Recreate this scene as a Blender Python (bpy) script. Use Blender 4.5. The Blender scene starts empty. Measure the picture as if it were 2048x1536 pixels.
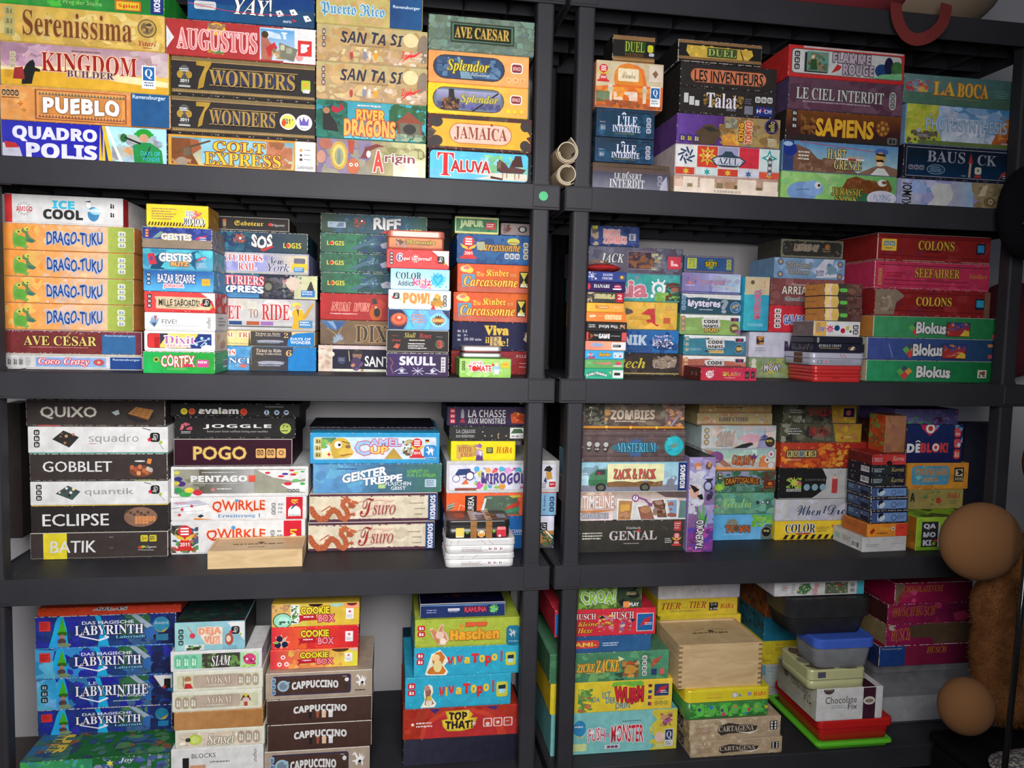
import bpy, math, random, os
import numpy as np
from mathutils import Vector, Matrix
S = bpy.context.scene
COL = S.collection
# ---------------------------------------------------------------- camera
F_PX, IW, IH = 1538.0, 2048, 1536
YAW, PITCH, ROLL = 0.1587, -0.0727, 0.0235
CAM = Vector((0.0, -1.75, 0.09))
def cam_axes():
    cy, sy, cp, sp = math.cos(YAW), math.sin(YAW), math.cos(PITCH), math.sin(PITCH)
    f = Vector((sy*cp, cy*cp, sp)); r = Vector((cy, -sy, 0)); u = r.cross(f)
    cr, sr = math.cos(ROLL), math.sin(ROLL)
    return cr*r + sr*u, -sr*r + cr*u, f
RX, UX, FX = cam_axes()
cd = bpy.data.cameras.new('camera'); cam = bpy.data.objects.new('camera', cd); COL.objects.link(cam)
cd.sensor_width = 36; cd.lens = 36*F_PX/IW; cd.clip_start = .02
M3 = Matrix((RX, UX, -FX)).transposed().to_4x4(); M3.translation = CAM
cam.matrix_world = M3
S.camera = cam
def at(px, py, y):
    """point of the vertical plane Y=y seen at a pixel of the photograph"""
    d = FX*F_PX + RX*(px-IW/2) - UX*(py-IH/2)
    t = (y-CAM.y)/d.y
    return CAM + d*t
def pr(p):
    d = Vector(p)-CAM
    return (IW/2+F_PX*d.dot(RX)/d.dot(FX), IH/2-F_PX*d.dot(UX)/d.dot(FX))
# ---------------------------------------------------------------- world, lights, exposure
wd = bpy.data.worlds.new('room_light'); S.world = wd; wd.use_nodes = True
wd.node_tree.nodes['Background'].inputs[0].default_value = (.60, .68, .82, 1)
wd.node_tree.nodes['Background'].inputs[1].default_value = .085
def area(name, loc, tgt, size, sy, power, colr):
    l = bpy.data.lights.new(name, 'AREA'); l.shape = 'RECTANGLE'; l.size = size; l.size_y = sy; l.energy = power; l.spread = 2.15; l.color = colr
    o = bpy.data.objects.new(name, l); COL.objects.link(o); o.location = loc
    o.rotation_euler = (Vector(tgt)-Vector(loc)).to_track_quat('-Z', 'Y').to_euler()
area('window_daylight', (.02, -1.85, .46), (-.24, 0, -.04), .9, .8, 29.5, (1, .975, .96))
S.view_settings.view_transform = 'Standard'; S.view_settings.look = 'None'
S.view_settings.exposure = 0; S.view_settings.gamma = 1; S.view_settings.use_curve_mapping = False
# ---------------------------------------------------------------- materials
def mat(name):
    m = bpy.data.materials.new(name); m.use_nodes = True
    nt = m.node_tree; return m, nt, nt.nodes['Principled BSDF']
def nd(nt, t, **kw):
    n = nt.nodes.new(t)
    for k, v in kw.items(): setattr(n, k, v)
    return n
def noise(nt, scale, detail=3, coord='Object'):
    tc = nd(nt, 'ShaderNodeTexCoord'); n = nd(nt, 'ShaderNodeTexNoise')
    n.inputs['Scale'].default_value = scale; n.inputs['Detail'].default_value = detail
    nt.links.new(tc.outputs[coord], n.inputs['Vector']); return n
def maprange(nt, src, a, b, c, d):
    n = nd(nt, 'ShaderNodeMapRange'); nt.links.new(src, n.inputs[0])
    for i, v in enumerate((a, b, c, d)): n.inputs[i+1].default_value = v
    return n.outputs[0]
def bump(nt, b, src, strength, dist):
    bp = nd(nt, 'ShaderNodeBump'); bp.inputs['Strength'].default_value = strength; bp.inputs['Distance'].default_value = dist
    nt.links.new(src, bp.inputs['Height']); nt.links.new(bp.outputs[0], b.inputs['Normal'])
def attr_mat(name, rough, metal=0, wear=True, spec=.5, var=.12, coat=0):
    m, nt, b = mat(name)
    a = nd(nt, 'ShaderNodeAttribute', attribute_name='Col'); src = a.outputs['Color']
    n = noise(nt, 45, 4)
    hs = nd(nt, 'ShaderNodeHueSaturation'); nt.links.new(src, hs.inputs['Color'])
    nt.links.new(maprange(nt, n.outputs['Fac'], .3, .7, 1-var, 1+var), hs.inputs['Value']); src = hs.outputs[0]
    if wear:
        w = nd(nt, 'ShaderNodeAttribute', attribute_name='wear')
        n2 = noise(nt, 170, 4)
        th = nd(nt, 'ShaderNodeMath', operation='ADD'); nt.links.new(n2.outputs['Fac'], th.inputs[0]); nt.links.new(w.outputs['Fac'], th.inputs[1])
        f = maprange(nt, th.outputs[0], .92, 1.02, 0, 1)
        mx = nd(nt, 'ShaderNodeMix', data_type='RGBA'); nt.links.new(f, mx.inputs[0]); nt.links.new(src, mx.inputs[6])
        mx.inputs[7].default_value = (.62, .58, .52, 1); src = mx.outputs[2]
    nt.links.new(src, b.inputs['Base Color'])
    b.inputs['Roughness'].default_value = rough; b.inputs['Metallic'].default_value = metal
    b.inputs['Specular IOR Level'].default_value = spec; b.inputs['Coat Weight'].default_value = coat
    bump(nt, b, noise(nt, 260, 2).outputs['Fac'], .12, .0006)
    return m
M_CARD = attr_mat('printed_card', .55, spec=.14)
M_INK = attr_mat('printed_ink', .5, wear=False, spec=.16, var=.13)
M_TIN = attr_mat('painted_tin', .34, metal=.08, wear=False, spec=.6, var=.05)
M_SILVER = attr_mat('bare_tin', .38, metal=.55, wear=False, var=.04)
M_PLASTIC = attr_mat('coloured_plastic', .35, wear=False, spec=.5, var=.04)
def black_plastic():
    m, nt, b = mat('black_resin')
    n = noise(nt, 6, 4); n2 = noise(nt, 420, 2)
    cr = nd(nt, 'ShaderNodeValToRGB'); nt.links.new(n.outputs['Fac'], cr.inputs[0])
    cr.color_ramp.elements[0].position = .3; cr.color_ramp.elements[0].color = (.024, .0235, .029, 1)
    cr.color_ramp.elements[1].position = .75; cr.color_ramp.elements[1].color = (.034, .033, .040, 1)
    nt.links.new(cr.outputs[0], b.inputs['Base Color']); b.inputs['Roughness'].default_value = .58; b.inputs['Specular IOR Level'].default_value = .3
    bump(nt, b, n2.outputs['Fac'], .35, .0008)
    return m
M_SHELF = black_plastic()
def wood_mat():
    m, nt, b = mat('pale_birch')
    tc = nd(nt, 'ShaderNodeTexCoord'); mp = nd(nt, 'ShaderNodeMapping'); mp.inputs['Scale'].default_value = (2.5, 2.5, 11)
    mp.inputs['Rotation'].default_value = (0, .25, 0)
    nt.links.new(tc.outputs['Object'], mp.inputs[0]); n = nd(nt, 'ShaderNodeTexNoise'); n.inputs['Scale'].default_value = 5; n.inputs['Detail'].default_value = 5
    n.inputs['Distortion'].default_value = 1.2
    nt.links.new(mp.outputs[0], n.inputs['Vector'])
    cr = nd(nt, 'ShaderNodeValToRGB'); nt.links.new(n.outputs['Fac'], cr.inputs[0])
    cr.color_ramp.elements[0].position = .3; cr.color_ramp.elements[0].color = (.58, .40, .20, 1)
    cr.color_ramp.elements[1].position = .7; cr.color_ramp.elements[1].color = (.74, .54, .30, 1)
    nt.links.new(cr.outputs[0], b.inputs['Base Color']); b.inputs['Roughness'].default_value = .5
    return m
M_WOOD = wood_mat()
def plain(name, c, rough=.6, bscale=60, bs=.2, bd=.002, metal=0, var=.85):
    m, nt, b = mat(name); n = noise(nt, bscale, 4)
    mx = nd(nt, 'ShaderNodeMix', data_type='RGBA'); nt.links.new(n.outputs['Fac'], mx.inputs[0])
    mx.inputs[6].default_value = (c[0]*var, c[1]*var, c[2]*var, 1); mx.inputs[7].default_value = (*c, 1)
    nt.links.new(mx.outputs[2], b.inputs['Base Color']); b.inputs['Roughness'].default_value = rough; b.inputs['Metallic'].default_value = metal
    bump(nt, b, n.outputs['Fac'], bs, bd)
    return m
def clear(name, c, alpha, rough=.15):
    m, nt, b = mat(name); n = noise(nt, 25, 3)
    b.inputs['Base Color'].default_value = (*c, 1); b.inputs['Roughness'].default_value = rough
    tr = nd(nt, 'ShaderNodeBsdfTransparent'); tr.inputs[0].default_value = (*[.5+.5*x for x in c], 1)
    mx = nd(nt, 'ShaderNodeMixShader'); out = nt.nodes['Material Output']
    nt.links.new(maprange(nt, n.outputs['Fac'], .3, .7, alpha-.08, alpha+.08), mx.inputs[0])
    nt.links.new(tr.outputs[0], mx.inputs[1]); nt.links.new(b.outputs[0], mx.inputs[2]); nt.links.new(mx.outputs[0], out.inputs[0])
    bump(nt, b, n.outputs['Fac'], .2, .004)
    return m
# ---------------------------------------------------------------- mesh helper
def lin(v): return v/12.92 if v <= .04045 else ((v+.055)/1.055)**2.4
ALT = {'322': '2e2a29', '433': '3d3634', '332': '33322f', '221': '222120', '443': '444039', '222': '242323', '221': '232221', '211': '252020'}
def hexc(h):
    h = ALT.get(h, h)
    if len(h) == 3: return tuple(lin(int(c, 16)/15) for c in h)
    return tuple(lin(int(h[i:i+2], 16)/255) for i in (0, 2, 4))
class MB:
    def __init__(s): s.v = []; s.c = []; s.f = []; s.w = []
    def add(s, vs, fs, col, wear=0):
        n = len(s.v); s.v += vs
        s.c += ([col]*len(vs) if not isinstance(col, list) else col)
        s.f += [tuple(i+n for i in f) for f in fs]; s.w += ([wear]*len(fs) if not isinstance(wear, list) else wear)
    def build(s, name, m, parent=None, smooth=False):
        me = bpy.data.meshes.new(name); me.from_pydata([tuple(v) for v in s.v], [], s.f)
        a = me.attributes.new('Col', 'FLOAT_COLOR', 'POINT')
        a.data.foreach_set('color', np.array([(*c, 1.0) for c in s.c], dtype=np.float32).ravel())
        w = me.attributes.new('wear', 'FLOAT', 'FACE'); w.data.foreach_set('value', np.array(s.w, dtype=np.float32))
        if smooth: me.shade_smooth()
        me.materials.append(m)
        o = bpy.data.objects.new(name, me); COL.objects.link(o)
        if parent: o.parent = parent
        return o
def cham(mb, x0, x1, y0, y1, z0, z1, b, col, wear=0):
    """box with chamfered edges"""
    vs = []; ids = {}
    for i, X in enumerate((x0, x1)):
        for j, Y in enumerate((y0, y1)):
            for k, Z in enumerate((z0, z1)):
                sx, sy, sz = (1, -1)[i], (1, -1)[j], (1, -1)[k]
                for a in range(3):
                    p = [X+sx*b, Y+sy*b, Z+sz*b]; p[a] = (X, Y, Z)[a]
                    ids[i, j, k, a] = len(vs); vs.append(tuple(p))
    fs = []; ws = []
    def q(*a): fs.append(a)
    for a in range(3):
        o1, o2 = [(1, 2), (2, 0), (0, 1)][a]
        for s in (0, 1):
            L = []
            for (m, n) in ((0, 0), (1, 0), (1, 1), (0, 1)):
                t = [0, 0, 0]; t[a] = s; t[o1] = m; t[o2] = n; L.append(ids[t[0], t[1], t[2], a])
            if s == 0: L.reverse()
            fs.append(tuple(L)); ws.append(0)
    for a in range(3):
        o1, o2 = [(1, 2), (2, 0), (0, 1)][a]
        for m in (0, 1):
            for n in (0, 1):
                t0 = [0, 0, 0]; t0[o1] = m; t0[o2] = n; t1 = list(t0); t1[a] = 1
                L = [ids[(*t0, o1)], ids[(*t1, o1)], ids[(*t1, o2)], ids[(*t0, o2)]]
                if (m+n) % 2: L.reverse()
                fs.append(tuple(L)); ws.append(wear)
    for i in (0, 1):
        for j in (0, 1):
            for k in (0, 1):
                L = [ids[i, j, k, 0], ids[i, j, k, 1], ids[i, j, k, 2]]
                if (i+j+k) % 2 == 0: L.reverse()
                fs.append(tuple(L)); ws.append(wear*1.15)
    mb.add(vs, fs, col, ws)
def rrect(x0, x1, y0, y1, r, n=5):
    pts = []
    for cx, cy, a0 in ((x1-r, y1-r, 0), (x0+r, y1-r, 90), (x0+r, y0+r, 180), (x1-r, y0+r, 270)):
        for i in range(n+1):
            a = math.radians(a0+90*i/n); pts.append((cx+r*math.cos(a), cy+r*math.sin(a)))
    return pts
def loft(mb, rings, col, cap0=True, cap1=True, wear=0):
    """rings: list of lists of 3D points of one length"""
    n = len(rings[0]); vs = [p for r in rings for p in r]; fs = []
    for k in range(len(rings)-1):
        for i in range(n):
            j = (i+1) % n; fs.append((k*n+i, k*n+j, (k+1)*n+j, (k+1)*n+i))
    if cap0: fs.append(tuple(reversed(range(n))))
    if cap1: fs.append(tuple((len(rings)-1)*n+i for i in range(n)))
    mb.add(vs, fs, col, wear)
def empty(name, loc, rz=0):
    o = bpy.data.objects.new(name, None); COL.objects.link(o); o.location = loc; o.rotation_euler[2] = rz; o.empty_display_size = .02
    return o
def tag(o, label, cat, group=None, kind=None):
    o['label'] = label; o['category'] = cat
    if group: o['group'] = group
    if kind: o['kind'] = kind
    return o
# ---------------------------------------------------------------- lettering
try:
    MF = bpy.data.fonts.load(os.path.join(bpy.utils.system_resource('DATAFILES'), 'fonts', 'NotoSansMath-Regular.woff2'))
except Exception:
    MF = None
#       letters  digits
ALPH = {'s': (0x1D400, 0x1D7CE), 'i': (0x1D434, 0x1D7CE), 'S': (0x1D468, 0x1D7CE), 'c': (0x1D4D0, 0x1D7CE), 'b': (0x1D5D4, 0x1D7EC),
        'B': (0x1D5D4, 0x1D7EC), 'f': (0x1D56C, 0x1D7CE), 'm': (0x1D5A0, 0x1D7E2), 't': (0x1D670, 0x1D7F6), 'I': (0x1D63C, 0x1D7EC)}
_tc = {}
_cv = bpy.data.curves.new('lettering_source', 'FONT'); _to = bpy.data.objects.new('lettering_source', _cv); COL.objects.link(_to)
_deffont = _cv.font
def glyphs(s, st):
    key = (s, st)
    if key in _tc: return _tc[key]
    if st in ALPH:
        L, D = ALPH[st]; r = ''
        for ch in s:
            if 'A' <= ch <= 'Z': r += chr(L+ord(ch)-65)
            elif 'a' <= ch <= 'z': r += 'ℎ' if (st == 'i' and ch == 'h') else chr(L+26+ord(ch)-97)
            elif '0' <= ch <= '9': r += chr(D+ord(ch)-48)
            else: r += ch
        if MF: _cv.font = MF
        else: _cv.font = _deffont
        _cv.offset = .022 if st == 'B' else 0
    else:
        r = s; _cv.font = _deffont; _cv.offset = {'n': 0, 'N': .018, 'H': .04}.get(st, 0)
    _cv.resolution_u = 2; _cv.body = r
    dg = bpy.context.evaluated_depsgraph_get(); me = bpy.data.meshes.new_from_object(_to.evaluated_get(dg))
    v = np.zeros(len(me.vertices)*3, dtype=np.float32); me.vertices.foreach_get('co', v); v = v.reshape(-1, 3)[:, :2].copy()
    fs = [tuple(p.vertices) for p in me.polygons]
    bpy.data.meshes.remove(me)
    if len(v):
        lo, hi = v.min(0), v.max(0); v = (v-lo)/np.maximum(hi-lo, 1e-6)
    _tc[key] = (v, fs); return _tc[key]
class Face:
    """prints flat shapes on one face; u,v in percent (v downwards)"""
    def __init__(s, org, ux, uv, nrm, w, h, seed):
        s.o, s.ux, s.uv, s.n, s.w, s.h = Vector(org), Vector(ux), Vector(uv), Vector(nrm), w, h
        s.parts = {}; s.art = s.part('art'); s.txt = MB(); s.k = 4; s.rng = random.Random(seed)
    def part(s, n):
        return s.parts.setdefault(n, MB())
    def P(s, u, v, lay=None):
        u = min(max(u, 0), 100); v = min(max(v, 0), 100)
        return s.o + s.ux*(u/100*s.w) + s.uv*(v/100*s.h) + s.n*((s.k if lay is None else lay)*.00005)
    def poly(s, pts, col, tgt=None):
        s.k += 1
        cols = col if isinstance(col, list) else hexc(col) if isinstance(col, str) else col
        a = 0
        for i in range(len(pts)): a += pts[i][0]*pts[(i+1) % len(pts)][1]-pts[(i+1) % len(pts)][0]*pts[i][1]
        idx = list(range(len(pts)))
        if a > 0: idx.reverse()
        (tgt or s.art).add([s.P(*p) for p in pts], [tuple(idx)], cols)
    def rect(s, x0, x1, y0, y1, c): s.poly([(x0, y0), (x1, y0), (x1, y1), (x0, y1)], c)
    def disc(s, cx, cy, rx, ry, c, n=22, ph=0): s.poly([(cx+rx*math.cos(ph+6.2832*i/n), cy+ry*math.sin(ph+6.2832*i/n)) for i in range(n)], c)
    def rr(s, x0, x1, y0, y1, c, rad=None):
        r = rad or 22; ry = min((y1-y0)*r/100*1.2, (y1-y0)/2); rx = ry*s.h/s.w; rx = min(rx, (x1-x0)/2)
        pts = []
        for cx, cy, a0 in ((x1-rx, y1-ry, 0), (x0+rx, y1-ry, 90), (x0+rx, y0+ry, 180), (x1-rx, y0+ry, 270)):
            for i in range(5):
                a = math.radians(a0+22.5*i); pts.append((cx+rx*math.cos(a), cy+ry*math.sin(a)))
        s.poly(pts, c)
    def line(s, x0, y0, x1, y1, w, c):
        A = (s.w, s.h); dx, dy = (x1-x0)*s.w, (y1-y0)*s.h; L = math.hypot(dx, dy) or 1; hw = w*s.h/2
        nx, ny = -dy/L*hw/s.w, dx/L*hw/s.h
        s.poly([(x0+nx, y0+ny), (x1+nx, y1+ny), (x1-nx, y1-ny), (x0-nx, y0-ny)], c)
    def star(s, cx, cy, r, n, c, inner=.45, rot=-1.5708):
        rx = r*s.h/s.w; s.k += 1
        ring = [(cx+(rx if i % 2 == 0 else rx*inner)*math.cos(rot+math.pi*i/n), cy+(r if i % 2 == 0 else r*inner)*math.sin(rot+math.pi*i/n)) for i in range(2*n)]
        vs = [s.P(cx, cy)]+[s.P(*p) for p in ring]
        s.art.add(vs, [(0, 1+(i+1) % (2*n), 1+i) for i in range(2*n)], hexc(c))
    def text(s, x0, x1, y0, y1, c, st, txt, outl=None):
        v, fs = glyphs(txt.replace('_', ' '), st[0])
        if not len(v): return
        v = v.copy(); mods = st[1:]; arc = wob = sh = slope = 0; rot = 0; i = 0
        while i < len(mods):
            ch = mods[i]; j = i+1
            while j < len(mods) and (mods[j].isdigit() or mods[j] == '-'): j += 1
            val = int(mods[i+1:j] or 1)
            if ch == 'a': arc = val
            elif ch == 'w': wob = val
            elif ch == 'h': sh = val
            elif ch == 'r': rot = val
            elif ch == 'g': slope = val/100
            elif ch == 'k': v[:, 0] = v[:, 0]
            i = j
        X, Y = v[:, 0].copy(), v[:, 1].copy()
        if rot in (0, 180):
            asp = (x1-x0)*s.w/((y1-y0)*s.h)
        else: asp = (y1-y0)*s.h/((x1-x0)*s.w)
        if wob: Y = Y + wob/100*np.sin(X*asp*4.1+s.rng.random()*6) + wob/160*np.sin(X*asp*9.7)
        if arc: Y = Y - arc/100*((2*X-1)**2) + max(0, arc)/100*.5
        if slope: Y = Y*(1-slope)+slope*X
        if sh: X = X + sh/100*(Y-.5)/asp
        if rot == 0: U, V = x0+X*(x1-x0), y1-Y*(y1-y0)
        elif rot == 180: U, V = x1-X*(x1-x0), y0+Y*(y1-y0)
        elif rot == 1: U, V = x1-(1-Y)*(x1-x0)*1.0, y1-X*(y1-y0); U = x1-Y*(x1-x0) if False else x0+(1-Y)*(x1-x0)
        else: U, V = x0+Y*(x1-x0), y0+X*(y1-y0)
        if outl:
            t = .055*((y1-y0)*s.h if rot in (0, 180) else (x1-x0)*s.w)
            t = min(max(t, .0005), .0016)
            for q in range(8):
                a = q*math.pi/4; du, dv = t*math.cos(a)/s.w*100, t*math.sin(a)/s.h*100
                s.k += .35 if q else 1
                s.txt.add([s.P(u+du, w+dv) for u, w in zip(U, V)], fs, hexc(outl))
        s.k += 1.2
        s.txt.add([s.P(u, w) for u, w in zip(U, V)], fs, hexc(c))
    def blobs(s, x0, x1, y0, y1, n, size, cols):
        H = [hexc(c) for c in cols]; mean = [sum(c[i] for c in H)/len(H) for i in range(3)]; mix = 0
        if n >= 12 and size < 100: mix = .38 if size >= 12 else .15; n = int(n*1.9); size *= .66
        for _ in range(n):
            cx, cy = s.rng.uniform(x0, x1), s.rng.uniform(y0, y1); c = s.rng.choice(H); c = tuple(q*(1-mix)+m_*mix for q, m_ in zip(c, mean))
            j = s.rng.uniform(.88, 1.12); c = tuple(min(1, q*j) for q in c)
            r = size*s.rng.uniform(.4, 1.2); m = s.rng.randint(5, 9); pts = []; ph = s.rng.random()*6; el = s.rng.uniform(.6, 2)
            for i in range(m):
                a = ph+6.2832*i/m; q = r*s.rng.uniform(.6, 1.2)
                pts.append((min(max(cx+q*el*math.cos(a)*s.h/s.w, x0), x1), min(max(cy+q*math.sin(a), y0), y1)))
            s.k -= .75
            s.poly(pts, c)
    def run(s, dsl):
        for cmd in dsl.split(';'):
            t = cmd.split()
            if not t: continue
            k = t[0]; a = t[1:]
            s.art = s.part({'k': 'icon_strip', 'J': 'award_emblem', 'G': 'publisher_emblem', 'H': 'publisher_emblem', 'z': 'barcode', 'm': 'small_print'}.get(k, 'art'))
            if k == 'T':
                s.text(*[float(x) for x in a[:4]], a[4], a[5], a[6], a[7] if len(a) > 7 else None); continue
            if k == 'p':
                s.poly([tuple(float(z) for z in q.split(',')) for q in a[1:]], a[0]); continue
            n = []; c = []
            for x in a: n.append(x)
            f = lambda i: float(a[i])
            if k == 'r': s.rect(f(0), f(1), f(2), f(3), a[4])
            elif k == 'e': s.disc(f(0), f(1), f(2), f(3), a[4])
            elif k == 'o': s.disc(f(0), f(1), f(2)*s.h/s.w, f(2), a[3])
            elif k == 's': s.star(f(0), f(1), f(2), int(a[3]), a[4], float(a[5]) if len(a) > 5 else .45)
            elif k == 'q': s.rr(f(0), f(1), f(2), f(3), a[4], float(a[5]) if len(a) > 5 else None)
            elif k == 'l': s.line(f(0), f(1), f(2), f(3), f(4), a[5])
            elif k == 'g':
                A, B = hexc(a[4]), hexc(a[5]); s.k += 1
                s.art.add([s.P(f(0), f(2)), s.P(f(0), f(3)), s.P(f(1), f(3)), s.P(f(1), f(2))], [(0, 1, 2, 3)], [A, A, B, B])
            elif k == 'v':
                A, B = hexc(a[4]), hexc(a[5]); s.k += 1
                s.art.add([s.P(f(0), f(2)), s.P(f(0), f(3)), s.P(f(1), f(3)), s.P(f(1), f(2))], [(0, 1, 2, 3)], [A, B, B, A])
            elif k == 'b': s.blobs(f(0), f(1), f(2), f(3), int(a[4]), f(5), a[6].split(','))
            elif k == 'm':
                rows = int(a[4]); y = f(2); dh = (f(3)-f(2))/rows
                for r_ in range(rows):
                    x = f(0); hh = dh*.5; e = f(1)-s.rng.random()*(f(1)-f(0))*.25; s.k += 1
                    vs = []; fs = []
                    while x < e:
                        w = s.rng.uniform(.35, 1.6)*hh*s.h/s.w*1.3; w = min(w, e-x+.01); i = len(vs); y2 = y+hh*s.rng.uniform(.75, 1.1)
                        vs += [s.P(x, y), s.P(x, y2), s.P(x+w, y2), s.P(x+w, y)]; fs.append((i, i+1, i+2, i+3)); x += w+hh*.35*s.h/s.w
                    s.art.add(vs, fs, hexc(a[5])); y += dh
            elif k == 'k':
                n_ = int(a[4]); hor = (f(1)-f(0))*s.w > (f(3)-f(2))*s.h
                for i in range(n_):
                    if hor: g = (f(1)-f(0))/n_; X0, X1, Y0, Y1 = f(0)+g*i, f(0)+g*(i+.88), f(2), f(3)
                    else: g = (f(3)-f(2))/n_; X0, X1, Y0, Y1 = f(0), f(1), f(2)+g*i, f(2)+g*(i+.88)
                    s.rr(X0, X1, Y0, Y1, a[5]); w, h = X1-X0, Y1-Y0
                    s.disc(X0+w*.35, Y0+h*.35, w*.14, h*.14, a[6], 8); s.rect(X0+w*.22, X0+w*.5, Y0+h*.5, Y0+h*.8, a[6])
                    s.disc(X0+w*.7, Y0+h*.4, w*.12, h*.12, a[6], 8); s.rect(X0+w*.6, X0+w*.8, Y0+h*.52, Y0+h*.8, a[6])
            elif k == 'G':
                x, y, z = f(0), f(1), f(2); zx = z*s.h/s.w
                s.rr(x-zx, x+zx, y-z, y+z, '222'); s.text(x-zx*.6, x+zx*.6, y-z*.7, y+z*.7, 'eee', 'Sr-1', 'Gigamic'[:3])
                s.star(x-zx*1.1, y+z*.5, z*.6, 5, 'd23'); s.star(x+zx*1.2, y+z*1.1, z*.5, 5, '9b3')
            elif k == 'J':
                cx, y0, y1 = f(0), f(1), f(2); c = a[3]; h = y1-y0; q = s.h/s.w*h
                s.disc(cx, y0+h*.24, q*.26, h*.24, c)
                s.poly([(cx-q*.3, y1), (cx-q*.12, y0+h*.5), (cx+q*.12, y0+h*.5), (cx+q*.3, y1)], c)
                s.poly([(cx-q*.38, y0+h*.33), (cx-q*.26, y0+h*.52), (cx, y0+h*.6), (cx-q*.05, y0+h*.48)], 'db4')
                s.poly([(cx+q*.38, y0+h*.33), (cx+q*.05, y0+h*.48), (cx, y0+h*.6), (cx+q*.26, y0+h*.52)], 'db4')
                s.rect(cx-q*.36, cx+q*.36, y1-h*.1, y1, c)
                for i_, yy in enumerate((.13, .24, .35)): s.rect(cx-q*.15, cx+q*.15, y0+h*yy-h*.03, y0+h*yy+h*.03, 'eee')
                s.text(cx-q*.17, cx+q*.17, y0+h*.68, y0+h*.82, 'eee', 'b', a[4] if len(a) > 4 else '2001')
            elif k == 'z':
                s.rect(f(0), f(1), f(2), f(3), 'eee'); y = f(2)+3
                hor = (f(1)-f(0))*s.w > (f(3)-f(2))*s.h
                t_ = 0
                while t_ < 94:
                    w = s.rng.choice((1.5, 3, 5))
                    if hor: s.rect(f(0)+(f(1)-f(0))*(t_+3)/100, f(0)+(f(1)-f(0))*min(t_+3+w, 97)/100, f(2)+(f(3)-f(2))*.08, f(2)+(f(3)-f(2))*.8, '222')
                    else: s.rect(f(0)+(f(1)-f(0))*.1, f(0)+(f(1)-f(0))*.85, f(2)+(f(3)-f(2))*(t_+3)/100, f(2)+(f(3)-f(2))*min(t_+3+w, 97)/100, '222')
                    t_ += w+s.rng.choice((2, 3, 5))
            elif k == 'Z':   # zigzag frieze
                x = f(0); st = f(4)
                while x < f(1):
                    s.poly([(x, f(3)), (x+st/2, f(2)), (x+st, f(3))], a[5]); x += st
            elif k == 'H':   # winged horse emblem
                cx, cy, r = f(0), f(1), f(2); q = r*s.h/s.w; c = a[3]
                for pts in ([(-.5, .5), (-.3, -.1), (.1, -.3), (.5, .2), (.3, .4), (.1, .2), (-.1, .3), (-.2, .9), (-.35, .9)],
                            [(-.3, 0), (-.6, -.7), (-.9, -.5), (-.8, -.8), (-.5, -1), (-.1, -.3)],
                            [(0, -.2), (.1, -.9), (.3, -.3), (.5, -.8), (.5, -.1), (.9, -.5), (.5, .3)],
                            [(.3, .2), (.6, .5), (.5, 1), (.4, 1), (.4, .6), (.1, .4)], [(-.4, .1), (-.9, .2), (-.8, .4), (-.4, .4)]):
                    s.poly([(cx+x*q, cy+y*r) for x, y in pts], c)
    def done(s, parent, an='printed_artwork', tn='title_lettering', m=None):
        for n, mb in s.parts.items():
            if mb.v:
                q = mb.build(an if n == 'art' else n, m or M_INK, parent)
                if n == 'small_print': q['kind'] = 'stuff'
        if s.txt.v: s.txt.build(tn, m or M_INK, parent)
# ---------------------------------------------------------------- boxes
NB = [0]; BL = []
def face_of(w, d, h, z0, which, seed):
    e = .0012
    if which == 'F': return Face((-w/2+e, 0, z0+h-e), (1, 0, 0), (0, 0, -1), (0, -1, 0), w-2*e, h-2*e, seed)
    if which == 'L': return Face((-w/2, d-e, z0+h-e), (0, -1, 0), (0, 0, -1), (-1, 0, 0), d-2*e, h-2*e, seed)
    if which == 'R': return Face((w/2, e, z0+h-e), (0, 1, 0), (0, 0, -1), (1, 0, 0), d-2*e, h-2*e, seed)
    return Face((-w/2+e, d-e, z0+h), (1, 0, 0), (0, -1, 0), (0, 0, 1), w-2*e, d-2*e, seed)
def prints(root, w, d, h, z0, dsl, seed, m=None, lid=0):
    for i, part in enumerate(('F'+dsl).split('@')):
        which, code = part[0], part[1:]
        if not code.strip(): continue
        f = face_of(w, d, h, z0, which, seed+i)
        f.run(code)
        nm = {'F': ('printed_artwork', 'title_lettering'), 'T': ('top_artwork', 'top_lettering'), 'L': ('side_artwork', 'side_lettering'), 'R': ('side_artwork', 'side_lettering')}[which]
        f.done(root, *nm, m)
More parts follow.
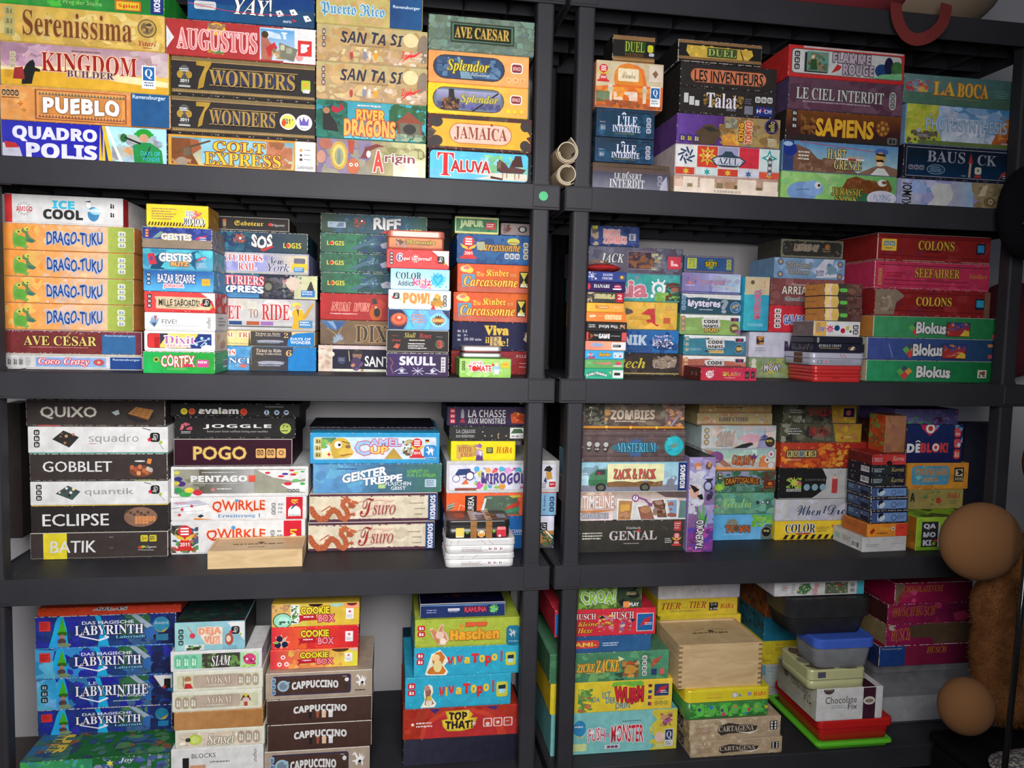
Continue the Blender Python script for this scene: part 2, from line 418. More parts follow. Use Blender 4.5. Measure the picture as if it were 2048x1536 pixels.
def game_box(x0, x1, y, z0, z1, d, base, label, dsl, o):
    NB[0] += 1; seed = NB[0]*17; rng = random.Random(seed)
    w, h = x1-x0, z1-z0-.0004; kind = o.get('k', 'box'); rz = math.radians(o.get('yaw', rng.uniform(-.25, .25)))
    c = hexc(base); cat = o.get('cat', 'board game')
    nm = {'box': 'game_box', 'tin': 'game_tin', 'wood': 'wooden_box', 'card': 'card_game_box', 'case': 'plastic_case', 'tub': 'food_container', 'slab': 'box_lid', 'carton': 'cardboard_box'}[kind]
    BL.append((x0, x1, y, y+d, z0, z1, label))
    root = empty(o.get('name', nm), ((x0+x1)/2, y, z0), rz)
    tag(root, label, cat, o.get('g'))
    if kind in ('box', 'card', 'carton', 'slab'):
        b = min(.0013, h*.05); wr = o.get('wear', .35)
        if kind == 'box' and h > .02:
            mb = MB(); cham(mb, -w/2, w/2, 0, d, .0022, h, b, c, wr); mb.build('lid', M_CARD, root)
            mb = MB(); cham(mb, -w/2+.0012, w/2-.0012, .0012, d-.0012, 0, h*.5, .0005, hexc(o.get('tray', base)), wr*.6); mb.build('tray', M_CARD, root)
        else:
            mb = MB(); cham(mb, -w/2, w/2, 0, d, 0, h, b, c, wr); mb.build('carton', M_CARD, root)
            if kind == 'card':
                mb = MB(); cham(mb, w/2-.0008, w/2+.0003, .004, d-.004, h*.1, h*.9, .0002, tuple(q*.8 for q in c), .3); mb.build('end_flap', M_CARD, root)
        prints(root, w, d, h, 0, dsl, seed)
    elif kind == 'tin':
        m = o.get('m', M_TIN); r = min(.014, h*.6, w*.2); lh = o.get('lh', .35)*h; mb = MB(); t = .0012
        def ring(ins, z, rr_): return [(p[0], p[1], z) for p in rrect(-w/2+ins, w/2-ins, ins, d-ins, rr_)]
        loft(mb, [ring(t+.0015, 0, r), ring(t, .0015, r), ring(t, h-lh+.001, r)], hexc(o.get('body', base))); mb.build('tin_body', m, root, True)
        mb = MB(); loft(mb, [ring(.0002, h-lh, r), ring(0, h-lh+.0008, r), ring(0, h-.003, r), ring(.0008, h-.001, r), ring(.003, h, r-.002)], c); mb.build('tin_lid', m, root)
        mb = MB(); loft(mb, [ring(-.0006, h-lh-.0004, r), ring(-.001, h-lh+.0004, r), ring(-.0006, h-lh+.0012, r)], tuple(q*.75 for q in c)); mb.build('rolled_rim', m, root, True)
        prints(root, w, d, h, 0, dsl, seed)
    elif kind in ('case', 'tub'):
        m = o.get('m', M_PLASTIC); lh = o.get('lh', .38)*h; r = o.get('r', .012); tp = o.get('taper', .006)
        def ring(ins, z, rr_=r): return [(p[0], p[1], z) for p in rrect(-w/2+ins, w/2-ins, ins, d-ins, rr_)]
        mb = MB(); loft(mb, [ring(tp+.006, 0), ring(tp+.003, .002), ring(.005, h-lh), ring(.005, h-lh*.5)], hexc(o.get('body', base)), True, kind == 'case'); mb.build('container_body', o.get('mb', m), root, True)
        mb = MB(); loft(mb, [ring(.0035, h-lh-.001), ring(0, h-lh), ring(0, h-.004), ring(.002, h-.001), ring(.006, h), ring(.009, h-.0015)], c); mb.build('container_lid', m, root)
        prints(root, w, d, h, 0, dsl, seed)
    elif kind == 'wood':
        mb = MB(); t = .006
        cham(mb, -w/2, w/2, 0, t, 0, h, .0006, c); mb.build('front_panel', M_WOOD, root)
        mb = MB(); cham(mb, -w/2, w/2, d-t, d, 0, h, .0006, c); mb.build('back_panel', M_WOOD, root)
        for sx in (-1, 1):
            mb = MB(); cham(mb, min(sx*w/2, sx*(w/2-t)), max(sx*w/2, sx*(w/2-t)), t, d-t, 0, h, .0006, c); mb.build('side_panel', M_WOOD, root)
        mb = MB(); cham(mb, -w/2+t, w/2-t, t, d-t, h*.8, h-.004 if o.get('fj') else h-.002, .0006, c); mb.build('sliding_lid', M_WOOD, root)
        mb = MB(); cham(mb, -w/2+t, w/2-t, t, d-t, 0, .004, .0005, c); mb.build('base_panel', M_WOOD, root)
        if o.get('fj'):
            n = 9
            for sx in (-1, 1):
                for i in range(n):
                    mb = MB(); zc = h*(i+.5)/n; xx = sx*(w/2-.0045)
                    cham(mb, xx-.0045, xx+.0045, -.0003, .001, zc-h/n*.22, zc+h/n*.22, .0001, (.30, .17, .08)); mb.build('finger_joint', M_CARD, root)
        prints(root, w, d, h-.0035 if o.get('fj') else h-.0018, 0, dsl, seed)
    return root
def stack(crop, base_z, y, rows, ybot=None, group=None):
    """rows from the top down: (xl, xr, y of the top edge at its left end, colour, label, print, options) in crop pixels"""
    ox, oy, sc = crop; n = len(rows); zt = []
    for i, r in enumerate(rows):
        o = r[6] if len(r) > 6 else {}
        zt.append(min(at(ox+r[0]/sc, oy+r[2]/sc, y+o.get('dy', 0)).z, MAXZ.get(base_z, 9)-.001*(n-i)*0))
    for i, r in enumerate(rows):
        o = dict(r[6]) if len(r) > 6 else {}; o.setdefault('g', group)
        yy = y+o.get('dy', 0); z0 = zt[i+1] if i < n-1 else base_z
        zp = (zt[i]+z0)/2; sp = oy+((r[2]+(rows[i+1][2] if i < n-1 else (ybot or r[2]+60)))/2)/sc
        X0 = at(ox+r[0]/sc, sp, yy).x; X1 = at(ox+r[1]/sc, sp+(12 if sp < 450 else 0), yy).x
        w = X1-X0; d = min(o.get('d', 9), .27) if 'd' in o else (min(w, .262) if w > .17 else (.12 if w < .13 else .15))
        game_box(X0, X1, yy, z0, zt[i], d, r[3], r[4], r[5], o)
ZA, ZB, ZC, ZD, ZT, BH = .4179, -.0258, -.4718, -.978, .8182, .0563

# ---------------------------------------------------------------- structure
MAXZ = {ZA: ZT-.003, ZB: ZA-BH-.003, ZC: ZB-BH-.003, ZD: ZC-BH-.003}
WALL_Y = .56; FLOOR_Z = -1.11
def slab(name, x0, x1, y0, y1, z0, z1, m):
    mb = MB(); cham(mb, x0, x1, y0, y1, z0, z1, .001, (.5, .5, .5)); o = mb.build(name, m); o['kind'] = 'structure'; return o
M_WALL = plain('off_white_plaster', (.66, .64, .66), .9, 40, .25, .003, var=.96)
M_FLOOR = plain('dark_floor', (.10, .08, .07), .6, 14, .2, .002)
slab('wall_back', -2.6, 3.4, WALL_Y, WALL_Y+.1, FLOOR_Z, 1.7, M_WALL)
slab('floor', -2.6, 3.4, -3.4, WALL_Y, FLOOR_Z-.1, FLOOR_Z, M_FLOOR)
SD = .46                                     # shelf depth
PXR = .3585                                  # outer faces of the neighbouring posts
PW = .040
LX0 = at(3, 1000, .004).x-.050; LX1 = at(1110, 780, 0).x
RX0 = at(1119, 780, 0).x
RPX = at(2046, 560, .004).x; RX1 = RPX+.028
def shelf_board(x0, x1, ztop, parent):
    h = BH; mb = MB(); c = (.03, .03, .035); b = .0022
    cham(mb, x0, x1, .0, SD, ztop-.008, ztop, b, c)              # deck
    for q in np.arange(x0+.075, x1-.07, .105):                    # shallow ribs under the deck
        cham(mb, q-.0015, q+.0015, .01, SD-.01, ztop-h*.72, ztop-.006, .0004, c)
    for q in (.12, .23, .34):
        cham(mb, x0+.004, x1-.004, q-.0015, q+.0015, ztop-h*.72, ztop-.006, .0004, c)
    o = mb.build('shelf_board', M_SHELF, parent)
    mb = MB(); cham(mb, x0, x1, -.001, .004, ztop-h, ztop+.0006, .0016, c); cham(mb, x0, x1, SD-.004, SD, ztop-h, ztop, .0016, c)
    cham(mb, x0, x0+.004, .004, SD-.004, ztop-h, ztop, .0012, c); cham(mb, x1-.004, x1, .004, SD-.004, ztop-h, ztop, .0012, c)
    cham(mb, x0+.001, x1-.001, -.0022, 0, ztop-h, ztop-h+.0045, .0008, c)
    mb.build('board_rim', M_SHELF, o)
    for cx in (x0+.033, x1-.033):
        for y0, y1 in ((-.0028, .05), (SD-.05, SD+.002)):
            mb = MB(); cham(mb, cx-.031, cx+.031, y0, y1, ztop-h+.005, ztop-.0025, .0014, c); mb.build('corner_socket', M_SHELF, o)
        for s in (-1, 1):                                         # slots in the deck beside the posts
            mb = MB(); cham(mb, cx+s*.027-.002, cx+s*.027+.002, .03, .36, ztop-.0005, ztop+.0015, .0004, (.01, .01, .012)); mb.build('deck_groove', M_SHELF, o)
def post(cx, y0, z0, z1, parent):
    mb = MB(); pts = rrect(cx-PW/2, cx+PW/2, y0, y0+PW, .0065, 4)
    loft(mb, [[(p[0], p[1], z) for p in pts] for z in (z0, z1)], (.03, .03, .035))
    mb.build('post', M_SHELF, parent)
    for z in (z0+.0, ):
        mb = MB(); pts = rrect(cx-PW/2-.002, cx+PW/2+.002, y0-.002, y0+PW+.002, .0075, 4)
        loft(mb, [[(p[0], p[1], q) for p in pts] for q in (z, z+.008)], (.03, .03, .035)); mb.build('post_collar', M_SHELF, parent)
def unit(x0, x1, pl, pr_, label):
    u = empty('shelving_unit', ((x0+x1)/2, 0, 0)); u.location = (0, 0, 0)
    tag(u, label, 'shelving', 'black resin shelving units')
    tops = [ZT+BH, ZA, ZB, ZC, ZD]
    for z in tops: shelf_board(x0, x1, z, u)
    for zt_, zb in zip([t-BH for t in tops[:-1]]+[ZD-BH], tops[1:]+[FLOOR_Z]):
        for cx in (pl, pr_):
            for y0 in (.0035, SD-.004-PW): post(cx, y0, zb, zt_, u)
    return u
unit(LX0, LX1, LX0+.030, PXR-PW/2, 'black resin shelving unit with the four maze boxes and the green sticker')
unit(RX0, RX1, .4539-PW/2, RPX-PW/2, 'black resin shelving unit beside the brown plush bear')

KO = ';r 92 100 0 100 237;T 93.5 98.5 8 92 eee Br1 KOSMOS'
SEV = 'r 0 100 0 9 764;r 0 100 9 11 a85;r 0 100 84 93 764;Z 1 100 85 92 1.6 a85;o 9 36 15 222;o 9 36 13 555;m 5.5 12.5 32 42 2 eee;e 6 48 2.2 10 a83;e 12 48 2.2 10 a83;p 444 7.5,50 10.5,50 12.5,80 5.5,80;T 6 12 60 68 ddd b 2011;r 5 13 76 81 aaa;'
SANTA = 'v 0 100 0 100 ba7 a86;b 0 100 0 100 26 22 b96,ca7,a85;e 85 27 7 20 dc9;e 97 50 6 40 876;b 0 60 55 100 14 14 cb8,b97;b 60 100 60 100 12 14 b97,dcb;T 21 78 14 46 334 Ihw6 SAN_TA_SI;m 30 68 50 58 1 975;e 31 80 1.6 12 a43;o 31 68 4 c98;e 43 78 2 14 889;o 43.5 64 4 edc;e 47.5 78 1.4 13 dcb;e 53 78 1.8 13 d93;o 53 66 4 edb;T 76.5 87 58 78 d33 Sw4 Zoch;p d33 76,92 83,68 87,68 97,54 88,74 84,74;T 86 95 74 80 eee n Verlag;T 83 95 82 88 eee n Spiele;k 4.5 7.5 12 66 3 544 dcc'
GEI = 'b 0 100 0 100 14 30 47a,358'
TRAIN2 = 'Z 42 46 0 100 2 443;g 44 80 0 100 443 334;T 48 70 8 22 cba s Ticket_to_Ride;T 48 70 24 36 cba s Map_Collection;m 50 73 64 84 3 abc;e 61 66 12 7 99a;p 17b 76,100 77,55 80,25 84,10 100,0 100,100;T 79 97 40 58 eef N DAYS_OF;T 79 97 62 84 eef N WONDER;'
def DT(j): return 'g 0 40 0 100 e94 ea6;g 40 80 0 100 ea6 db9;g 80 100 0 100 ab5 894;b 30 78 0 100 14 22 eb8,dba;b 0 30 0 100 10 22 e94,eb6;p 7a5 8,30 11,38 12,60 16,80 19,86 19,94 16,93 12,90 8,88 7,60;e 13 68 5 22 6a4;p 8b6 9,25 12,20 12,38 9,36;e 12 32 2.4 8 cc5;o 12 32 3.5 332;p 685 15,16 19,20 19,38 21,52 24,62 21,70 17,66 17,40 14,30;e 18 20 2.2 8 cc5;o 18.6 21 3 332;p 476 19,56 25,66 22,74 18,70;s 9 92 6 5 7a5;s 17 96 6 5 7a5;T 33 76 26 76 248 Nw9 DRAGO-TUKU abd;k 88 94 16 84 3 ddb 79b'
LAB = 'b 0 100 0 100 34 34 238,229,246,33a;p 2ad 9,100 12,60 14,20 16,0 20,0 22,40 23,100;p 39e 13,100 15,60 16,20 18,30 20,100;p 4a2 15.5,55 19,4 22,55;e 19 55 3.6 7 362;o 18.8 66 8 a76;e 18.5 80 3 10 544;e 20 92 5 7 786;p 2ad 42,0 46,0 50,60 52,100 44,100 46,40;b 60 82 0 80 16 24 364,253,475;b 66 86 30 100 12 20 358,468;p 9ab 68,0 73,0 84,40 80,48;e 83 62 5 22 36a;e 86 74 2 7 311;b 84 100 0 100 12 24 236,224;'
LABT = 'T 33 70 16 27 dde N DAS_MAGISCHE;T 28 77 30 62 eef s LABYRINTH 223;l 31 64 45 80 4 eef;l 45 80 52 70 6 eef;l 52 70 49 66 5 eef;T 57 78 66 78 8ce s Labyrinth 235;'
RUBY = 'q 3 11 12 44 c33 8;m 4 10 18 40 3 922;'
CAPB = 'v 0 100 0 100 4a352f 452f2a;T 25 76 27 56 ddd Ba22 CAPPUCCINO;e 41 58 2 3 222;p 222 39.5,60 42.5,60 42,80 40,80;e 48 56 2 3 a64;p 954 46.5,60 49.5,60 49,80 47,80;e 54 56 2.4 4 eb9;p db9 52,58 56,58 56,80 52,80;e 60.5 56 2.4 4 eee;p ddd 58.5,58 62.5,58 62.5,80 58.5,80'
CAPA = 'r 0 100 0 100 a98;q 6 80 10 86 335 10;q 7 79 14 82 4a352f 10;k 5 9 16 84 3 9bd 356;o 16 48 22 9bc;o 16 48 15 789;l 18 40 22 34 7 9bc;T 24 68 32 62 ddd Ba20 CAPPUCCINO;m 72 76 18 22 1 ddd;e 76 32 2 8 ddd;p 433 74,50 78,50 77,72 75,72;H 90 38 24 eee;o 91 46 5 222;m 84 96 74 82 1 222'
YOK = 'q 4 96 14 86 cca 12;q 22 76 16 84 ba9;'
VT = 'b 0 100 0 100 90 3 3cd,2bc,4de;k 2 9 14 58 2 c23 eee;'
KIN = 'g 0 100 0 100 d53 c62;v 0 100 70 100 c53 b65;p 69b 5,38 22,36 24,82 6,84;e 10 18 7 12 cc8;p d93 9,4 13,0 17,8 12,12;e 15 22 5 11 dc5;e 11 14 4 6 d77;T 24 34 26 44 fc5 f Die;T 36 66 16 42 fc5 f Kinder b50;T 68 76 30 42 c96 f von;T 8 78 44 80 fc5 Sr0w2 Carcassonne a40;r 80 92 22 82 222;p dc5 81,26 91,26 86,52 91,78 81,78 86,52;T 82 91 66 80 eee b HiG'
# ------------------------------------------------------------ top row, first unit
G = 'board games on the top row of the first unit'
stack((0, 0, 3.2), ZA, .02, [
 (-20, 1050, -215, '3a4', 'green box topmost and cut by the frame with a navy end strip', 'g 0 100 0 100 494 273;b 0 60 0 100 26 22 3a3,5b4,284;T 38 62 76 94 9c7 n Weg_der_Steine;q 70 86 66 96 c62 10;q 71 85 70 93 db3 8;T 72 84 76 90 c22 b Spiel;r 92 100 0 100 237;T 94 98 8 92 dde Br1 KOSMOS'),
 (-8, 1055, 15, 'ca5', 'mustard parchment box with brown uncial title and round crest', 'g 0 100 0 100 ca5 db6;b 0 100 0 100 40 30 ca4,da5,dc8,b94;k 3 9 6 90 3 aa7 874;T 14 80 12 82 742 s Serenissima ca6;o 89.5 38 26 653;o 89.5 38 23 b95;o 89.5 38 17 764;b 86 93 18 56 10 6 543,b95;T 84 95 74 88 a34 Sh1 Ystari;m 87 94 92 98 1 964', {'wear': .3}),
 (0, 1080, 258, 'db5', 'desert sunset box with black rearing rider and crimson two-line title', 'v 0 100 0 60 a89 dba;b 0 30 0 60 16 26 b8a,978,cab;b 70 100 0 60 16 28 b9a,cbb,a88;p eda 0,58 40,50 70,60 100,72 100,84 60,80 30,62 0,66;p da3 0,66 30,60 70,78 100,86 100,100 0,100;b 2 20 66 98 10 10 c93,da3;p 222 12,98 13,66 15,50 17,42 19,38 20,46 20,56 23,60 23,66 20,66 19,78 18,96;p 933 7,86 8,60 13,56 14,86;k 5.5 9 22 62 3 cb9 998;T 24 81 18 64 922 s KINGDOM eca;T 39 67 58 74 434 s BUILDER dba;m 42 62 10 16 1 755;r 84 92.5 34 90 eee;r 84.8 91.7 37 70 26a;T 86 90.5 42 66 eee s Q;m 85.5 91.5 74 86 2 468'),
 (0, 1090, 538, 'd95', 'adobe orange box with white title in a frieze and blue end', 'g 0 77 0 100 d95 d84;b 0 76 0 100 24 16 d96,c84,da6;r 1 11 10 32 da7;k 1 11 12 30 4 332 da7;m 1 12 34 40 1 742;r 20 74 6 96 953;r 21 73 9 93 d95;Z 22 72 12 22 1.9 665;Z 22 72 80 90 1.9 854;r 23 71.5 24 78 c84;T 25 70 28 76 eee Bw3 PUEBLO 853;s 12 52 8 4 c73;s 14 70 8 4 b84;r 77 100 0 100 258;T 78 98 4 20 cde N Ravensburger', {'wear': .5}),
 (10, 1070, 762, '237', 'deep blue box with blocky white two-line title and a green-helmeted builder', 'g 0 62 0 100 33a 22a;p bbc 0,60 10,70 12,100 0,100;p b33 1,56 8,60 10,72 2,74;T 6 57 12 54 dde Br0 QUADRO;T 14 57 56 98 dde Br0 POLIS;Z 58 62 0 100 2 db3;p db3 60,0 62,0 67,100 64,100;p ade 62,0 100,0 100,100 67,100;b 66 98 20 100 18 26 9bc,bba,889;l 63 0 72 100 8 eed;e 86 16 5 14 293;r 80 92 14 20 293;o 86 28 12 c97;p 284 79,50 84,40 90,40 97,60 98,100 80,100;p c96 79,62 76,52 73,66 79,80;e 73.5 30 2.2 12 263;l 74 28 84 44 5 222;l 90 50 86 90 3 134;T 84 96 64 76 4bd n DAYS_OF;T 85 96 80 92 4bd n WONDER'),
], 975, G)
stack((0, 0, 3.2), ZA, .02, [
 (1197, 2015, -160, '135', 'navy box with white exclamation title and three drawn dice', 'v 0 100 0 100 137 147;g 0 100 60 100 158 246;q 5 22 55 75 ccc;m 6 21 62 72 2 999;T 36 66 40 80 eee Sw1 YAY! 334;p eee 69,66 73,62 76,74 71,79;p eee 80,60 84,57 87,69 82,74;p eee 91,72 95,70 98,82 93,86;o 72 70 2 222;o 83 66 2 222;o 95 78 2 222;l 0 62 30 74 1.4 c35;l 30 74 60 76 1.4 c35;l 60 76 85 72 1.4 c35;T 75 82 84 92 ccd Sr0 noris;p b34 82,82 86,84 84,90'),
 (1062, 2022, 110, '932', 'brick red box with pointed white end and engraved pale title', 'r 0 100 0 100 a33;p ddd 0,20 3,40 5,52 3,64 0,84;r 78 100 0 100 ddd;e 33 20 6 18 da3;b 27 39 4 22 6 8 865,975;b 27 38 76 92 10 8 574,a73;T 7 60 24 82 c77 s AUGUSTUS fcc;r 62 86 4 96 bcd;v 62.5 85.5 8 92 59c bcd;b 63 85 14 34 10 9 dde,bcd;p a65 63,30 66,16 68,40 72,60 70,96 63,96;p b33 66,62 72,44 74,60 68,90;o 65.5 24 10 432;b 70 86 60 92 12 12 a86,cb8,654;p 776 75,44 88,60 85,96 76,88;q 76 79 50 66 bb9;q 80 84 58 74 998;o 89 82 11 d99;r 88 97.5 34 78 c33;b 90 96 44 70 5 9 eee', {'wear': .45}),
 (1095, 2018, 350, '322', 'black box with gold title, award statue and green square logo', SEV + 'p a83 17,10 28,10 27,20 24,40 22,78 18,84 19,60 23,24 17,22;r 28 88 26 28 a85;r 26 84 70 72 a85;r 28 84 34 66 335;T 26 86 30 72 a84 s WONDERS 332;q 90.5 97 42 72 ab3 8;s 93.5 54 10 8 d93;q 91.5 96.5 66 76 ccc'),
 (1095, 2018, 605, '322', 'black box with gold title and two round medal stickers', SEV + 'p a83 17,14 27,14 26,24 23,40 21,76 18,82 19,60 23,26 17,26;r 28 74 28 30 a85;r 26 72 70 72 a85;r 28 72 36 66 335;T 26 72 32 72 a84 s WONDERS 332;o 81 52 22 ddd;o 81 52 19 dc6;T 77.5 84.5 44 58 335 b 2011;e 78 56 1.5 9 c42;e 84 56 1.5 9 dc4;o 92.5 52 22 ddd;p 65a 89,38 91,50 92,36 94,50 96,38 95.5,60 89.5,60;m 90 95 66 70 1 99a'),
 (1075, 2022, 853, 'c84', 'western canyon box with rifle and yellow slab-serif title', 'g 0 86 0 100 c93 b83;v 2 85 6 92 69a cb8;p 742 2,10 14,10 16,60 20,92 2,92;p 953 14,10 20,14 22,40 16,60;b 64 84 6 90 16 30 a64,b75,853;r 22 66 8 88 8bc;b 2 84 76 92 14 10 b86,974;l 6 50 28 14 6 543;l 4 56 12 44 10 642;p 654 10,40 14,36 16,60 10,70;e 9 84 4 14 987;T 30 65 14 46 fb3 tr0w2 COLT 942;T 30 65 14 46 fb3 s COLT 632;T 24 76 50 90 fb3 s EXPRESS 632;r 86 100 0 100 ddd;o 90 28 5 d94;o 90 44 4 533;r 89 91 54 62 433;m 92 97 25 31 1 777;m 92 97 41 47 1 777;m 92 97 56 62 1 777;T 87.5 98.5 76 88 433 n Ludonaute'),
], 1050, G)
stack((600, 0, 3.413), ZA, .02, [
 (110, 838, -110, 'ba6', 'tan and royal blue box with ornate silver-blue title, cut by frame', 'r 0 69 0 100 ba6;b 0 69 0 100 12 20 ca7,b96;T 4 64 36 80 247 f Puerto_Rico bde;T 4 64 36 80 58a f Puerto_Rico;g 69 100 0 100 247 258;T 72 98 30 42 cde N Ravensburger'),
 (113, 870, 155, 'ba7', 'sandy temple box with brush lettering, upper of the two alike', SANTA, {'wear': .4}),
 (110, 868, 412, 'ba7', 'sandy temple box with brush lettering, lower of the two alike', SANTA, {'wear': .4}),
 (108, 862, 672, '277', 'turquoise river box with monkey, birdhouse and stacked orange title', 'g 0 100 0 100 389 4ab;b 0 28 0 100 26 24 254,276,365,143;b 66 100 0 100 30 22 253,232,475,364;p 222 6,20 10,16 13,40 18,60 20,84 6,80;o 9 28 9 a75;p a23 14,14 20,20 22,4 25,22 18,34 13,28;p 843 72,50 84,18 98,50;p 665 76,50 95,50 95,84 76,84;e 85 66 6 14 332;r 74 76 50 84 843;r 95 96.5 50 84 843;b 25 70 72 100 16 12 5bc,7cd;b 60 98 80 100 16 10 787,9a8;m 37 62 8 16 1 dcc;T 36 62 20 50 ea4 Br0 RIVER a33;T 25 72 48 94 ea5 Bw2 DRAGONS b32'),
 (112, 860, 935, '986', 'olive tribal masks box with swirling lines and white-red title', 'g 0 55 0 100 768 986;g 55 100 0 100 986 cc9;b 0 50 0 100 20 30 658,879,997;b 50 100 0 50 16 26 986,bb8,774;b 70 100 50 100 12 34 eec,edb;e 20 46 8 40 b94;e 20 46 6 32 cb6;e 20 48 4 24 997;r 18.5 21.5 30 70 787;e 33 74 6 22 b64;o 31 70 5 eed;o 36 70 5 eed;o 31 70 2 222;o 36 70 2 222;e 8 14 6 16 a65;e 4 52 4 18 b87;p 733 40,50 44,20 54,8 62,14 56,16 48,28 46,50;e 47 38 2 10 eee;p a43 28,2 34,2 33,40 29,36;T 51 61 26 88 c43 Hr0 A eee;T 62 90 34 66 844 N rigin eee;b 74 84 60 84 5 10 ecb'),
], 1190, G)
stack((600, 0, 3.413), ZA, .02, [
 (878, 1600, 90, '676', 'plain grey-green marbled box with small gold framed title', 'b 0 100 0 100 60 22 787,677,565,798;r 20 81 16 76 443;r 21 80 19 73 232;r 21.5 79.5 21 71 576;r 23 78 24 68 121;T 24 76 30 62 ca5 s AVE_CAESAR 542', {'wear': .4}),
 (876, 1563, 335, 'e95', 'apricot box with dark blue scalloped oval cartouche and yellow title', 'g 0 100 0 100 e95 ea6;q 4 76 10 88 432 45;q 5 75 13 85 346 45;b 8 72 18 80 20 22 235,468,68a;p 79a 28,15 30,15 44,84 32,84;T 18 60 24 70 dc4 Ss1 Splendor 542;T 42 60 62 74 ccc ch1 Extension;q 82 94 22 56 eee;q 83 93 26 53 833;T 84 92 34 46 ecc b SPACE;o 80 78 8 fc9;o 87 78 9 fca;o 94 78 8 fc9;o 80 78 6 e95;o 87 78 6 e95;o 94 78 6 e95'),
 (873, 1557, 556, 'ec2', 'bright yellow box with oval cartouche showing a bronze figure', 'g 0 100 0 100 ec2 ea5;q 4 76 10 90 642 45;q 5 75 13 87 678 45;v 8 72 20 80 99b 557;b 8 72 60 84 12 16 446,66a;p 322 20,16 25,16 26,44 31,50 30,86 12,86 14,54 20,44;b 13 30 46 84 14 9 643,964;l 44 88 70 22 5 222;T 32 70 32 66 cb4 Ss1 Splendor 776;q 82 94 24 56 eee;q 83 93 27 53 833;T 84 92 34 46 ecc b SPACE;o 80 80 9 da3;o 87 80 9 da3;o 94 80 9 da3;o 80 80 7 ec3;o 87 80 7 ec3;o 94 80 7 ec3'),
 (870, 1582, 768, '533', 'dark brown box with orange banner and pink oval title plate', 'b 0 100 0 100 30 24 433,322,654;p ea3 6,30 12,12 90,12 95,32 99,50 95,56 99,70 92,94 12,94 4,70 8,50 3,40;e 8 22 6 16 433;e 8 78 6 16 433;e 94 22 5 16 433;e 94 80 5 16 433;q 20 81 22 84 b73 50;q 21 80 25 81 eba 50;T 25 76 32 74 843 sw2 JAMAICA;o 61 24 4 843;m 30 74 87 91 1 b73'),
 (876, 1580, 1008, '222', 'sky blue box in a black border with red outlined title and huts', 'q 1 97 3 93 5bd 12;b 50 96 10 70 16 22 8c7,6a6,9ce;r 40 96 68 90 dcb;p 6be 1,93 40,93 60,78 1,60;p 533 66,60 68,22 74,34 78,50 82,20 84,46 95,52 92,66 70,66;p 754 66,30 70,28 70,52 66,52;p 422 84,8 90,8 92,44 80,46;l 72 66 72 84 3 864;l 76 66 76 82 3 864;l 84 66 84 86 3 864;l 88 66 88 82 3 864;p 422 60,78 72,84 72,90 60,86;T 8 24 10 84 c22 s T eee;T 21 60 32 72 b22 Hw2 ALUVA eee;m 30 44 16 22 1 7cd'),
], 1222, G)
# ------------------------------------------------------------ top row, second unit
G = 'games on the top row of the second unit'
ILE = 'v 0 100 0 100 234 246;b 0 100 0 100 18 26 235,134,257;T 36 70 24 58 dde s L\'ILE;l 44 20 47 12 5 dde;l 47 12 50 20 5 dde;T 28 76 58 82 dde s INTERDITE;m 32 74 86 92 1 773;m 6 18 48 54 1 99a;k 6 18 58 80 1 467 99a;k 86 94 26 84 3 bbc 346'
stack((1100, 0, 3.658), ZA, .02, [
 (458, 768, 247, '221', 'small black card box with green-gold title over bronze bands', 'r 0 100 0 16 864;r 0 100 78 100 753;Z 0 100 80 92 3 a85;r 27 77 20 62 252;T 28 75 22 60 aa4 s DUEL 131;T 28 73 64 80 753 s PANTHEON;q 82 96 30 58 cc3;q 86 98 60 72 bbc', {'k': 'box', 'd': .08, 'tray': 'bbb', 'dy': .01}),
 (335, 828, 432, 'd97', 'orange box printed with white moorish arch, red award and blue logo', 'v 0 100 0 100 e73 c62;b 0 100 55 78 16 12 e93,d84;p cb9 0,0 100,0 100,50 76,50 70,14 60,6 46,2 34,8 27,22 26,40 28,52 0,56;r 18 24 50 98 dcb;r 70 75 50 98 dcb;r 17 26 56 64 cb9;r 69 77 56 64 cb9;p d83 28,50 27,24 34,10 46,4 60,10 68,24 70,50;q 32 63 14 42 edb 10;T 37 58 20 36 765 c Alhambra;b 42 62 64 84 9 9 edc,ecb;b 26 40 66 92 8 9 eca;b 0 20 66 90 8 14 786,664;b 0 100 84 100 20 9 a53,853;J 10 8 46 c33 2003;r 78 98 3 40 dcb;p 864 83,22 88,14 92,22 88,32;r 81 96 50 94 eee;r 82 95 53 76 26a;T 85 92 56 73 eee s Q;m 83 94 80 91 2 79a', {'dy': .0, 'd': .19}),
 (335, 766, 778, '234', 'dark blue island tin with white two-line title, upper of two alike', ILE, {'k': 'tin', 'd': .17, 'lh': .14, 'body': '234', 'base': '432'}),
 (325, 760, 995, '234', 'dark blue island tin with white two-line title, lower of two alike', ILE, {'k': 'tin', 'd': .17, 'lh': .14}),
 (308, 872, 1180, '543', 'dusty grey-brown desert tin with white two-line title at shelf base', 'v 0 100 0 100 543 656;v 0 100 34 100 445 778;p aab 88,100 90,70 97,40 99,100;T 28 64 36 58 ccc s LE_DESERT;l 45 36 47 29 3 ccc;T 22 68 60 92 ccc s INTERDIT;m 24 66 94 98 1 889;k 85 91 40 80 2 99a 445', {'k': 'tin', 'd': .2, 'lh': .16}),
], 1375, G)
AZ = ''.join('p %s %g,%g %g,%g %g,%g;' % (c, x, y, x+3, y+14, x-3, y+14) for c, x, y in ())
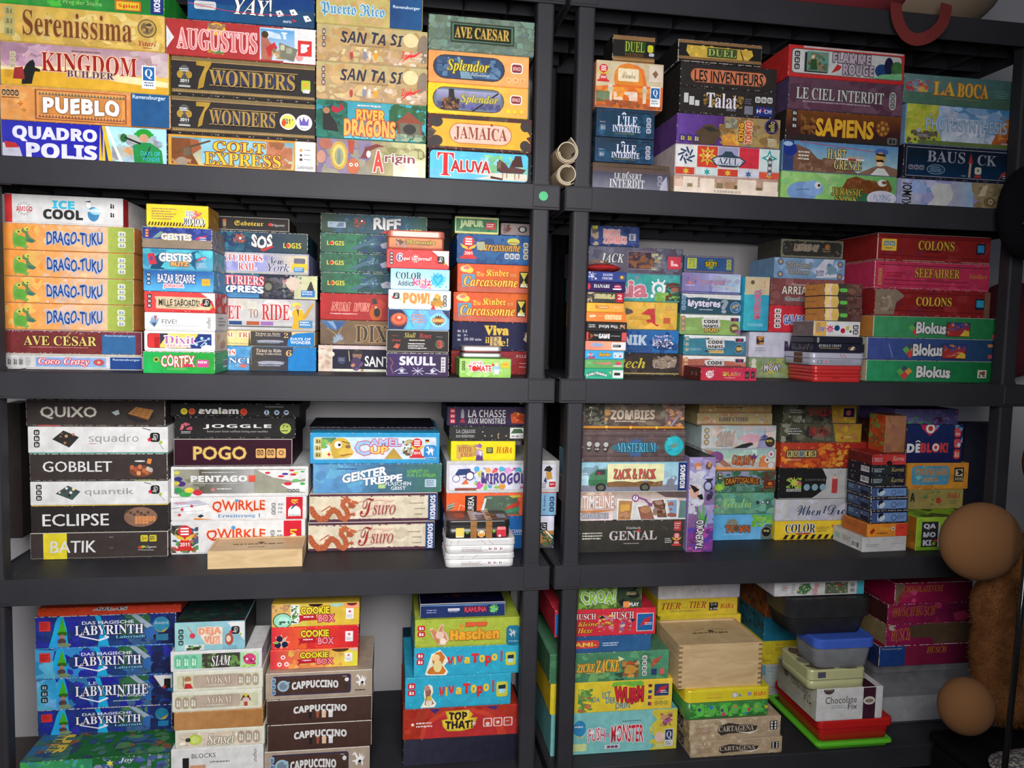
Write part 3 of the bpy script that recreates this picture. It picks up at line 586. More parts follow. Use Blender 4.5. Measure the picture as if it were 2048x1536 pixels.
stack((1100, 0, 3.658), ZA, .03, [
 (938, 1550, 280, '221', 'black and bronze box with golden picture and green title word', 'r 0 100 0 14 864;r 0 100 74 88 864;r 0 100 88 92 221;p ca4 10,22 88,26 90,50 84,74 14,76 9,50;b 12 86 20 76 22 12 db5,b93,ec6;r 34 70 28 72 453;T 35 69 34 66 ab5 s DUEL 343;l 74 30 78 74 5 531', {'wear': .5}),
 (955, 1660, 450, '322', 'dark brown box with orange tapered title plate', 'q 9 90 18 82 532 48;q 10 89 21 79 c75 48;T 14 86 26 78 222 Nw1 LES_INVENTEURS'),
 (948, 1652, 628, '322', 'black box with gold filigree behind white title and grey code panel', 'r 4 8.5 22 60 ccc;r 9.5 14.5 34 68 ccc;r 15.5 20 48 70 ccc;b 24 42 20 70 26 7 a84,863;b 54 66 20 70 20 7 a84,863;T 27 59 16 74 dde s Talat 543;m 48 60 74 86 2 99a;m 67 75 30 54 3 778;q 67 76 58 92 778 6;k 78 97 18 42 3 ccc 555;q 79 97 58 96 237 6;T 80 84 68 84 dde b H;T 84 88 62 78 c35 b U;T 88 96 68 84 dde b CH!'),
 (928, 1685, 822, '648', 'purple box with roaring monster, city and tilted yellow title', 'g 0 45 0 100 649 537;g 45 100 0 100 975 a95;b 40 100 0 100 44 22 864,b95,753,986;p 543 14,100 18,60 26,34 34,30 40,44 42,60 36,100;p 332 24,44 32,38 40,52 32,56;p c84 44,100 42,70 50,56 58,62 60,100;b 44 60 60 100 12 12 da4,c83;r 88 97 70 96 ba8;b 46 58 4 40 10 12 998,776;T 59 64 20 82 ea3 Br1w4 KING 532;T 65 72 12 90 c53 Br1w4 TOKYO eca;T 57 58.5 40 84 ccc nr1 Richard;k 2 22 70 96 3 437 cb4;o 91 26 26 437;o 91 26 21 221;T 88 94 8 44 dc8 nr1 iello;m 87 97 68 74 1 ddc'),
 (915, 1680, 1045, 'cbb', 'patterned tile box with grey title plaque across coloured squares', 'r 0 20 2 74 ddd;r 20 40 2 72 c43;r 40 60 2 40 99b;r 60 80 0 68 c34;r 80 100 0 72 cdd;r 0 18 76 98 c43;r 20 40 74 98 cdd;r 40 60 74 98 c43;r 60 80 74 98 ccd;r 80 100 78 100 d54;'
  + ''.join('l %g %g %g %g 6 346;' % (10+8*math.cos(a), 36+28*math.sin(a), 10+3*math.cos(a+.9), 36+12*math.sin(a+.9)) for a in [i*.785 for i in range(8)])
  + 's 10 36 14 4 ddd;s 10 36 8 4 346;s 30 34 34 8 db4 .5;s 30 34 22 8 c33;s 30 34 14 4 ec6;s 90 30 30 4 399 .4;s 90 30 16 4 eee;' + ''.join('s %g 88 13 6 %s;' % (x, c) for x, c in ((10, 'db4'), (30, '399'), (50, 'db4'), (70, '468'), (90, 'db5')))
  + 'r 19.6 20.2 0 100 ddd;r 39.7 40.3 0 100 ddd;r 59.7 60.3 0 100 ddd;r 79.7 80.3 0 100 ddd;r 0 100 73 75.5 ddd;p 345 33,46 38,34 44,28 47,16 53,16 56,28 62,34 67,46 62,64 56,68 44,68 38,64;p ccd 35,46 39,37 61,37 65,46 61,62 39,62;T 40 60 38 60 345 s AZUL;s 36.5 48 3 4 345;s 63.5 48 3 4 345;q 88.5 92.5 22 92 334;q 89 92 24 90 ccc;o 90.5 34 6 556;o 90.5 54 6 556;o 90.5 74 6 556'),
 (905, 1672, 1275, 'b98', 'beige skyline box with pale walls whose foot hides behind the ledge', 'r 0 100 0 100 b98;b 0 100 0 60 30 14 ca9,dba,a87;' + ''.join('r %g %g %g 84 %s;' % (x, x+w, y, c) for x, w, y, c in ((0, 8, 20, 'dba'), (8, 14, 4, 'edc'), (24, 14, 10, 'edc'), (40, 6, 30, '875'), (48, 10, 24, 'a86'), (57, 8, 40, '653'), (60, 18, 6, 'edc'), (78, 6, 44, '764'), (85, 14, 10, 'edc'), (12, 5, 40, '986'))) + 'r 0 100 60 100 edc;T 38 64 70 84 876 s CATHEDRALE'),
], 1415, G)
stack((1520, 0, 3.49), ZA, .05, [
 (200, 1010, 305, 'c33', 'red bordered white box with cyclists and grey block title', 'r 0 100 0 100 c33;r 12 99 0 6 cbb;q 2 98 10 90 555 12;q 2.6 97.4 12 88 ccc 12;k 4.5 9 18 80 3 322 ccc;r 13 33 20 84 332;r 15 33.5 16 80 698;b 16 33 20 78 16 12 576,a86,354;o 20 34 6 eca;p 353 18,44 23,40 24,76 18,76;T 37 70 14 46 bab B FLAMME 433;T 46 73 48 84 bab B ROUGE 433;p b33 36,82 41,52 45,58 43,70;e 80 62 6 22 247;e 86 46 4 30 224;e 93 52 5 24 463;e 94 50 4 22 474;p 7b8 72,88 80,74 98,66 98,88'),
 (200, 998, 530, '546', 'dusky mauve-brown box with white serif title and subtitle', 'g 0 100 0 100 645 545;b 0 100 0 100 26 34 756,534,645;T 6 83 30 68 ccc s LE_CIEL_INTERDIT 433;m 12 78 73 82 1 a9a;q 88 94 24 84 bbb 20;k 89 93 30 80 3 555 bbb'),
 (180, 985, 755, '322', 'dark chocolate box with chunky golden caps title and fossil shell', 'v 0 100 0 60 742 422;v 0 100 60 100 422 322;b 12 26 12 80 18 14 742,963,531;e 84 44 6 28 742;' + ''.join('o %g %g 6 a73;' % (84+4.4*math.cos(a), 44+20*math.sin(a)) for a in [i*.9 for i in range(7)]) + 'o 84 44 8 b84;T 25 76 22 84 da3 Hw2 SAPIENS 631;k 4 9 2 66 3 322 ccc;k 88 98 74 98 1 666 222'),
 (155, 965, 970, '68a', 'blue sky desert box with a moustached man in a blue cap', 'v 0 100 0 100 58b acc;p 754 10,10 22,26 30,56 50,70 60,84 66,100 8,100;b 8 60 50 100 24 20 864,976,643;p 865 64,100 80,70 90,66 100,76 100,100;r 0 9 0 100 347;e 6 30 6 22 238;e 4 12 4 8 9bd;l 14 2 80 22 2 b44;m 13 24 34 68 3 ddc;T 38 54 20 54 dc8 sw2 HART 332;T 55 69 38 52 da6 s an_der;T 44 68 56 88 dc8 sw2 GRENZE 332;r 46 70 50 55 eee;r 56 63 50 55 b33;e 85 20 6 11 46a;e 84 44 4.4 22 c95;p 322 80,26 88,28 89,36 80,32;p 221 80,48 86,46 88,54 82,56;e 84 62 3 8 eca;p ddd 76,100 82,76 88,76 93,100'),
 (145, 955, 1188, '8b6', 'green box with blue dinosaur head, cloud and brown raptor, foot hidden', 'g 0 100 0 100 9c7 6a6;b 0 50 0 70 16 26 9c7,ac8,7b7;e 18 66 13 34 79c;e 27 52 9 26 8ad;o 31 42 12 ddd;o 32 42 5 222;l 12 60 24 56 3 579;p 742 52,46 56,14 64,4 74,16 84,22 92,10 96,40 94,60 72,62;e 87 22 4 12 ddd;b 54 94 14 60 16 14 853,631;p 364 60,100 64,60 76,60 78,100;T 43 70 46 74 ca4 sw3 JURASSIC 342;T 46 66 74 96 ca4 sw3 SNACK 342;e 87 74 13 26 ccd;e 80 78 6 20 ccd;T 80 95 62 82 78a n FLYING;T 82 94 84 96 78a n GAMES'),
], 1395, G)
stack((1520, 0, 3.49), ZA, .05, [
 (1005, 1838, 505, '577', 'teal-green box with yellow-orange title and navy end strip', 'g 0 100 0 100 688 466;g 0 100 60 100 576 465;e 5 44 4 18 b44;e 11 34 5 18 79a;e 15 42 4 16 a95;r 9 18 42 60 ca5;b 2 20 20 62 16 10 c45,da4,58a;T 24 42 20 66 db4 sw2 LA c62;T 44 70 20 68 db4 sw2 BOCA c62;m 34 64 76 82 1 985;m 75 87 38 68 4 698;r 92 100 0 100 336;T 93.8 98 8 92 bbc Br1 KOSMOS'),
 (1015, 1850, 715, '79b', 'sky photo-like box between yellow-green foliage and orange tree', 'v 0 100 0 100 48b abc;b 16 80 0 90 26 30 9bd,ccd,7ad;b 30 66 30 90 18 26 dde,bcd;p ab4 0,0 12,0 18,20 24,50 32,100 0,100;b 0 26 0 90 30 18 bb4,9a3,cc5;b 0 26 66 100 12 12 654,665;p b63 70,100 76,60 82,30 90,10 100,0 100,100;b 74 100 20 100 26 18 c73,953,d84;r 10 96 90 100 674;T 16 84 34 62 bcd m PHOTOSYNTHESIS 79b;p 236 86,70 90,62 92,72 94,74 94,84 84,84;m 80 93 86 92 1 ccd;o 10 66 6 aab;m 9 20 76 84 2 aab'),
 (1000, 1800, 1000, '223', 'navy-black box with thin white frame and serif caps around a rocket', 'r 2 98 6 93 99a;r 2.3 97.7 8 91 123;v 4 96 30 90 123 135;T 20 53 14 48 99a s BAUS;T 64 81 18 50 99a s CK;p a33 56,46 58,14 60,46;l 58 46 57.5 88 8 b98;q 62 68 56 78 ccb;s 65 66 5 4 222;r 62 68 80 88 a33;e 28 70 8 15 89a;e 28 70 7.4 13 246;m 23 33 62 80 3 89a;k 4 18 60 74 3 889 123;p a44 83,92 86,70 95,56 92,74 87,80;m 87 95 78 90 2 ccc;m 50 54 84 88 1 ccb'),
 (960, 1800, 1240, '99c', 'lavender cloud box with inked upright title and mossy creature', 'g 0 30 0 100 99b 79c;b 2 60 0 100 26 34 aab,8ad,99c,bbd;p ccc 22,100 30,60 26,30 30,8 42,10 46,50 40,100;g 45 62 0 100 aab 9bd;p 986 60,0 100,0 100,100 68,100 66,60 61,30;b 62 98 0 100 26 22 875,a97,764;e 76 66 5 18 764;o 77 66 10 ba8;o 77 66 3 221;p cb9 66,50 70,10 74,6 72,44;T 3 11 14 92 222 Nr1w3 KUMO!'),
], 1420, G)
# ------------------------------------------------------------ second row, first unit
G = 'games on the second row of the first unit'
P = 'b 2 20 8 92 20 8 7bc,aab'
stack((0, 370, 3.84), ZB, .10, [
 (32, 945, 60, 'ddd', 'white box with black and ice-blue title, red end and starburst', 'r 0 6 0 100 c33;s 16 50 26 14 444 .6;s 16 50 23 14 eee .6;T 9.5 23 42 60 c34 b AMIGO;T 40 59 16 46 4bd B ICE;T 32 66 48 84 333 B COOL;o 71 28 13 ccc;o 71 28 10 eee;p 222 67,16 73,12 72,18;e 75 60 5 26 48b;e 77 50 5 12 ade;g 62 84 44 52 cde eee;k 88.5 94 14 78 2 ddd 222@Rr 0 14 0 100 b33', {'d': .24}),
 (18, 1030, 285, 'e95', 'orange dragon box with blue title, highest of the four alike', DT(0), {'wear': .45, 'tray': 'c83'}),
 (25, 1028, 492, 'e95', 'orange dragon box with blue title, second of the four alike', DT(1), {'wear': .4, 'tray': 'c83'}),
 (20, 1028, 697, 'e95', 'orange dragon box with blue title, third of the four alike', DT(2), {'wear': .5, 'tray': 'c83'}),
 (25, 1025, 900, 'e95', 'orange dragon box with blue title, lowest of the four alike', DT(3), {'wear': .45, 'tray': 'c83'}),
 (-12, 1090, 1105, '734', 'scuffed maroon box with gold serif title and blue end', 'r 0 72 8 94 733;b 0 72 10 92 20 12 723,844;T 17 68 22 62 dc7 s AVE_CESAR 522;l 47 21 49 13 2.5 dc7;m 21 64 67 76 1 b77;r 72 96 12 94 369;T 74 96 12 22 abc N Ravensburger;b 0 100 0 10 30 3 cba,bba;b 0 100 92 100 30 3 cba,ccc', {'wear': .62, 'tray': 'ccb'}),
 (5, 1095, 1300, 'ccc', 'low white box with pink-white script title on blue panel', 'r 24 74 12 84 8ad;b 24 74 12 84 10 18 7ac,9be;k 4 16 10 84 3 bbb 555;m 17 21 14 80 6 999;T 26 62 16 78 fdd Sh2w3 Coco_Crazy c45;e 69 46 4 26 b55;s 69 46 20 9 c54;o 69 46 10 dba;r 77 100 4 96 248;T 79 99 14 34 bcd N Ravensburger', {'wear': .5}),
], 1415, G)
stack((0, 370, 3.84), ZB, .008, [
 (1122, 1600, 140, 'ec3', 'yellow card box lying upside down with hazard stripes at foot', 'm 8 50 16 74 5 975;' + ''.join('p 432 %g,96 %g,96 %g,80 %g,80;' % (x, x+2.6, x+4.6, x+2) for x in range(2, 96, 5)) + 'T 60 94 58 88 222 sr180w3 COLOR ddd;T 64 80 26 56 332 nr180 Addict eee;b 74 92 22 60 14 8 d74,d49,e95@R r 0 100 0 100 a73;b 0 100 0 100 20 24 b93,852,985', {'d': .10}),
 (1090, 1628, 315, '348', 'midnight blue ghost box with brown parcel tape along its foot', 'v 0 100 0 60 237 349;b 0 100 0 56 18 20 348,236,45a;p 798 18,40 26,18 30,22 24,48 14,54;r 0 100 56 100 876;T 27 71 28 60 eed Hw4 GEISTES 875;k 4 9 10 50 3 b44 dc6;p c35 77,50 82,38 96,32 88,44 84,46 78,56;m 83 94 42 62 2 ccd@R r 0 100 0 100 888;b 0 100 0 100 12 30 99a,777', {'d': .13, 'wear': .5}),
 (1094, 1635, 482, '5ab', 'teal ghost box with white title and red playing card', 'v 0 100 0 100 4ab 59b;p 146 10,100 16,40 28,10 34,50 30,100;p 157 66,60 70,10 80,0 82,60 76,100;b 0 100 0 100 10 30 5bc,38a;p b34 6,24 16,20 20,74 9,80;e 12 48 2 12 548;T 23 70 18 62 dee Hw4 GEISTES 678;T 40 66 62 82 da6 Hw2 BLITZ 853;p c45 77,50 82,38 92,28 88,42 84,46 78,56;m 84 92 38 52 2 ccd;m 76 94 62 92 4 abc@R b 0 100 0 100 16 26 8bc,9bd,aab', {'d': .13}),
 (1100, 1640, 645, '49c', 'blue box with white wobbly title and red second word', 'v 0 100 0 100 259 5ad;k 4 10 12 76 3 235 ddd;T 20 74 18 60 dde Nw3 BAZAR_BIZARRE 347;T 28 58 66 88 d44 Nw2 JUNIOR dde;q 84 96 36 70 da3 4;m 86 94 50 56 1 b44@R b 0 100 0 100 12 26 7ac,9bd', {'d': .13}),
 (1106, 1655, 812, 'c33', 'red box with tan scroll plate and black skull title', 'p d44 0,0 80,0 94,30 96,90 0,100;p ddd 80,0 100,0 100,80 96,40;p cb9 14,22 90,24 96,70 92,88 16,84 17,50;b 16 90 28 80 14 16 ca8,dba;T 20 78 36 70 322 Nw8 MILLE_SABORDS! cb9;k 4 10 12 84 3 222 ddd;G 88 50 20;m 30 66 74 80 1 975@R b 0 100 0 100 10 26 ddd,c99', {'d': .13}),
 (1108, 1655, 972, 'ddd', 'white box with thin grey title beside a painted handprint', 'p 79b 8,50 10,22 11,22 12,48 12.5,16 14,16 14,46 16,18 17.4,18 16,48 19,28 20,32 17,66 13,84 9,70 6,54 7,50;p c55 14,16 14.2,46 16,46 17,18;p 456 9,60 16,56 14,82;T 24 45 38 62 555 m FIVE!;m 24 84 72 78 1 aaa;T 88 94 22 86 666 nr1 steffen@R m 20 80 20 80 3 999', {'d': .13}),
 (1106, 1650, 1115, 'ddd', 'white bordered box with purple title over red, yellow and blue panels', 'q 4 96 10 86 334 14;r 5 22 12 84 c33;p a22 14,30 22,30 20,84 14,84;p ec6 34,10 76,10 78,84 22,84 22,70;p 237 78,10 96,10 96,84 60,84;l 74 54 88 40 4 bcd;l 80 74 92 30 4 bcd;o 74 64 8 9cd;o 82 32 8 9cd;o 92 34 7 9cd;o 88 60 6 9cd;T 28 72 22 62 a6a s Dixit eee;T 30 66 66 82 d89 Nh1 JINX eee;e 90 82 9 16 ddd@R r 0 100 0 100 dcb;b 10 90 10 90 6 30 db9,c98', {'d': .13}),
 (1097, 1650, 1275, '294', 'green box with white cartoon title, pink ribbon and yellow flower', 'g 0 100 0 100 2a5 293;s 18 36 16 9 eb3;o 18 36 7 332;T 25 72 16 70 eee Nw5 CORTEX b33;p c35 56,56 70,56 70,68 56,68;q 75 92 34 70 c48 6;T 77 90 40 52 eee b NEW;m 33 66 76 88 2 7c7@R r 0 100 0 100 4a6;m 10 80 14 60 4 8c8;z 60 90 40 80', {'d': .14, 'wear': .5}),
], 1450, G)
stack((420, 390, 4.042), ZB, .15, [
 (20, 640, 165, '322', 'thin black box with yellow blackletter title and tiny miner', 'e 15 30 2.6 14 a53;e 15 54 2.2 24 875;r 13 17 70 90 543;T 28 66 24 62 db4 f Saboteur;e 76 46 3 12 c33;T 78 95 40 62 ccc ih1 Gigamic', {'wear': .6, 'd': .14}),
 (-30, 790, 280, '245', 'dark sea box with goldfish and ballooned white title', 'g 0 100 0 100 136 344;b 0 50 0 100 26 22 257,255,367,146;e 17 70 4 14 379;b 26 38 10 60 14 9 c64,955,a42;o 33 34 6 eee;T 44 65 14 80 ddd Hw8 SOS 444;p b33 52,90 64,66 67,70 56,98;T 76 94 48 76 dc4 b LOGIS;e 80.7 62 1.8 11 c33', {'wear': .5}),
 (-60, 800, 447, '99c', 'pale lilac railway box with red title and yellow taxi', 'r 0 100 0 100 aaa;r 1 99 8 90 99c;b 3 70 10 88 20 26 88c,aac;g 60 99 8 90 99b dc9;T 2 56 10 42 c33 s AVENTURIERS eee;T 22 29 56 80 99b n DU;T 33 50 50 84 c33 s RAIL eee;T 60 76 12 54 334 ch1 New bbc;T 60 82 48 88 334 ih1w2 York bbc;e 92 60 8 20 db3;r 84 99 50 76 db3;q 86 97 20 46 667;q 86 96 64 88 48b 4;m 87 95 68 84 2 dde', {'tray': 'bbb', 'd': .25}),
 (-90, 872, 622, '134', 'dark blue train box with white curved title and locomotive', 'g 0 55 0 100 236 379;v 0 52 60 100 258 48b;p 223 50,0 72,0 86,100 50,100;b 50 80 10 100 44 14 334,223,667,554;e 58 50 5 26 332;e 58 50 3 16 776;g 80 100 0 100 bb9 cc9;b 70 88 0 70 14 12 a66,c99,487;e 79 34 6 28 cba;p 333 90,72 94,24 95,24 98,72;T 1 54 8 46 dcc sa8 AVENTURIERS c34;T 14 54 50 80 eee Ba12 EXPRESS 247;T 5 11 50 76 c33 s L eee;m 26 42 84 90 1 79a;q 86 98 62 90 37b 6;m 87 97 66 86 2 dde', {'d': .25}),
 (-100, 852, 823, 'bab', 'light silver box with tall red serif title and lady in yellow', 'g 0 100 0 100 ccc aaa;b 0 90 0 60 26 28 ccb,dcc,bbb;T 3 36 22 66 b33 s TICKET dcc;T 43 51 32 60 976 s TO;T 54 78 16 66 b33 s RIDE dcc;r 0 100 72 84 bbb;' + ''.join('r %g %g 72 84 %s;' % (x, x+11, c) for x, c in ((6, '664'), (26, '247'), (41, 'a53'), (53, '96a'))) + 'r 0 80 87 90 444;p da2 82,30 89,30 91,56 89,94 80,94 82,60 80,44;e 84 16 4 8 dc4;e 85 22 2.2 7 c97;p c92 88,60 98,8 99,12 92,60;p 543 84,30 86,30 86,56;q 86 98 66 90 48b 6;m 87 97 70 86 2 dde', {'d': .25, 'tray': '999'}),
 (-90, 848, 1085, 'db8', 'low cream and dark map box with red title and blue end', 'r 0 46 0 100 dc8;b 0 44 0 100 16 22 cb7,ec9;T 2 30 12 42 b33 s VAMOS_AL eec;T 33 52 10 44 b33 s TREN! eec;l 20 84 44 90 2 443;' + TRAIN2 + 'T 73 77 8 42 ca6 s 2', {'d': .25}),
 (-85, 858, 1213, '37a', 'low blue and dark map box with red and white title, lowest in stack', 'g 0 46 0 100 37b 59c;b 20 44 0 100 16 22 6ac,48b;T 4 30 14 36 c33 s FERROS eee;T 4 50 48 72 dde s FRANCIA 247;e 37 82 3 8 c66;l 28 84 46 84 2 a86;' + TRAIN2 + 'T 74 79 12 38 ca6 s 6;p 17b 76,100 76,40 100,40 100,100', {'d': .25}),
], 1418, G)
LOG = 'g 0 34 0 100 354 375;b 0 44 0 60 22 20 264,375,354;b 40 100 0 100 20 30 245,356,347;g 60 100 0 100 356 379;T 6 22 40 64 dc4 b LOGIS;e 10.3 52 1.8 9 c33;p 467 26,84 32,66 38,50 46,30 52,14 50,36 56,50 48,56 40,66 34,84;b 36 54 20 64 12 8 689,356;o 49 50 3 cdd;p aab 56,50 62,36 68,44 66,70 58,72;o 63 52 3 c33'
stack((420, 390, 4.042), ZB, .15, [
 (895, 1755, 140, '355', 'dark teal box with bubbly white title and small goldfish, topmost of stack', 'g 0 60 0 100 343 356;g 60 100 0 100 257 354;b 10 90 0 100 22 22 356,246,467;q 6 23 42 74 9ab 10;b 8 21 46 70 8 10 678;b 31 41 18 66 14 9 b54,943;o 38 34 5 eee;T 49 75 14 78 ccc Hw8 RIFF 444;p b33 56,90 72,68 74,74 60,98;T 81 95 68 92 dc4 b LOGIS;e 84.6 80 1.6 9 c33', {'wear': .5, 'd': .16}),
 (890, 1750, 300, '355', 'dark green shark box, highest of three alike', LOG, {'wear': .5, 'd': .16}),
 (888, 1750, 460, '355', 'dark green shark box, middle of three alike', LOG, {'wear': .5, 'd': .16}),
 (895, 1750, 618, '355', 'dark green shark box, lowest of three alike', LOG, {'wear': .5, 'd': .16}),
 (890, 1750, 788, 'a22', 'crimson box with fox reading and outlined red title', 'g 0 100 0 100 a22 933;T 10 28 34 66 933 Sw2 NOM d87;T 31 46 34 66 933 Sw2 D\'UN d87;m 9 36 76 84 1 dbb;e 52 72 6 32 b52;p b43 47,44 56,16 62,36 58,56 48,54;p 433 48,20 51,12 54,34 49,40;o 52 50 4 dda;e 53 70 3 18 322;T 64 92 34 66 933 Sw2 RENARD d87', {'d': .2}),
 (890, 1745, 1005, '754', 'brown fairy-tale box with blue balloon, tiny castle and ornate title', 'g 0 100 0 100 654 864;p 469 0,2 24,2 20,26 14,42 6,30;p 79b 6,4 18,4 14,38;p 358 12,4 24,4 16,40;l 6 32 15 60 1.5 ba8;l 20 26 17 56 1.5 ba8;p 89a 12,96 12,66 14,72 14,56 16,64 16.5,50 18,64 19,56 20,72 21,64 22,96;b 0 60 80 100 10 14 765,654;T 33 80 20 88 433 s DIXIT b96', {'d': .2}),
 (872, 1740, 1207, '223', 'navy hero box with white column border and silver scratched title', 'r 0 100 0 14 cbb;r 0 100 90 100 ccb;r 0 13 0 100 cba;b 0 12 10 90 12 14 b98,ccb;e 12 34 3 10 dcb;p 346 18,44 25,44 25,64 21.5,74 18,62;m 19 24 50 62 2 a87;e 36 36 4.4 20 865;p 322 32,20 40,16 41,32 32,32;e 35 70 5 26 435;b 30 42 60 98 10 8 a75,647;l 28 20 29 60 3 ba7;T 43 92 40 80 ddd Nw3 SANTORINI 223;', {'d': .2}),
], 1425, G)
stack((750, 390, 3.939), ZB, .006, [
 (90, 550, 268, 'b65', 'copper coloured tin with rounded rim lid and gilt title', 'v 4 96 42 94 c85 b75;b 16 34 46 94 10 12 754,543,a88;T 32 84 52 72 cb5 f Mascarade 753;m 52 86 76 82 1 654', {'k': 'tin', 'd': .1, 'lh': .36}),
 (92, 585, 420, 'c33', 'red box with white burst behind purple and white title', 'p d44 0,0 70,0 88,60 100,90 100,100 0,100;p ddd 72,0 100,0 100,86 92,56;b 4 70 0 100 20 9 c33,d55;s 46 48 26 11 eee;T 16 24 22 62 437 Ss1 6 eee;T 26 72 36 62 eee Sw2 qui_surprend! b33;k 4 10 14 86 4 222 ddd;G 87 50 20', {'d': .12}),
 (122, 588, 573, '9ce', 'pale blue box with black title, splash and cyan heart', 'v 0 100 0 100 9cd bdf;T 8 52 16 50 332 sw5 COLOR;T 12 38 58 84 433 b Addict;T 38 70 42 80 e46 Nw5 kidz;b 36 70 24 96 8 10 e8a,eb8;s 80 50 40 11 4bd .7;b 70 96 10 90 9 8 4bd,5ce;p 29c 80,82 72,42 74,26 79,30 80,38 83,26 88,26 90,42;p 4bd 80,70 74.5,42 76,34 80,46 84,32 88,38', {'d': .12}),
 (105, 598, 740, 'ddd', 'white box with orange comic title and running warrior', 'b 0 100 0 100 14 22 ddc,ccc,eed;G 12 32 17;T 23 66 14 72 e84 Bw4 POW! fca;p b83 68,80 72,40 78,20 84,26 84,50 90,60 84,84;e 78 28 4 14 da4;b 68 88 40 90 12 10 684,c73,b93;p c33 68,100 72,70 76,100;k 88 94 22 86 3 222 ddd', {'d': .12}),
 (103, 588, 895, '59c', 'blue and navy box with orange swirl creature and round emblem', 'g 0 100 0 100 57a 7ad;p 224 0,0 22,0 34,50 24,100 0,100;b 30 60 0 100 14 30 6ad,59c,8bd;p 5bd 26,0 40,0 34,50 42,100 28,100 36,50;p 5bd 62,0 56,0 66,50 58,100 66,100 72,50;p 335 88,0 100,0 100,44;e 17 50 14 34 943;e 17 46 12 28 c64;e 17 46 7 16 b43;e 17 40 3 8 eb9;m 38 62 22 70 4 c86;e 82 50 14 36 8cd;s 82 52 30 12 543 .7;q 72 92 40 62 c63 20;T 73 91 44 58 fc7 b GEMS', {'d': .12}),
 (90, 582, 1058, '322', 'worn black box with small red and yellow title above white lines', 'T 28 46 10 32 cb5 ih1 Skull;T 52 72 12 34 c44 ih1 Roses;m 36 66 42 50 1 eec;m 34 66 58 88 3 ccc;m 8 18 24 28 1 a54;T 8 22 40 50 b44 sh1 Lui-meme;p b54 10,78 16,58 18,66 22,60 18,84;o 86 60 22 354;o 86 60 18 643;T 82 90 44 78 c44 s 3;m 80 92 26 30 1 999', {'d': .13, 'wear': .65}),
 (90, 582, 1240, '324', 'dark violet box with huge silver title, scrollwork and barcode', 'g 0 100 0 100 325 324;T 20 79 12 52 ccd B SKULL;o 50 38 7 325;o 48.7 37 2 bbc;o 51.6 37 2 bbc;' + ''.join('l %g %g %g %g 2.5 bbc;' % q for q in ((12, 82, 24, 62), (24, 62, 30, 74), (18, 88, 34, 86), (20, 72, 28, 88), (88, 82, 76, 62), (76, 62, 70, 74), (82, 88, 62, 86), (80, 72, 70, 88), (50, 60, 50, 92), (40, 76, 60, 76), (42, 62, 58, 92), (58, 62, 42, 92))) + 'e 24 76 3 8 bbc;e 74 76 3 8 bbc;z 88 95 14 80;' + 'l 4 20 10 40 3 954;l 10 40 6 60 3 954;l 6 60 10 90 3 954', {'d': .13, 'wear': .5}),
], 1430, G)
stack((750, 390, 3.939), ZB, .14, [
 (628, 975, 163, '586', 'green and cream framed little card box with thin lettering', 'r 0 100 0 100 cc8;r 2 98 10 90 475;b 2 98 10 90 10 20 586,364;T 12 64 22 70 cc9 n JAIPUR 9b8;q 71 93 30 72 b44 12;m 73 91 38 64 2 edd', {'d': .1, 'tray': 'cb5'}),
 (645, 1270, 300, '259', 'blue castle game box with red award statue and gold blackletter title', 'g 0 100 0 100 358 26a;b 0 100 0 100 26 26 358,369,247;J 14 6 86 c33 2001;T 27 80 24 56 da4 Sr0w2 Carcassonne 532;p aa8 24,26 34,24 36,52 25,54;e 71 20 8 12 bb5;p 974 66,22 76,22 78,26 64,26;k 60 80 62 82 3 ccc 247;k 84 90 22 84 3 ddc 532', {'d': .25}),
 (648, 1260, 535, 'c52', 'orange box with duck and two-line gold blackletter title, upper one', KIN, {'d': .25, 'wear': .3}),
 (617, 1240, 760, 'c52', 'orange box with duck and two-line gold blackletter title, lower one', KIN, {'d': .25, 'wear': .3}),
 (607, 1240, 992, '224', 'dark navy box with gold blackletter title and small white notes', 'T 40 70 12 44 db4 s Viva b94;T 41 46 52 74 db4 s il;p ca6 47,50 61,50 61,84 47,84;T 48 60 50 84 876 s R;T 60 70 56 84 db4 s e!;k 5 11 26 72 3 224 bbc;T 12 18 28 38 bbc s 3-6;T 14 19 43 51 bbc s 8+;T 14 36 56 66 bbc s 20-30_min;p 322 88,60 94,22 99,28 96,76;p ccb 89,60 94,26 98,30 95,72;m 90 96 34 66 4 a87', {'d': .25}),
 (600, 1240, 1222, '822', 'dark red box at the foot behind the green tomato box', 'b 0 100 0 100 20 30 823,722,933;T 80 96 14 26 cbb t FILES;m 84 98 50 56 1 cbb;m 84 98 66 72 1 cbb', {'d': .25}),
], 1405, G)
stack((750, 390, 3.939), ZB, .006, [
 (683, 1000, 1186, 'aaa', 'flat bare silver tin, upper of the pair on a green box', '', {'k': 'tin', 'm': M_SILVER, 'lh': .72, 'd': .075, 'dy': .012, 'cat': 'tin', 'body': '844'}),
 (683, 1000, 1240, 'aaa', 'flat bare silver tin, lower of the pair on a green box', '', {'k': 'tin', 'm': M_SILVER, 'lh': .72, 'd': .075, 'dy': .012, 'cat': 'tin', 'body': '686'}),
 (665, 1072, 1285, '9c6', 'light green box with red tomato title and aproned figure', 'v 0 100 0 100 ac7 8b5;b 0 100 0 100 16 24 ad8,9c5;k 4 10 12 66 3 332 9c6;T 20 44 14 34 c44 Nw4 CACHE eee;T 16 62 34 68 c33 Hw5 TOMATE eee;o 29 54 14 c22;e 72 54 7 24 9bd;e 72 28 4 12 eca;p ddd 67,56 78,56 76,84 68,84;p c33 66,38 62,34 64,20 68,30;q 81 96 14 46 eb3 4;m 84 93 26 34 1 b44', {'d': .12}),
], 1440, G)
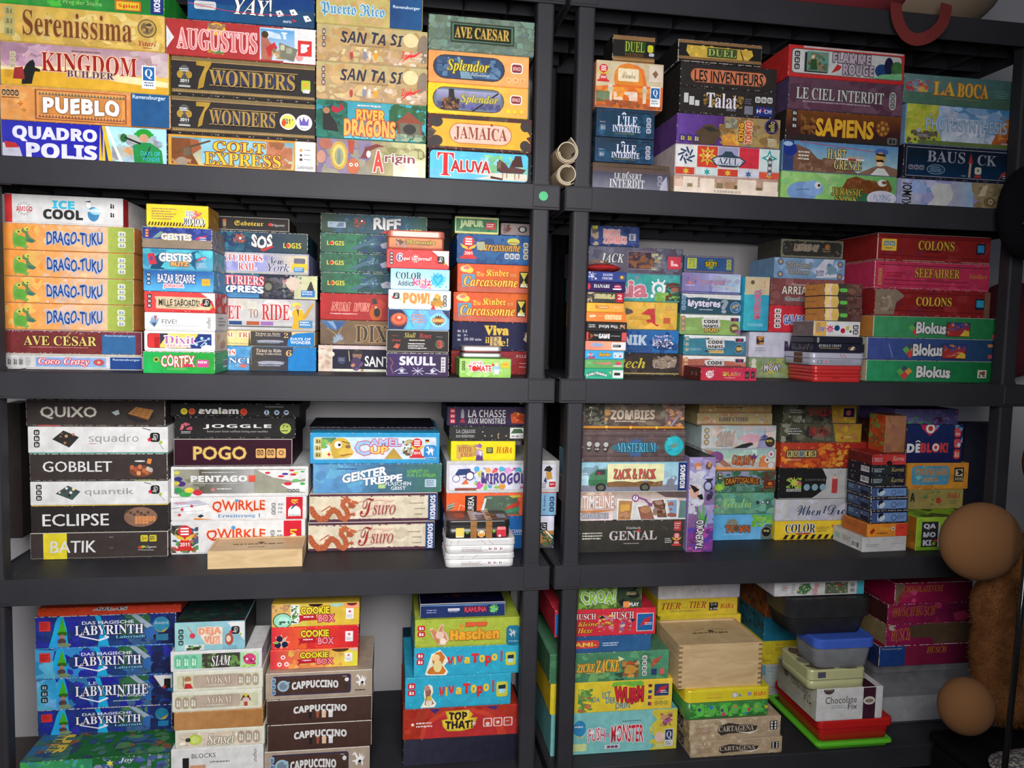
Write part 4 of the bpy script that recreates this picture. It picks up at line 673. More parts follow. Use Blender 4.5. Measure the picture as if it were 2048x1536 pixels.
game_box(*[at(750+x/3.939, 461, .19).x for x in (992, 1250)], .19, at(1003, 390+300/3.939, .16).z, at(1003, 390+205/3.939, .16).z, .09, 'a99', 'small pale grey card box half behind the post', 'b 6 30 10 90 14 14 543,866;s 22 48 30 8 843;e 66 50 14 30 222;e 66 50 9 22 ccc;T 8 18 36 66 322 f Ba', {'k': 'box', 'g': G})

# ------------------------------------------------------------ second row, second unit
G = 'games on the second row of the second unit'
stack((1110, 420, 4.041), ZB, .17, [
 (285, 683, 120, '347', 'dark blue card box with pink two-line title, on top of the grey one', 'b 0 100 0 100 20 26 347,458,236;p bb3 2,0 14,0 14,16 4,20;b 0 16 16 100 10 20 987,655,a98;T 26 60 16 46 d77 sw4 DROLES_DE cbb;T 26 74 50 88 d77 sw4 ZEBRES cbb;q 79 93 34 70 aab 4;b 82 91 40 66 6 8 667', {'d': .14, 'tray': '236'}),
 (270, 1035, 285, '556', 'cellophane-grey box with white typewriter title and red square logo', 'g 0 100 0 100 667 545;b 0 100 0 100 26 28 667,445,778;T 12 37 26 66 ddd Sw3 JACK 444;r 41 70 14 86 889;r 41.5 69.5 16 83 434;b 42 69 18 82 26 14 853,743,964,345;b 66 78 20 86 12 12 bb9,a96,778;r 84 98 30 80 c45;b 87 95 44 68 5 10 ecc,eaa', {'tray': '99a', 'd': .28}),
 (280, 1012, 500, '489', 'turquoise island box with fat pink title and white spiral', 'g 0 100 0 100 398 5aa;b 0 100 0 100 20 26 49a,5aa,398;T 2 64 18 88 c78 Hw2 Gaia eee;l 50 16 53 10 5 c78;o 76 52 27 eee;o 76 52 17 4aa;o 77 54 10 eee;l 68 26 72 36 6 eee;l 75 16 76 30 6 eee;l 83 20 80 32 6 eee;l 88 34 83 42 6 eee;o 69 80 7 eee;b 72 100 66 100 20 16 8b6,7a5,9c5;b 84 100 30 96 26 12 254,365,743;p 733 88,34 97,34 96,28 89,28;p 844 87,46 98,46 97,40 88,40;p a65 90,62 98,62 98,48 90,48', {'d': .28}),
 (280, 990, 728, 'db5', 'plain warm yellow box with two odd red and grey noses', 'b 0 100 0 100 16 30 eb5,da4;p 655 40,22 48,30 49,40 40,50;p c44 58,44 66,24 74,22 75,80 80,84 77,90 70,74 66,78 64,66 70,62 68,48;r 73.6 74.8 6 44 b96;m 44 64 56 68 2 a84;m 86 96 14 32 2 c96;r 84 92 56 78 c64', {'d': .27}),
 (280, 1002, 955, '358', 'blue box with pale block title and cluster of tiny pieces on a disc', 'g 0 100 0 100 347 37b;b 0 100 0 100 16 30 358,248,36a;T 6 64 22 68 bcd B TUBNIK;e 82 64 13 24 247;b 70 94 20 70 60 7 cce,99c,668,445;b 70 94 40 80 20 5 eef', {'d': .28, 'tray': '359'}),
 (280, 1002, 1148, '433', 'dark brown box with yellow handwriting and mosaic slab over a zigzag line', 'b 0 100 0 100 20 28 433,544,322;T 14 62 20 68 cb4 Sh2 Lutech;p 987 70,30 86,6 98,24 96,60 80,70 70,56;b 71 97 12 66 40 6 baa,765,544,cba;Z 30 100 86 94 2 cb7', {'d': .28}),
], 1330, G)
CN = 'b 0 100 0 16 8 10 eee;p eee 0,0 100,0 100,26 60,22 40,12 10,16 0,8;k 1 8 6 88 3 %s db8;m 8 30 66 80 2 %s;p ccc 34,20 64,12 66,58 36,60;b 34 64 12 84 10 9 ddd,444;p ddd 35,22 63,14 65,54 37,56;T 38 62 24 42 444 Br0 CODE;T 38 63 48 64 444 Br0 NAMES eee;r 82 97 10 32 ccc;r 83 88 12 30 445;r 88 92 12 30 a34;r 92 96 12 30 347;o 89 66 26 %s;o 89 66 21 654;p cb7 84,58 93,56 95,70 86,76'
stack((1110, 420, 4.041), ZB, .165, [
 (1045, 1452, 362, '467', 'small blue box with yellow starburst and square letter panel, topmost', 'r 0 100 0 100 767;q 2 98 8 92 357 10;q 2.6 97.4 11 89 358 10;q 5 24 14 80 bb4 4;T 7 22 20 72 697 Sw3 FX;s 52 50 36 14 9b3 .5;T 40 65 34 62 dc3 nhr0 SET! 242;T 41 64 35 62 eb2 N SET! 342;k 84 94 16 84 3 bb4 577', {'d': .12}),
 (1030, 1503, 500, '88b', 'lilac and pale blue box with faint coral title', 'g 0 45 0 100 87a 99c;p aad 45,0 100,0 100,94 50,94 52,70 43,40;g 60 100 4 92 abd bcd;b 50 100 4 92 12 26 bcd,aac;r 0 100 92 96 448;T 30 73 36 58 b8a Nw3 GHOST_QUEST 98a;b 6 24 20 54 8 9 c77,969;m 4 24 60 68 1 dde;m 32 66 66 72 1 99a;b 74 92 50 78 6 12 ccb,9bd;r 50.5 51.2 0 92 aac', {'d': .14}),
 (1015, 1503, 670, '356', 'slate teal box with white title and coiled question mark', 'r 0 100 0 100 356;p ddd 0,0 100,0 100,24 70,22 30,16 12,20 4,8;k 1 8 6 86 3 8ac 578;T 11 66 30 74 dde Bw4 Mysteres 335;l 44 28 47 20 4 dde;T 66 79 22 94 9ab Hw2 ? 567;m 30 56 76 86 1 ccd;o 91 64 30 79b;o 91 64 24 468;b 85 96 46 80 8 10 ba8,79b', {'d': .14, 'tray': '99a'}),
 (1010, 1503, 838, '8a6', 'green word game box with white title card', 'g 0 100 0 100 8a6 9b6;' + CN % ('a77', 'ad8', '876') + ';T 40 62 68 86 db5 B DUO 654;p 969 92,96 100,60 100,96', {'d': .14}),
 (1040, 1543, 1005, '489', 'blue word game box with white title card', 'g 0 100 0 100 489 479;' + CN % ('59a', '9bc', '59b') + ';r 40 64 74 90 db7;m 41 63 77 88 1 a85', {'d': .14}),
 (1030, 1543, 1172, 'b76', 'salmon word game box half hidden by the red box before it', 'g 0 100 0 100 a65 c76;' + CN % ('c97', 'dba', 'b65'), {'d': .14}),
], 1335, G)
stack((1110, 420, 4.041), ZB, .006, [
 (1180, 1630, 1270, 'b34', 'low red box with white splat badge lying before the word games', 'g 0 100 0 100 b34 c35;s 15 52 36 11 ddd .7;b 8 22 20 84 10 9 ddd;T 10 20 38 66 b34 b TIKI;T 38 70 30 66 d94 Nw4 SPLASH;b 40 50 30 64 6 10 dc4,7b5;b 54 72 30 64 8 10 a5a,48b,668;m 42 62 76 86 1 dcc;q 79 87 22 84 433 6;m 80 86 50 74 2 a77;q 90 97 22 80 433 6;m 91 96 40 70 3 877@L r 0 100 0 100 622;k 40 90 20 80 2 433 a55', {'d': .11})], 1365, G)
def CG(c, lbl, art, yt, o=None):
    d = {'k': 'card', 'd': .10, 'wear': .2}; d.update(o or {}); return lambda x0, x1: (x0, x1, yt, c, lbl, art, d)
cards = [
 (268, 580, 492, '348', 'navy little card box with white net and yellow badge', 'b 0 22 0 100 4 20 ccd;l 4 0 10 90 5 ccd;l 10 0 14 70 5 ccd;l 0 30 20 20 5 ccd;l 0 60 16 50 5 ccd;T 38 64 16 40 dde s KLEINE;T 36 64 54 80 dde s FISCHE;q 82 95 30 74 764 6;o 88 50 14 db4'),
 (262, 570, 576, '325', 'dark violet little card box with white curly title', 'T 16 58 22 62 eee s HANABI 325;e 2 50 5 34 c34;e 80 46 10 26 a46;p eee 66,66 92,66 88,80 68,80;m 72 90 36 54 1 ecc'),
 (258, 560, 656, '444', 'dark little card box with glittery title and red square', 'b 0 78 0 100 30 18 444,333,565;b 0 20 0 100 10 16 ba8,865;T 20 74 22 60 9a9 Sw5 SIMSALA cb7;r 79 98 4 96 b23;T 83 94 20 66 eee s 2'),
 (258, 560, 746, 'ea3', 'golden yellow little card box with red figure and white title', 'g 0 100 0 100 eb4 e94;T 22 28 16 62 c33 Ss1 6;T 30 56 28 58 fea Nw2 nimmt! b52;m 72 92 34 56 2 fdb'),
 (255, 575, 822, 'e84', 'orange little card box with pale wood-cut title', 'g 0 100 0 100 e84 e73;p fdb 5,34 20,24 24,46 8,56;m 28 42 36 48 1 fca;T 46 88 26 74 fdb tw3 GREVEN fb7'),
 (255, 583, 900, '322', 'black little card box lying upside down with white title', 'm 4 24 26 70 2 ccc;T 30 78 28 68 ddd br180 The_Mind;b 82 96 20 70 8 14 c86,777,a98'),
 (250, 582, 978, '222', 'black little card box with red ends and bold white title', 'r 0 5 0 100 c44;r 88 100 0 100 c55;b 4 16 20 100 8 12 b43,853;T 18 28 28 50 ddd b THE;T 30 58 20 76 eee B GAME;m 60 86 40 58 1 aaa'),
 (247, 575, 1056, 'e97', 'salmon little card box with blue cloud and white label', 'g 0 64 0 100 e87 ea8;e 28 40 17 22 9ac;e 20 36 8 20 9ac;m 14 42 66 76 1 c76;q 64 100 6 96 ddd 6;q 68 88 36 66 333 10;T 70 82 42 58 ddd b Djeco'),
 (245, 560, 1132, '4ad', 'bright blue little card box with yellow script title', 'b 0 24 0 100 10 22 c45,4ad,46a;s 12 50 34 9 c44;m 4 20 40 62 2 eee;T 34 64 24 62 ec4 Sw5 Kariba 964;q 72 98 14 84 cde 10;b 76 96 26 74 8 10 247,a43'),
 (243, 558, 1205, '6a6', 'green little card box with coral title and pink badge', 'e 12 40 8 20 7b7;l 12 44 24 28 6 b54;T 28 70 20 66 d77 Bw3 tempio;e 86 40 8 24 c56;p ecd 72,66 98,66 94,80 74,80'),
 (240, 555, 1278, '3a8', 'teal little card box with arched letters on a white ribbon', 'p eee 4,56 30,28 56,56 56,78 30,52 4,80;T 6 54 36 72 555 ba30 RICERUZZLE;q 72 100 10 90 ddd 6;q 76 92 36 64 333 10;b 62 74 20 60 5 9 c96,ec6;m 10 60 86 94 1 7cb'),
]
stack((1110, 420, 4.041), ZB, .006, [(*c, {'k': 'card', 'd': .11, 'wear': .15}) for c in cards], 1350, 'small card games piled beside the post')
stack((1360, 420, 4.041), ZB, .15, [
 (815, 1322, 228, '443', 'dark weathered box with faint carved title, topmost near the back', 'r 0 100 0 100 776;q 2 98 8 92 443 20;q 3 97 12 88 332 20;b 1 99 4 96 26 10 554,776,332;e 40 50 30 32 332;T 20 60 26 62 743 Sw5 LEGEND_OF 998;e 74 34 4 14 a63;m 66 82 46 72 2 875', {'d': .13}),
 (762, 1335, 378, '79b', 'icy blue box with winged horse-like creature and corner medallions', 'b 0 100 0 100 20 30 8ac,68a,abd;p ccd 70,0 84,0 78,60 100,90 60,94 56,60;o 8 20 16 568;o 8 20 9 b96;o 8 82 16 568;o 8 82 9 b96;o 93 24 16 568;o 93 24 9 b96;o 93 86 16 568;o 93 86 9 b96;T 16 52 18 50 9ab fw2 Medieval 765;T 20 48 56 84 9ab fw2 Academy 765;T 58 70 56 86 457 f BLIND;p 79a 72,80 74,40 80,24 86,40 84,60 90,70 80,76;b 72 90 20 84 10 9 ccd,68a', {'d': .14}),
 (735, 1328, 548, '855', 'dusty rose-brown box with white caps and grey ribbon script', 'g 0 100 0 100 744 955;b 0 100 0 100 14 30 855,744,966;T 26 50 14 26 cbb Ss1 Nouvel;T 14 54 28 58 ddc b ARRIAL 644;p 777 18,68 40,74 60,66 60,84 40,86 18,84;T 20 60 68 84 bbb ih1 Grand_Douro', {'d': .15}),
 (722, 1320, 765, 'b33', 'glossy red box with white icon column and blue bubble title', 'g 0 100 0 100 c34 a22;k 6 15 12 88 4 ddd 433;T 18 64 34 70 56a Hw4 GALAPAGOS ddd', {'d': .15}),
 (558, 1320, 982, 'bbc', 'broad plain white box with tiny picture stamp under the upright one', 'g 0 100 0 100 ccd aab;r 7 15 16 50 433;b 7 15 16 50 10 12 c84,765;T 37 60 34 74 435 Bw3 MIA 99a;m 6 18 62 80 2 99a', {'d': .2}),
 (560, 1320, 1190, '897', 'mossy green box with white scribbled title under the white one', 'b 0 100 0 100 22 30 896,aa6,685;o 4 18 14 ccb;o 4 44 14 ccb;s 22 50 36 12 cb5 .6;T 15 32 30 68 dde Nw6 MOW! 333;b 30 100 0 100 10 30 995,775', {'d': .2}),
], 1345, G)
zz = at(1480, 420+978/4.041, .15).z
game_box(at(1360+520/4.041, 600, .145).x, at(1360+722/4.041, 600, .145).x, .145, zz+.001, at(1360+510/4.041, 420+533/4.041, .145).z, .15, '3ac', 'tall blue and cream box standing upright on the white box', 'r 0 100 0 33 cb9;o 30 10 4 654;r 30 33 8 14 666;b 74 84 6 20 5 3 c97;r 0 100 33 100 4ac;g 0 100 33 100 4bc 39b;T 40 66 24 78 d66 Hr1w4 MATRIOCHKA 79c;m 14 22 70 76 2 7bc;k 14 80 87 92 3 8cd 4ac', {'g': G})
BAN = 'r 0 12 0 100 ec7;b 4 30 0 100 8 26 edb,ec8;p db6 12,0 34,0 38,50 34,100 12,100;p ecb 12,0 20,0 16,50 20,100 12,100;p 443 36,0 60,0 60,100 34,100 40,50;g 58 100 0 100 543 644;b 60 98 0 100 10 24 644,533,754;q 40 60 38 70 6b4 30;e 50 54 10 17 6b5@L r 0 100 0 100 c84;m 10 60 40 60 1 864'
stack((1360, 420, 4.041), ZB, .006, [
 (1165, 1478, 588, '544', 'slim banana and brown box with green leaf, highest of three alike', BAN, {'d': .085, 'yaw': 2}),
 (1163, 1478, 690, '544', 'slim banana and brown box with green leaf, middle of three alike', BAN, {'d': .085, 'yaw': 2}),
 (1165, 1478, 790, '544', 'slim banana and brown box with green leaf, lowest of three alike', BAN, {'d': .085, 'yaw': 2}),
 (1082, 1458, 893, 'ddd', 'white slim box with coloured gem drawings and orange end', 'r 0 26 0 100 da5;k 4 12 14 80 3 876 dba;p 88c 12,40 22,40 20,70 14,70;s 34 50 34 8 c47;s 34 56 18 7 e9b;e 49 44 6 20 247;e 62 62 5 18 b24;o 72 42 14 cb5;o 79 66 9 364;k 84 96 20 90 2 545 ddd@L r 0 100 0 100 766;m 20 60 30 70 3 987', {'d': .1}),
 (1095, 1495, 1018, '223', 'dark tin with steel blue lid and pale engraved title', 'r 0 100 44 100 223;T 6 52 50 66 bbb sw2 BURGLE_CRYPT;m 8 52 72 82 1 a95;e 74 74 8 14 654;p dcb 70,84 76,60 80,62 76,84@L b 0 100 40 100 10 14 433,334,655', {'k': 'tin', 'd': .13, 'lh': .4, 'base': '568', 'body': '223'}),
 (1062, 1500, 1150, 'bbc', 'shallow white tin with fine grey printing and thin red stripes', 'l 52 6 58 38 5 a54;l 58 6 64 38 5 a54;T 10 22 58 88 778 s CE;o 27 72 14 c88;m 32 84 56 90 3 99a@L r 40 70 0 90 643', {'k': 'tin', 'd': .14, 'lh': .42, 'body': 'aab'}),
 (1080, 1482, 1255, 'c33', 'glossy red flat tin, upper of the red pair', '', {'k': 'tin', 'd': .13, 'lh': .5}),
 (1080, 1480, 1322, 'c33', 'glossy red flat tin with faint emblem, lower of the red pair', 'm 38 54 40 60 1 823', {'k': 'tin', 'd': .13, 'lh': .3}),
], 1385, 'small boxes and tins piled before the stacks')
COLN = 'b 0 100 0 100 16 30 822,933,723;l 2 12 98 14 1.5 412;l 2 80 98 84 1.5 412;'
BLK = 'q 46 62 12 96 0 1;' 
def BLO(c, o1, txt):
    return c + 'p 456 %g,40 %g,20 %g,44 %g,62;p 6a5 %g,52 %g,36 %g,56 %g,76;p d94 %g,50 %g,34 %g,52 %g,70;p c44 %g,70 %g,52 %g,72 %g,94;' % tuple(o1+q for q in (3.5, 6, 9, 6, 0, 3, 6, 3.4, 6.2, 9.4, 12, 9, 3, 6.4, 9, 6)) + 'T %g %g 24 82 ddd Hw3 Blokus 222;' % txt
PHO = 'r 64 82 24 90 a33;p 348 64,24 82,24 82,44 72,60;b 64 82 24 90 14 14 b44,548,d94,a33;p db4 74,88 78,64 82,70 82,90;l 64 84 82 34 6 a34;'
stack((1700, 420, 4.043), ZB, .07, [
 (222, 1142, 180, '822', 'dark red box with gold title, yellow label and blue stamp, topmost', COLN + 'q 3 16 20 64 db4 4;k 5 15 28 46 2 58a db4;m 6 14 52 60 1 853;T 35 67 22 56 ca4 s COLONS 631;m 42 60 60 68 1 412;r 87 95 24 64 223;r 88 94 30 58 38b', {'wear': .6}),
 (200, 1132, 405, 'b35', 'raspberry pink box with gold title and upright side lettering', 'b 0 100 0 100 14 30 b35,c46,a35;l 4 12 98 14 2.5 523;l 8 68 82 70 2 412;l 8 84 80 86 2 712;T 2.5 6 26 88 ca5 sr1 KOSMOS;T 34 73 22 56 ca4 s SEEFAHRER 732;m 42 60 62 68 1 823;T 82 98 36 54 b83 s Siedler;m 10 26 40 60 2 923', {'wear': .5}),
 (200, 1132, 632, '822', 'dark red box patched with brown tape at both ends', COLN + 'p 876 0,0 18,0 25,24 18,50 16,98 0,98;b 2 16 20 92 12 14 987,765,a98;T 35 66 26 60 db4 s COLONS 631;m 40 60 66 74 1 412;r 87 95 26 70 223;r 88 94.5 32 60 39b;r 95 100 0 100 754', {'wear': .4}),
 (188, 1215, 850, '385', 'green box with white round title and bright photo, upper green one', BLO('g 0 100 0 100 496 274;', 27, (33, 57)) + 'r 57 76 22 92 222;' + PHO.replace('64', '57.5').replace('82', '75.5').replace('72,60', '66,60').replace('74,88 78', '68,88 72') + 's 97 26 12 3 b44;q 94 98 78 98 c55 10;m 95 98 40 60 2 6b7@L r 0 100 0 100 c84', {'wear': .6}),
 (137, 1175, 1025, '347', 'cobalt blue box with white round title and bright photo', BLO('g 0 100 0 100 459 246;', 27, (35, 59)) + 'r 58 77 22 94 222;' + PHO.replace('64', '58.5').replace('82', '76.5').replace('72,60', '67,60').replace('74,88 78', '69,88 73') + 'l 16 26 19 90 2 99c;l 18 60 20 94 2 88b;r 94 98 20 34 c85;r 94.5 98 70 88 b55@L r 0 100 0 100 bba', {'wear': .6}),
 (130, 1200, 1208, '274', 'green box with larger white round title, at the stack foot', BLO('g 0 100 0 100 396 163;', 22, (37, 63)) + 'r 84 91 40 80 ccb;b 85 90 46 74 8 10 a44,543@L r 0 100 0 100 cb9', {'wear': .6}),
], 1393, G)
# ------------------------------------------------------------ third row, first unit
G = 'games on the third row of the first unit'
stack((0, 780, 3.84), ZC, .145, [
 (198, 1268, 70, '433', 'grey-brown box with white caps title and square wooden board', 'T 10 50 26 72 ccb n QUIXO 877;T 10.3 50.3 26 72 ccb n QUIXO;p abb 61,46 66,36 67,52 64,58;e 82 56 10 30 322;p 853 73,52 79,26 92,38 88,76;p a74 73,50 79,24 92,36 88,70;' + ''.join('l %g %g %g %g 1.5 742;' % q for q in ((76, 38, 89, 52), (74.5, 44, 88, 60), (81, 27, 76, 56), (85, 30, 81, 62), (89, 34, 85, 68))) + 'r 8 24 96 100 c66', {'wear': .5}),
 (212, 1290, 280, 'ddd', 'white box with thin rounded title and dark square board, upper white one', 'k 4 8 10 80 3 222 ddd;p 332 17,46 25,12 36,38 29,78;o 27 34 6 b96;o 32 28 5 b75;o 26 60 5 a75;o 23 36 4 864;o 24 24 3 966;T 43 79 26 64 999 m squadro;m 43 49 62 66 1 a66;G 91 38 18;l 82 2 88 10 3 666;l 94 60 97 84 2 889', {'tray': '5a9', 'd': .28}),
 (226, 1286, 490, '433', 'grey-brown box with wide white title and round board of cups', 'T 9 59 26 66 ddd n GOBBLET;T 9.3 59.3 26 66 ddd n GOBBLET;e 81 64 9 22 743;' + ''.join('e %g %g 1.6 9 %s;' % q for q in ((74, 50, 'b64'), (77, 58, 'a53'), (80, 48, 'c75'), (83, 62, 'b64'), (86, 56, 'bba'), (79, 72, 'd96'), (85, 70, 'a63'), (88, 60, 'baa'))) + 'p d84 85,34 86,16 89,18 88,38;e 80 26 4 3 ddd;r 76 92 97 100 9a5', {'wear': .5}),
 (230, 1290, 705, 'ddd', 'white box with thin rounded title and dark square board, lower white one', 'k 4 8 10 80 3 222 ddd;p 455 18,48 27,14 36,40 30,76;o 26 26 5 eee;o 31 30 6 eda;o 29 44 6 ddd;o 24 38 5 543;o 21 44 4 eeb;o 33 40 5 444;o 28 56 5 322;T 39 75 26 60 999 n quantik;G 91 34 18;l 83 2 88 10 3 666;l 94 56 98 80 2 889', {'tray': 'db5', 'd': .28}),
 (236, 1290, 896, '322', 'near-black box with bold white title and round marble board', 'T 8 56 28 76 ddd n ECLIPSE;T 8.4 56.4 28 76 ddd n ECLIPSE;e 80 44 12.5 40 865;' + ''.join('o %g %g 6 %s;' % (70+i*2.6, 20+(i*7 % 18), '543') for i in range(7)) + ''.join('o %g %g 6.5 %s;' % (77+i % 6*2.6, 46+i//6*10, 'c85') for i in range(16)), {'wear': .3}),
 (232, 1290, 1100, '433', 'grey-brown box with yellow band and slim white title', 'r 9 26 0 100 dc3;T 14 47 30 76 ddd nh4 BATIK;T 14.3 47.3 30 76 ddd nh4 BATIK;q 80 85.5 12 38 cb3 14;q 86.5 92 12 38 cb3 14;T 81 84.5 18 32 433 n 5+;m 87 91 18 34 2 433;e 80 60 2 6 b43;e 82 58 1.6 5 9b3;T 84 92 54 66 ddd ih1 Gigamic;l 78 70 90 72 1.5 ccc;l 57 18 60 18 1.5 aaa;l 57 60 60 60 1.5 888', {'wear': .65}),
], 1312, G)
stack((320, 780, 3.84), ZC, .165, [
 (80, 1075, 100, '222', 'black box with white word between yellow and orange discs', 'o 10 60 26 dc3;o 10 60 10 aa3;o 16 60 26 c53;o 16 60 10 a42;T 21 52 28 80 ddd B avalam;o 56 62 28 c42;o 56 60 12 b33;o 25 66 8 b44;o 37 66 8 cb4;o 44 66 6 b44;o 74 66 20 bcd;o 82 66 20 bcd;o 89.5 66 20 bcd;r 73.4 74.6 50 80 347;o 82 66 10 347;e 89.5 64 1.4 8 347;m 73 92 18 26 1 ccc', {'d': .25}),
 (112, 1040, 205, '222', 'black box with wide extended white title and green badge', 'T 23 80 32 54 ddd b JOGGLE;T 26 77 60 74 aaa ih1 boost_your_brain_without_losing_your_marbles;b 4 14 24 60 8 12 c67,b56;m 5 13 66 80 2 bbb;o 92 52 26 ab5;T 89 95 34 50 332 n 7+;m 88.5 95.5 60 72 1 332', {'d': .24}),
 (105, 1015, 375, '312', 'worn maroon-black box with amber title and three amber squares', 'T 16 61 26 76 db6 N POGO 754;q 69 77 34 70 da6 12;q 78 86 34 70 da6 12;q 87 95 34 70 da6 12;k 70 76 38 60 2 543 da6;k 79 85 38 60 2 543 da6;o 91 50 9 543;o 91 50 6 da6', {'wear': .75, 'd': .23}),
 (82, 1140, 590, 'ddd', 'white framed grey gradient box with coloured pebbles and block title', 'r 0 100 0 100 ddd;g 2 66 7 90 998 766;g 50 98 7 90 998 998;g 20 60 7 90 554 aaa;b 2 24 40 94 10 10 776;e 4 18 2 6 cc5;e 5 40 3 8 337;e 7 56 3.4 9 437;e 4 54 2 7 cb4;e 5 78 3 9 395;e 10 92 4.4 9 4a5;e 13 78 3.4 9 dc4;e 19 86 3.4 10 c34;p ddd 62,10 98,10 98,40 90,50 74,36 68,24;p eee 80,60 98,50 98,88 88,82;e 70 20 2 4 c34;e 80 32 2.4 4 c34;e 83 24 2.4 4 438;e 88 12 2 3 c34;e 89 26 2.4 4 c34;e 91 20 2 3 cc4;e 96 16 1.6 3 4a5;e 91 46 2.6 5 6b6;e 85 58 3 6 c34;e 96 58 2 5 4a5;m 22 50 16 22 1 ccc;T 14 55 28 50 ddd B PENTAGO;r 56 61 28 50 d54;m 13 60 54 60 1 bbb;s 30 76 9 8 c77;m 33 44 72 80 1 ddd;k 85 94 76 86 3 444 ddd', {'d': .27}),
 (82, 1125, 825, 'ddd', 'white box with red puzzle-piece title, blue subtitle and red end panel', 'p bbc 0,20 20,10 28,30 14,60;p eee 4,34 26,26 30,60 12,70;m 3 14 20 28 1 c55;s 8 50 10 5 c33;s 6 74 10 5 c33;s 15 36 10 5 c33;l 0 46 26 28 2 347;l 2 62 24 56 1.4 99a;p 333 19,80 22,72 24,80 21,88;p d83 17,88 32,96 16,96;T 30 69 14 66 c42 Nw7 QWIRKLE fcb;e 48 14 1.6 6 59c;T 34 66 72 92 58b s Erweiterung_1;k 74 77 26 80 3 777 ddd;m 79 83 28 80 3 999;r 85 97.5 0 98 c23;q 86.5 96 40 86 eee 60;r 86.5 96 60 86 eee;l 89 14 94 14 5 dc4;l 89 20 93 34 5 dc4;l 93 30 89 52 6 347;l 90 14 94 26 3 ec5;T 87 95.5 74 86 444 ih1 Schmidt', {'d': .27}),
 (82, 1115, 1010, 'ddd', 'white box with red puzzle title, award statue, partly behind wooden box', 'b 0 20 10 96 26 14 222,d64,3a5,258,333;p 333 0,6 4,20 2,30;J 10 10 90 c33 2011;T 26 70 24 60 c42 Nw6 QWIRKLE fcb;e 46 20 1.6 6 59c;k 74 77 30 80 3 777 ddd;r 84 97.5 0 98 c23;q 86.5 96 44 90 eee 60;l 89 30 94 30 5 dc4;l 89 36 93 44 5 dc4;m 79 83 30 70 3 999', {'d': .27}),
], 1272, G)
stack((320, 780, 3.84), ZC, .045, [(366, 1092, 1236, 'db8', 'small pale wooden box with sliding lid before the two red-titled boxes', '@T m 22 78 46 60 1 864;s 52 40 9 6 643;m 40 60 70 78 1 976', {'k': 'wood', 'yaw': 1.6, 'd': .115, 'cat': 'wooden box'})], 1385, G)
def _serp():
    P = [(1, 52), (4, 74), (8, 90), (12.5, 88), (15.5, 66), (18.5, 56), (22, 66), (24, 84), (27.5, 91), (30, 78), (28.5, 56), (25.5, 40), (26, 26), (29, 20), (32, 28)]; out = ''; n = 0
    for a, b in zip(P, P[1:]):
        for k in range(4):
            x, y = a[0]+(b[0]-a[0])*k/4, a[1]+(b[1]-a[1])*k/4; r = 11-3.2*n/56
            out += 'o %.1f %.1f %.1f %s;' % (x, y, r, 'a53' if n % 2 else 'b64'); n += 1
            if n % 4 == 0: out += 's %.1f %.1f 7 5 b64 .3;' % (x-1.2, y-r)
    return out + 'p b64 30,18 37,26 38,34 33,36 29,32;o 32 25 2.5 eda;l 28 16 24 6 3 a53;l 30 15 28 4 3 a53;s 34 72 12 6 a53 .3;l 29 70 33 72 4 a53;'
DRAG = _serp()
TSU = 'b 0 100 0 100 26 34 d9ceb6,ddd3bd,cfc2a6;r 0 100 0 8 534;r 0 100 91 100 534;b 0 90 4 12 16 4 534;b 0 90 88 94 16 4 534;' + DRAG + 'p a53 30,30 36,40 34,50 30,48;l 34 34 42 24 1.5 b64;l 9 60 16 40 3 b64;T 38 66 18 80 dba c T;T 39 50 14 82 933 c T;T 49 67 40 74 833 i suro dba;m 78 92 32 38 1 a98;m 82 91 52 58 1 a98;m 82 90 72 78 1 a98;r 93 100 2 98 247;T 94.5 98.8 6 94 dde Br1 KOSMOS'
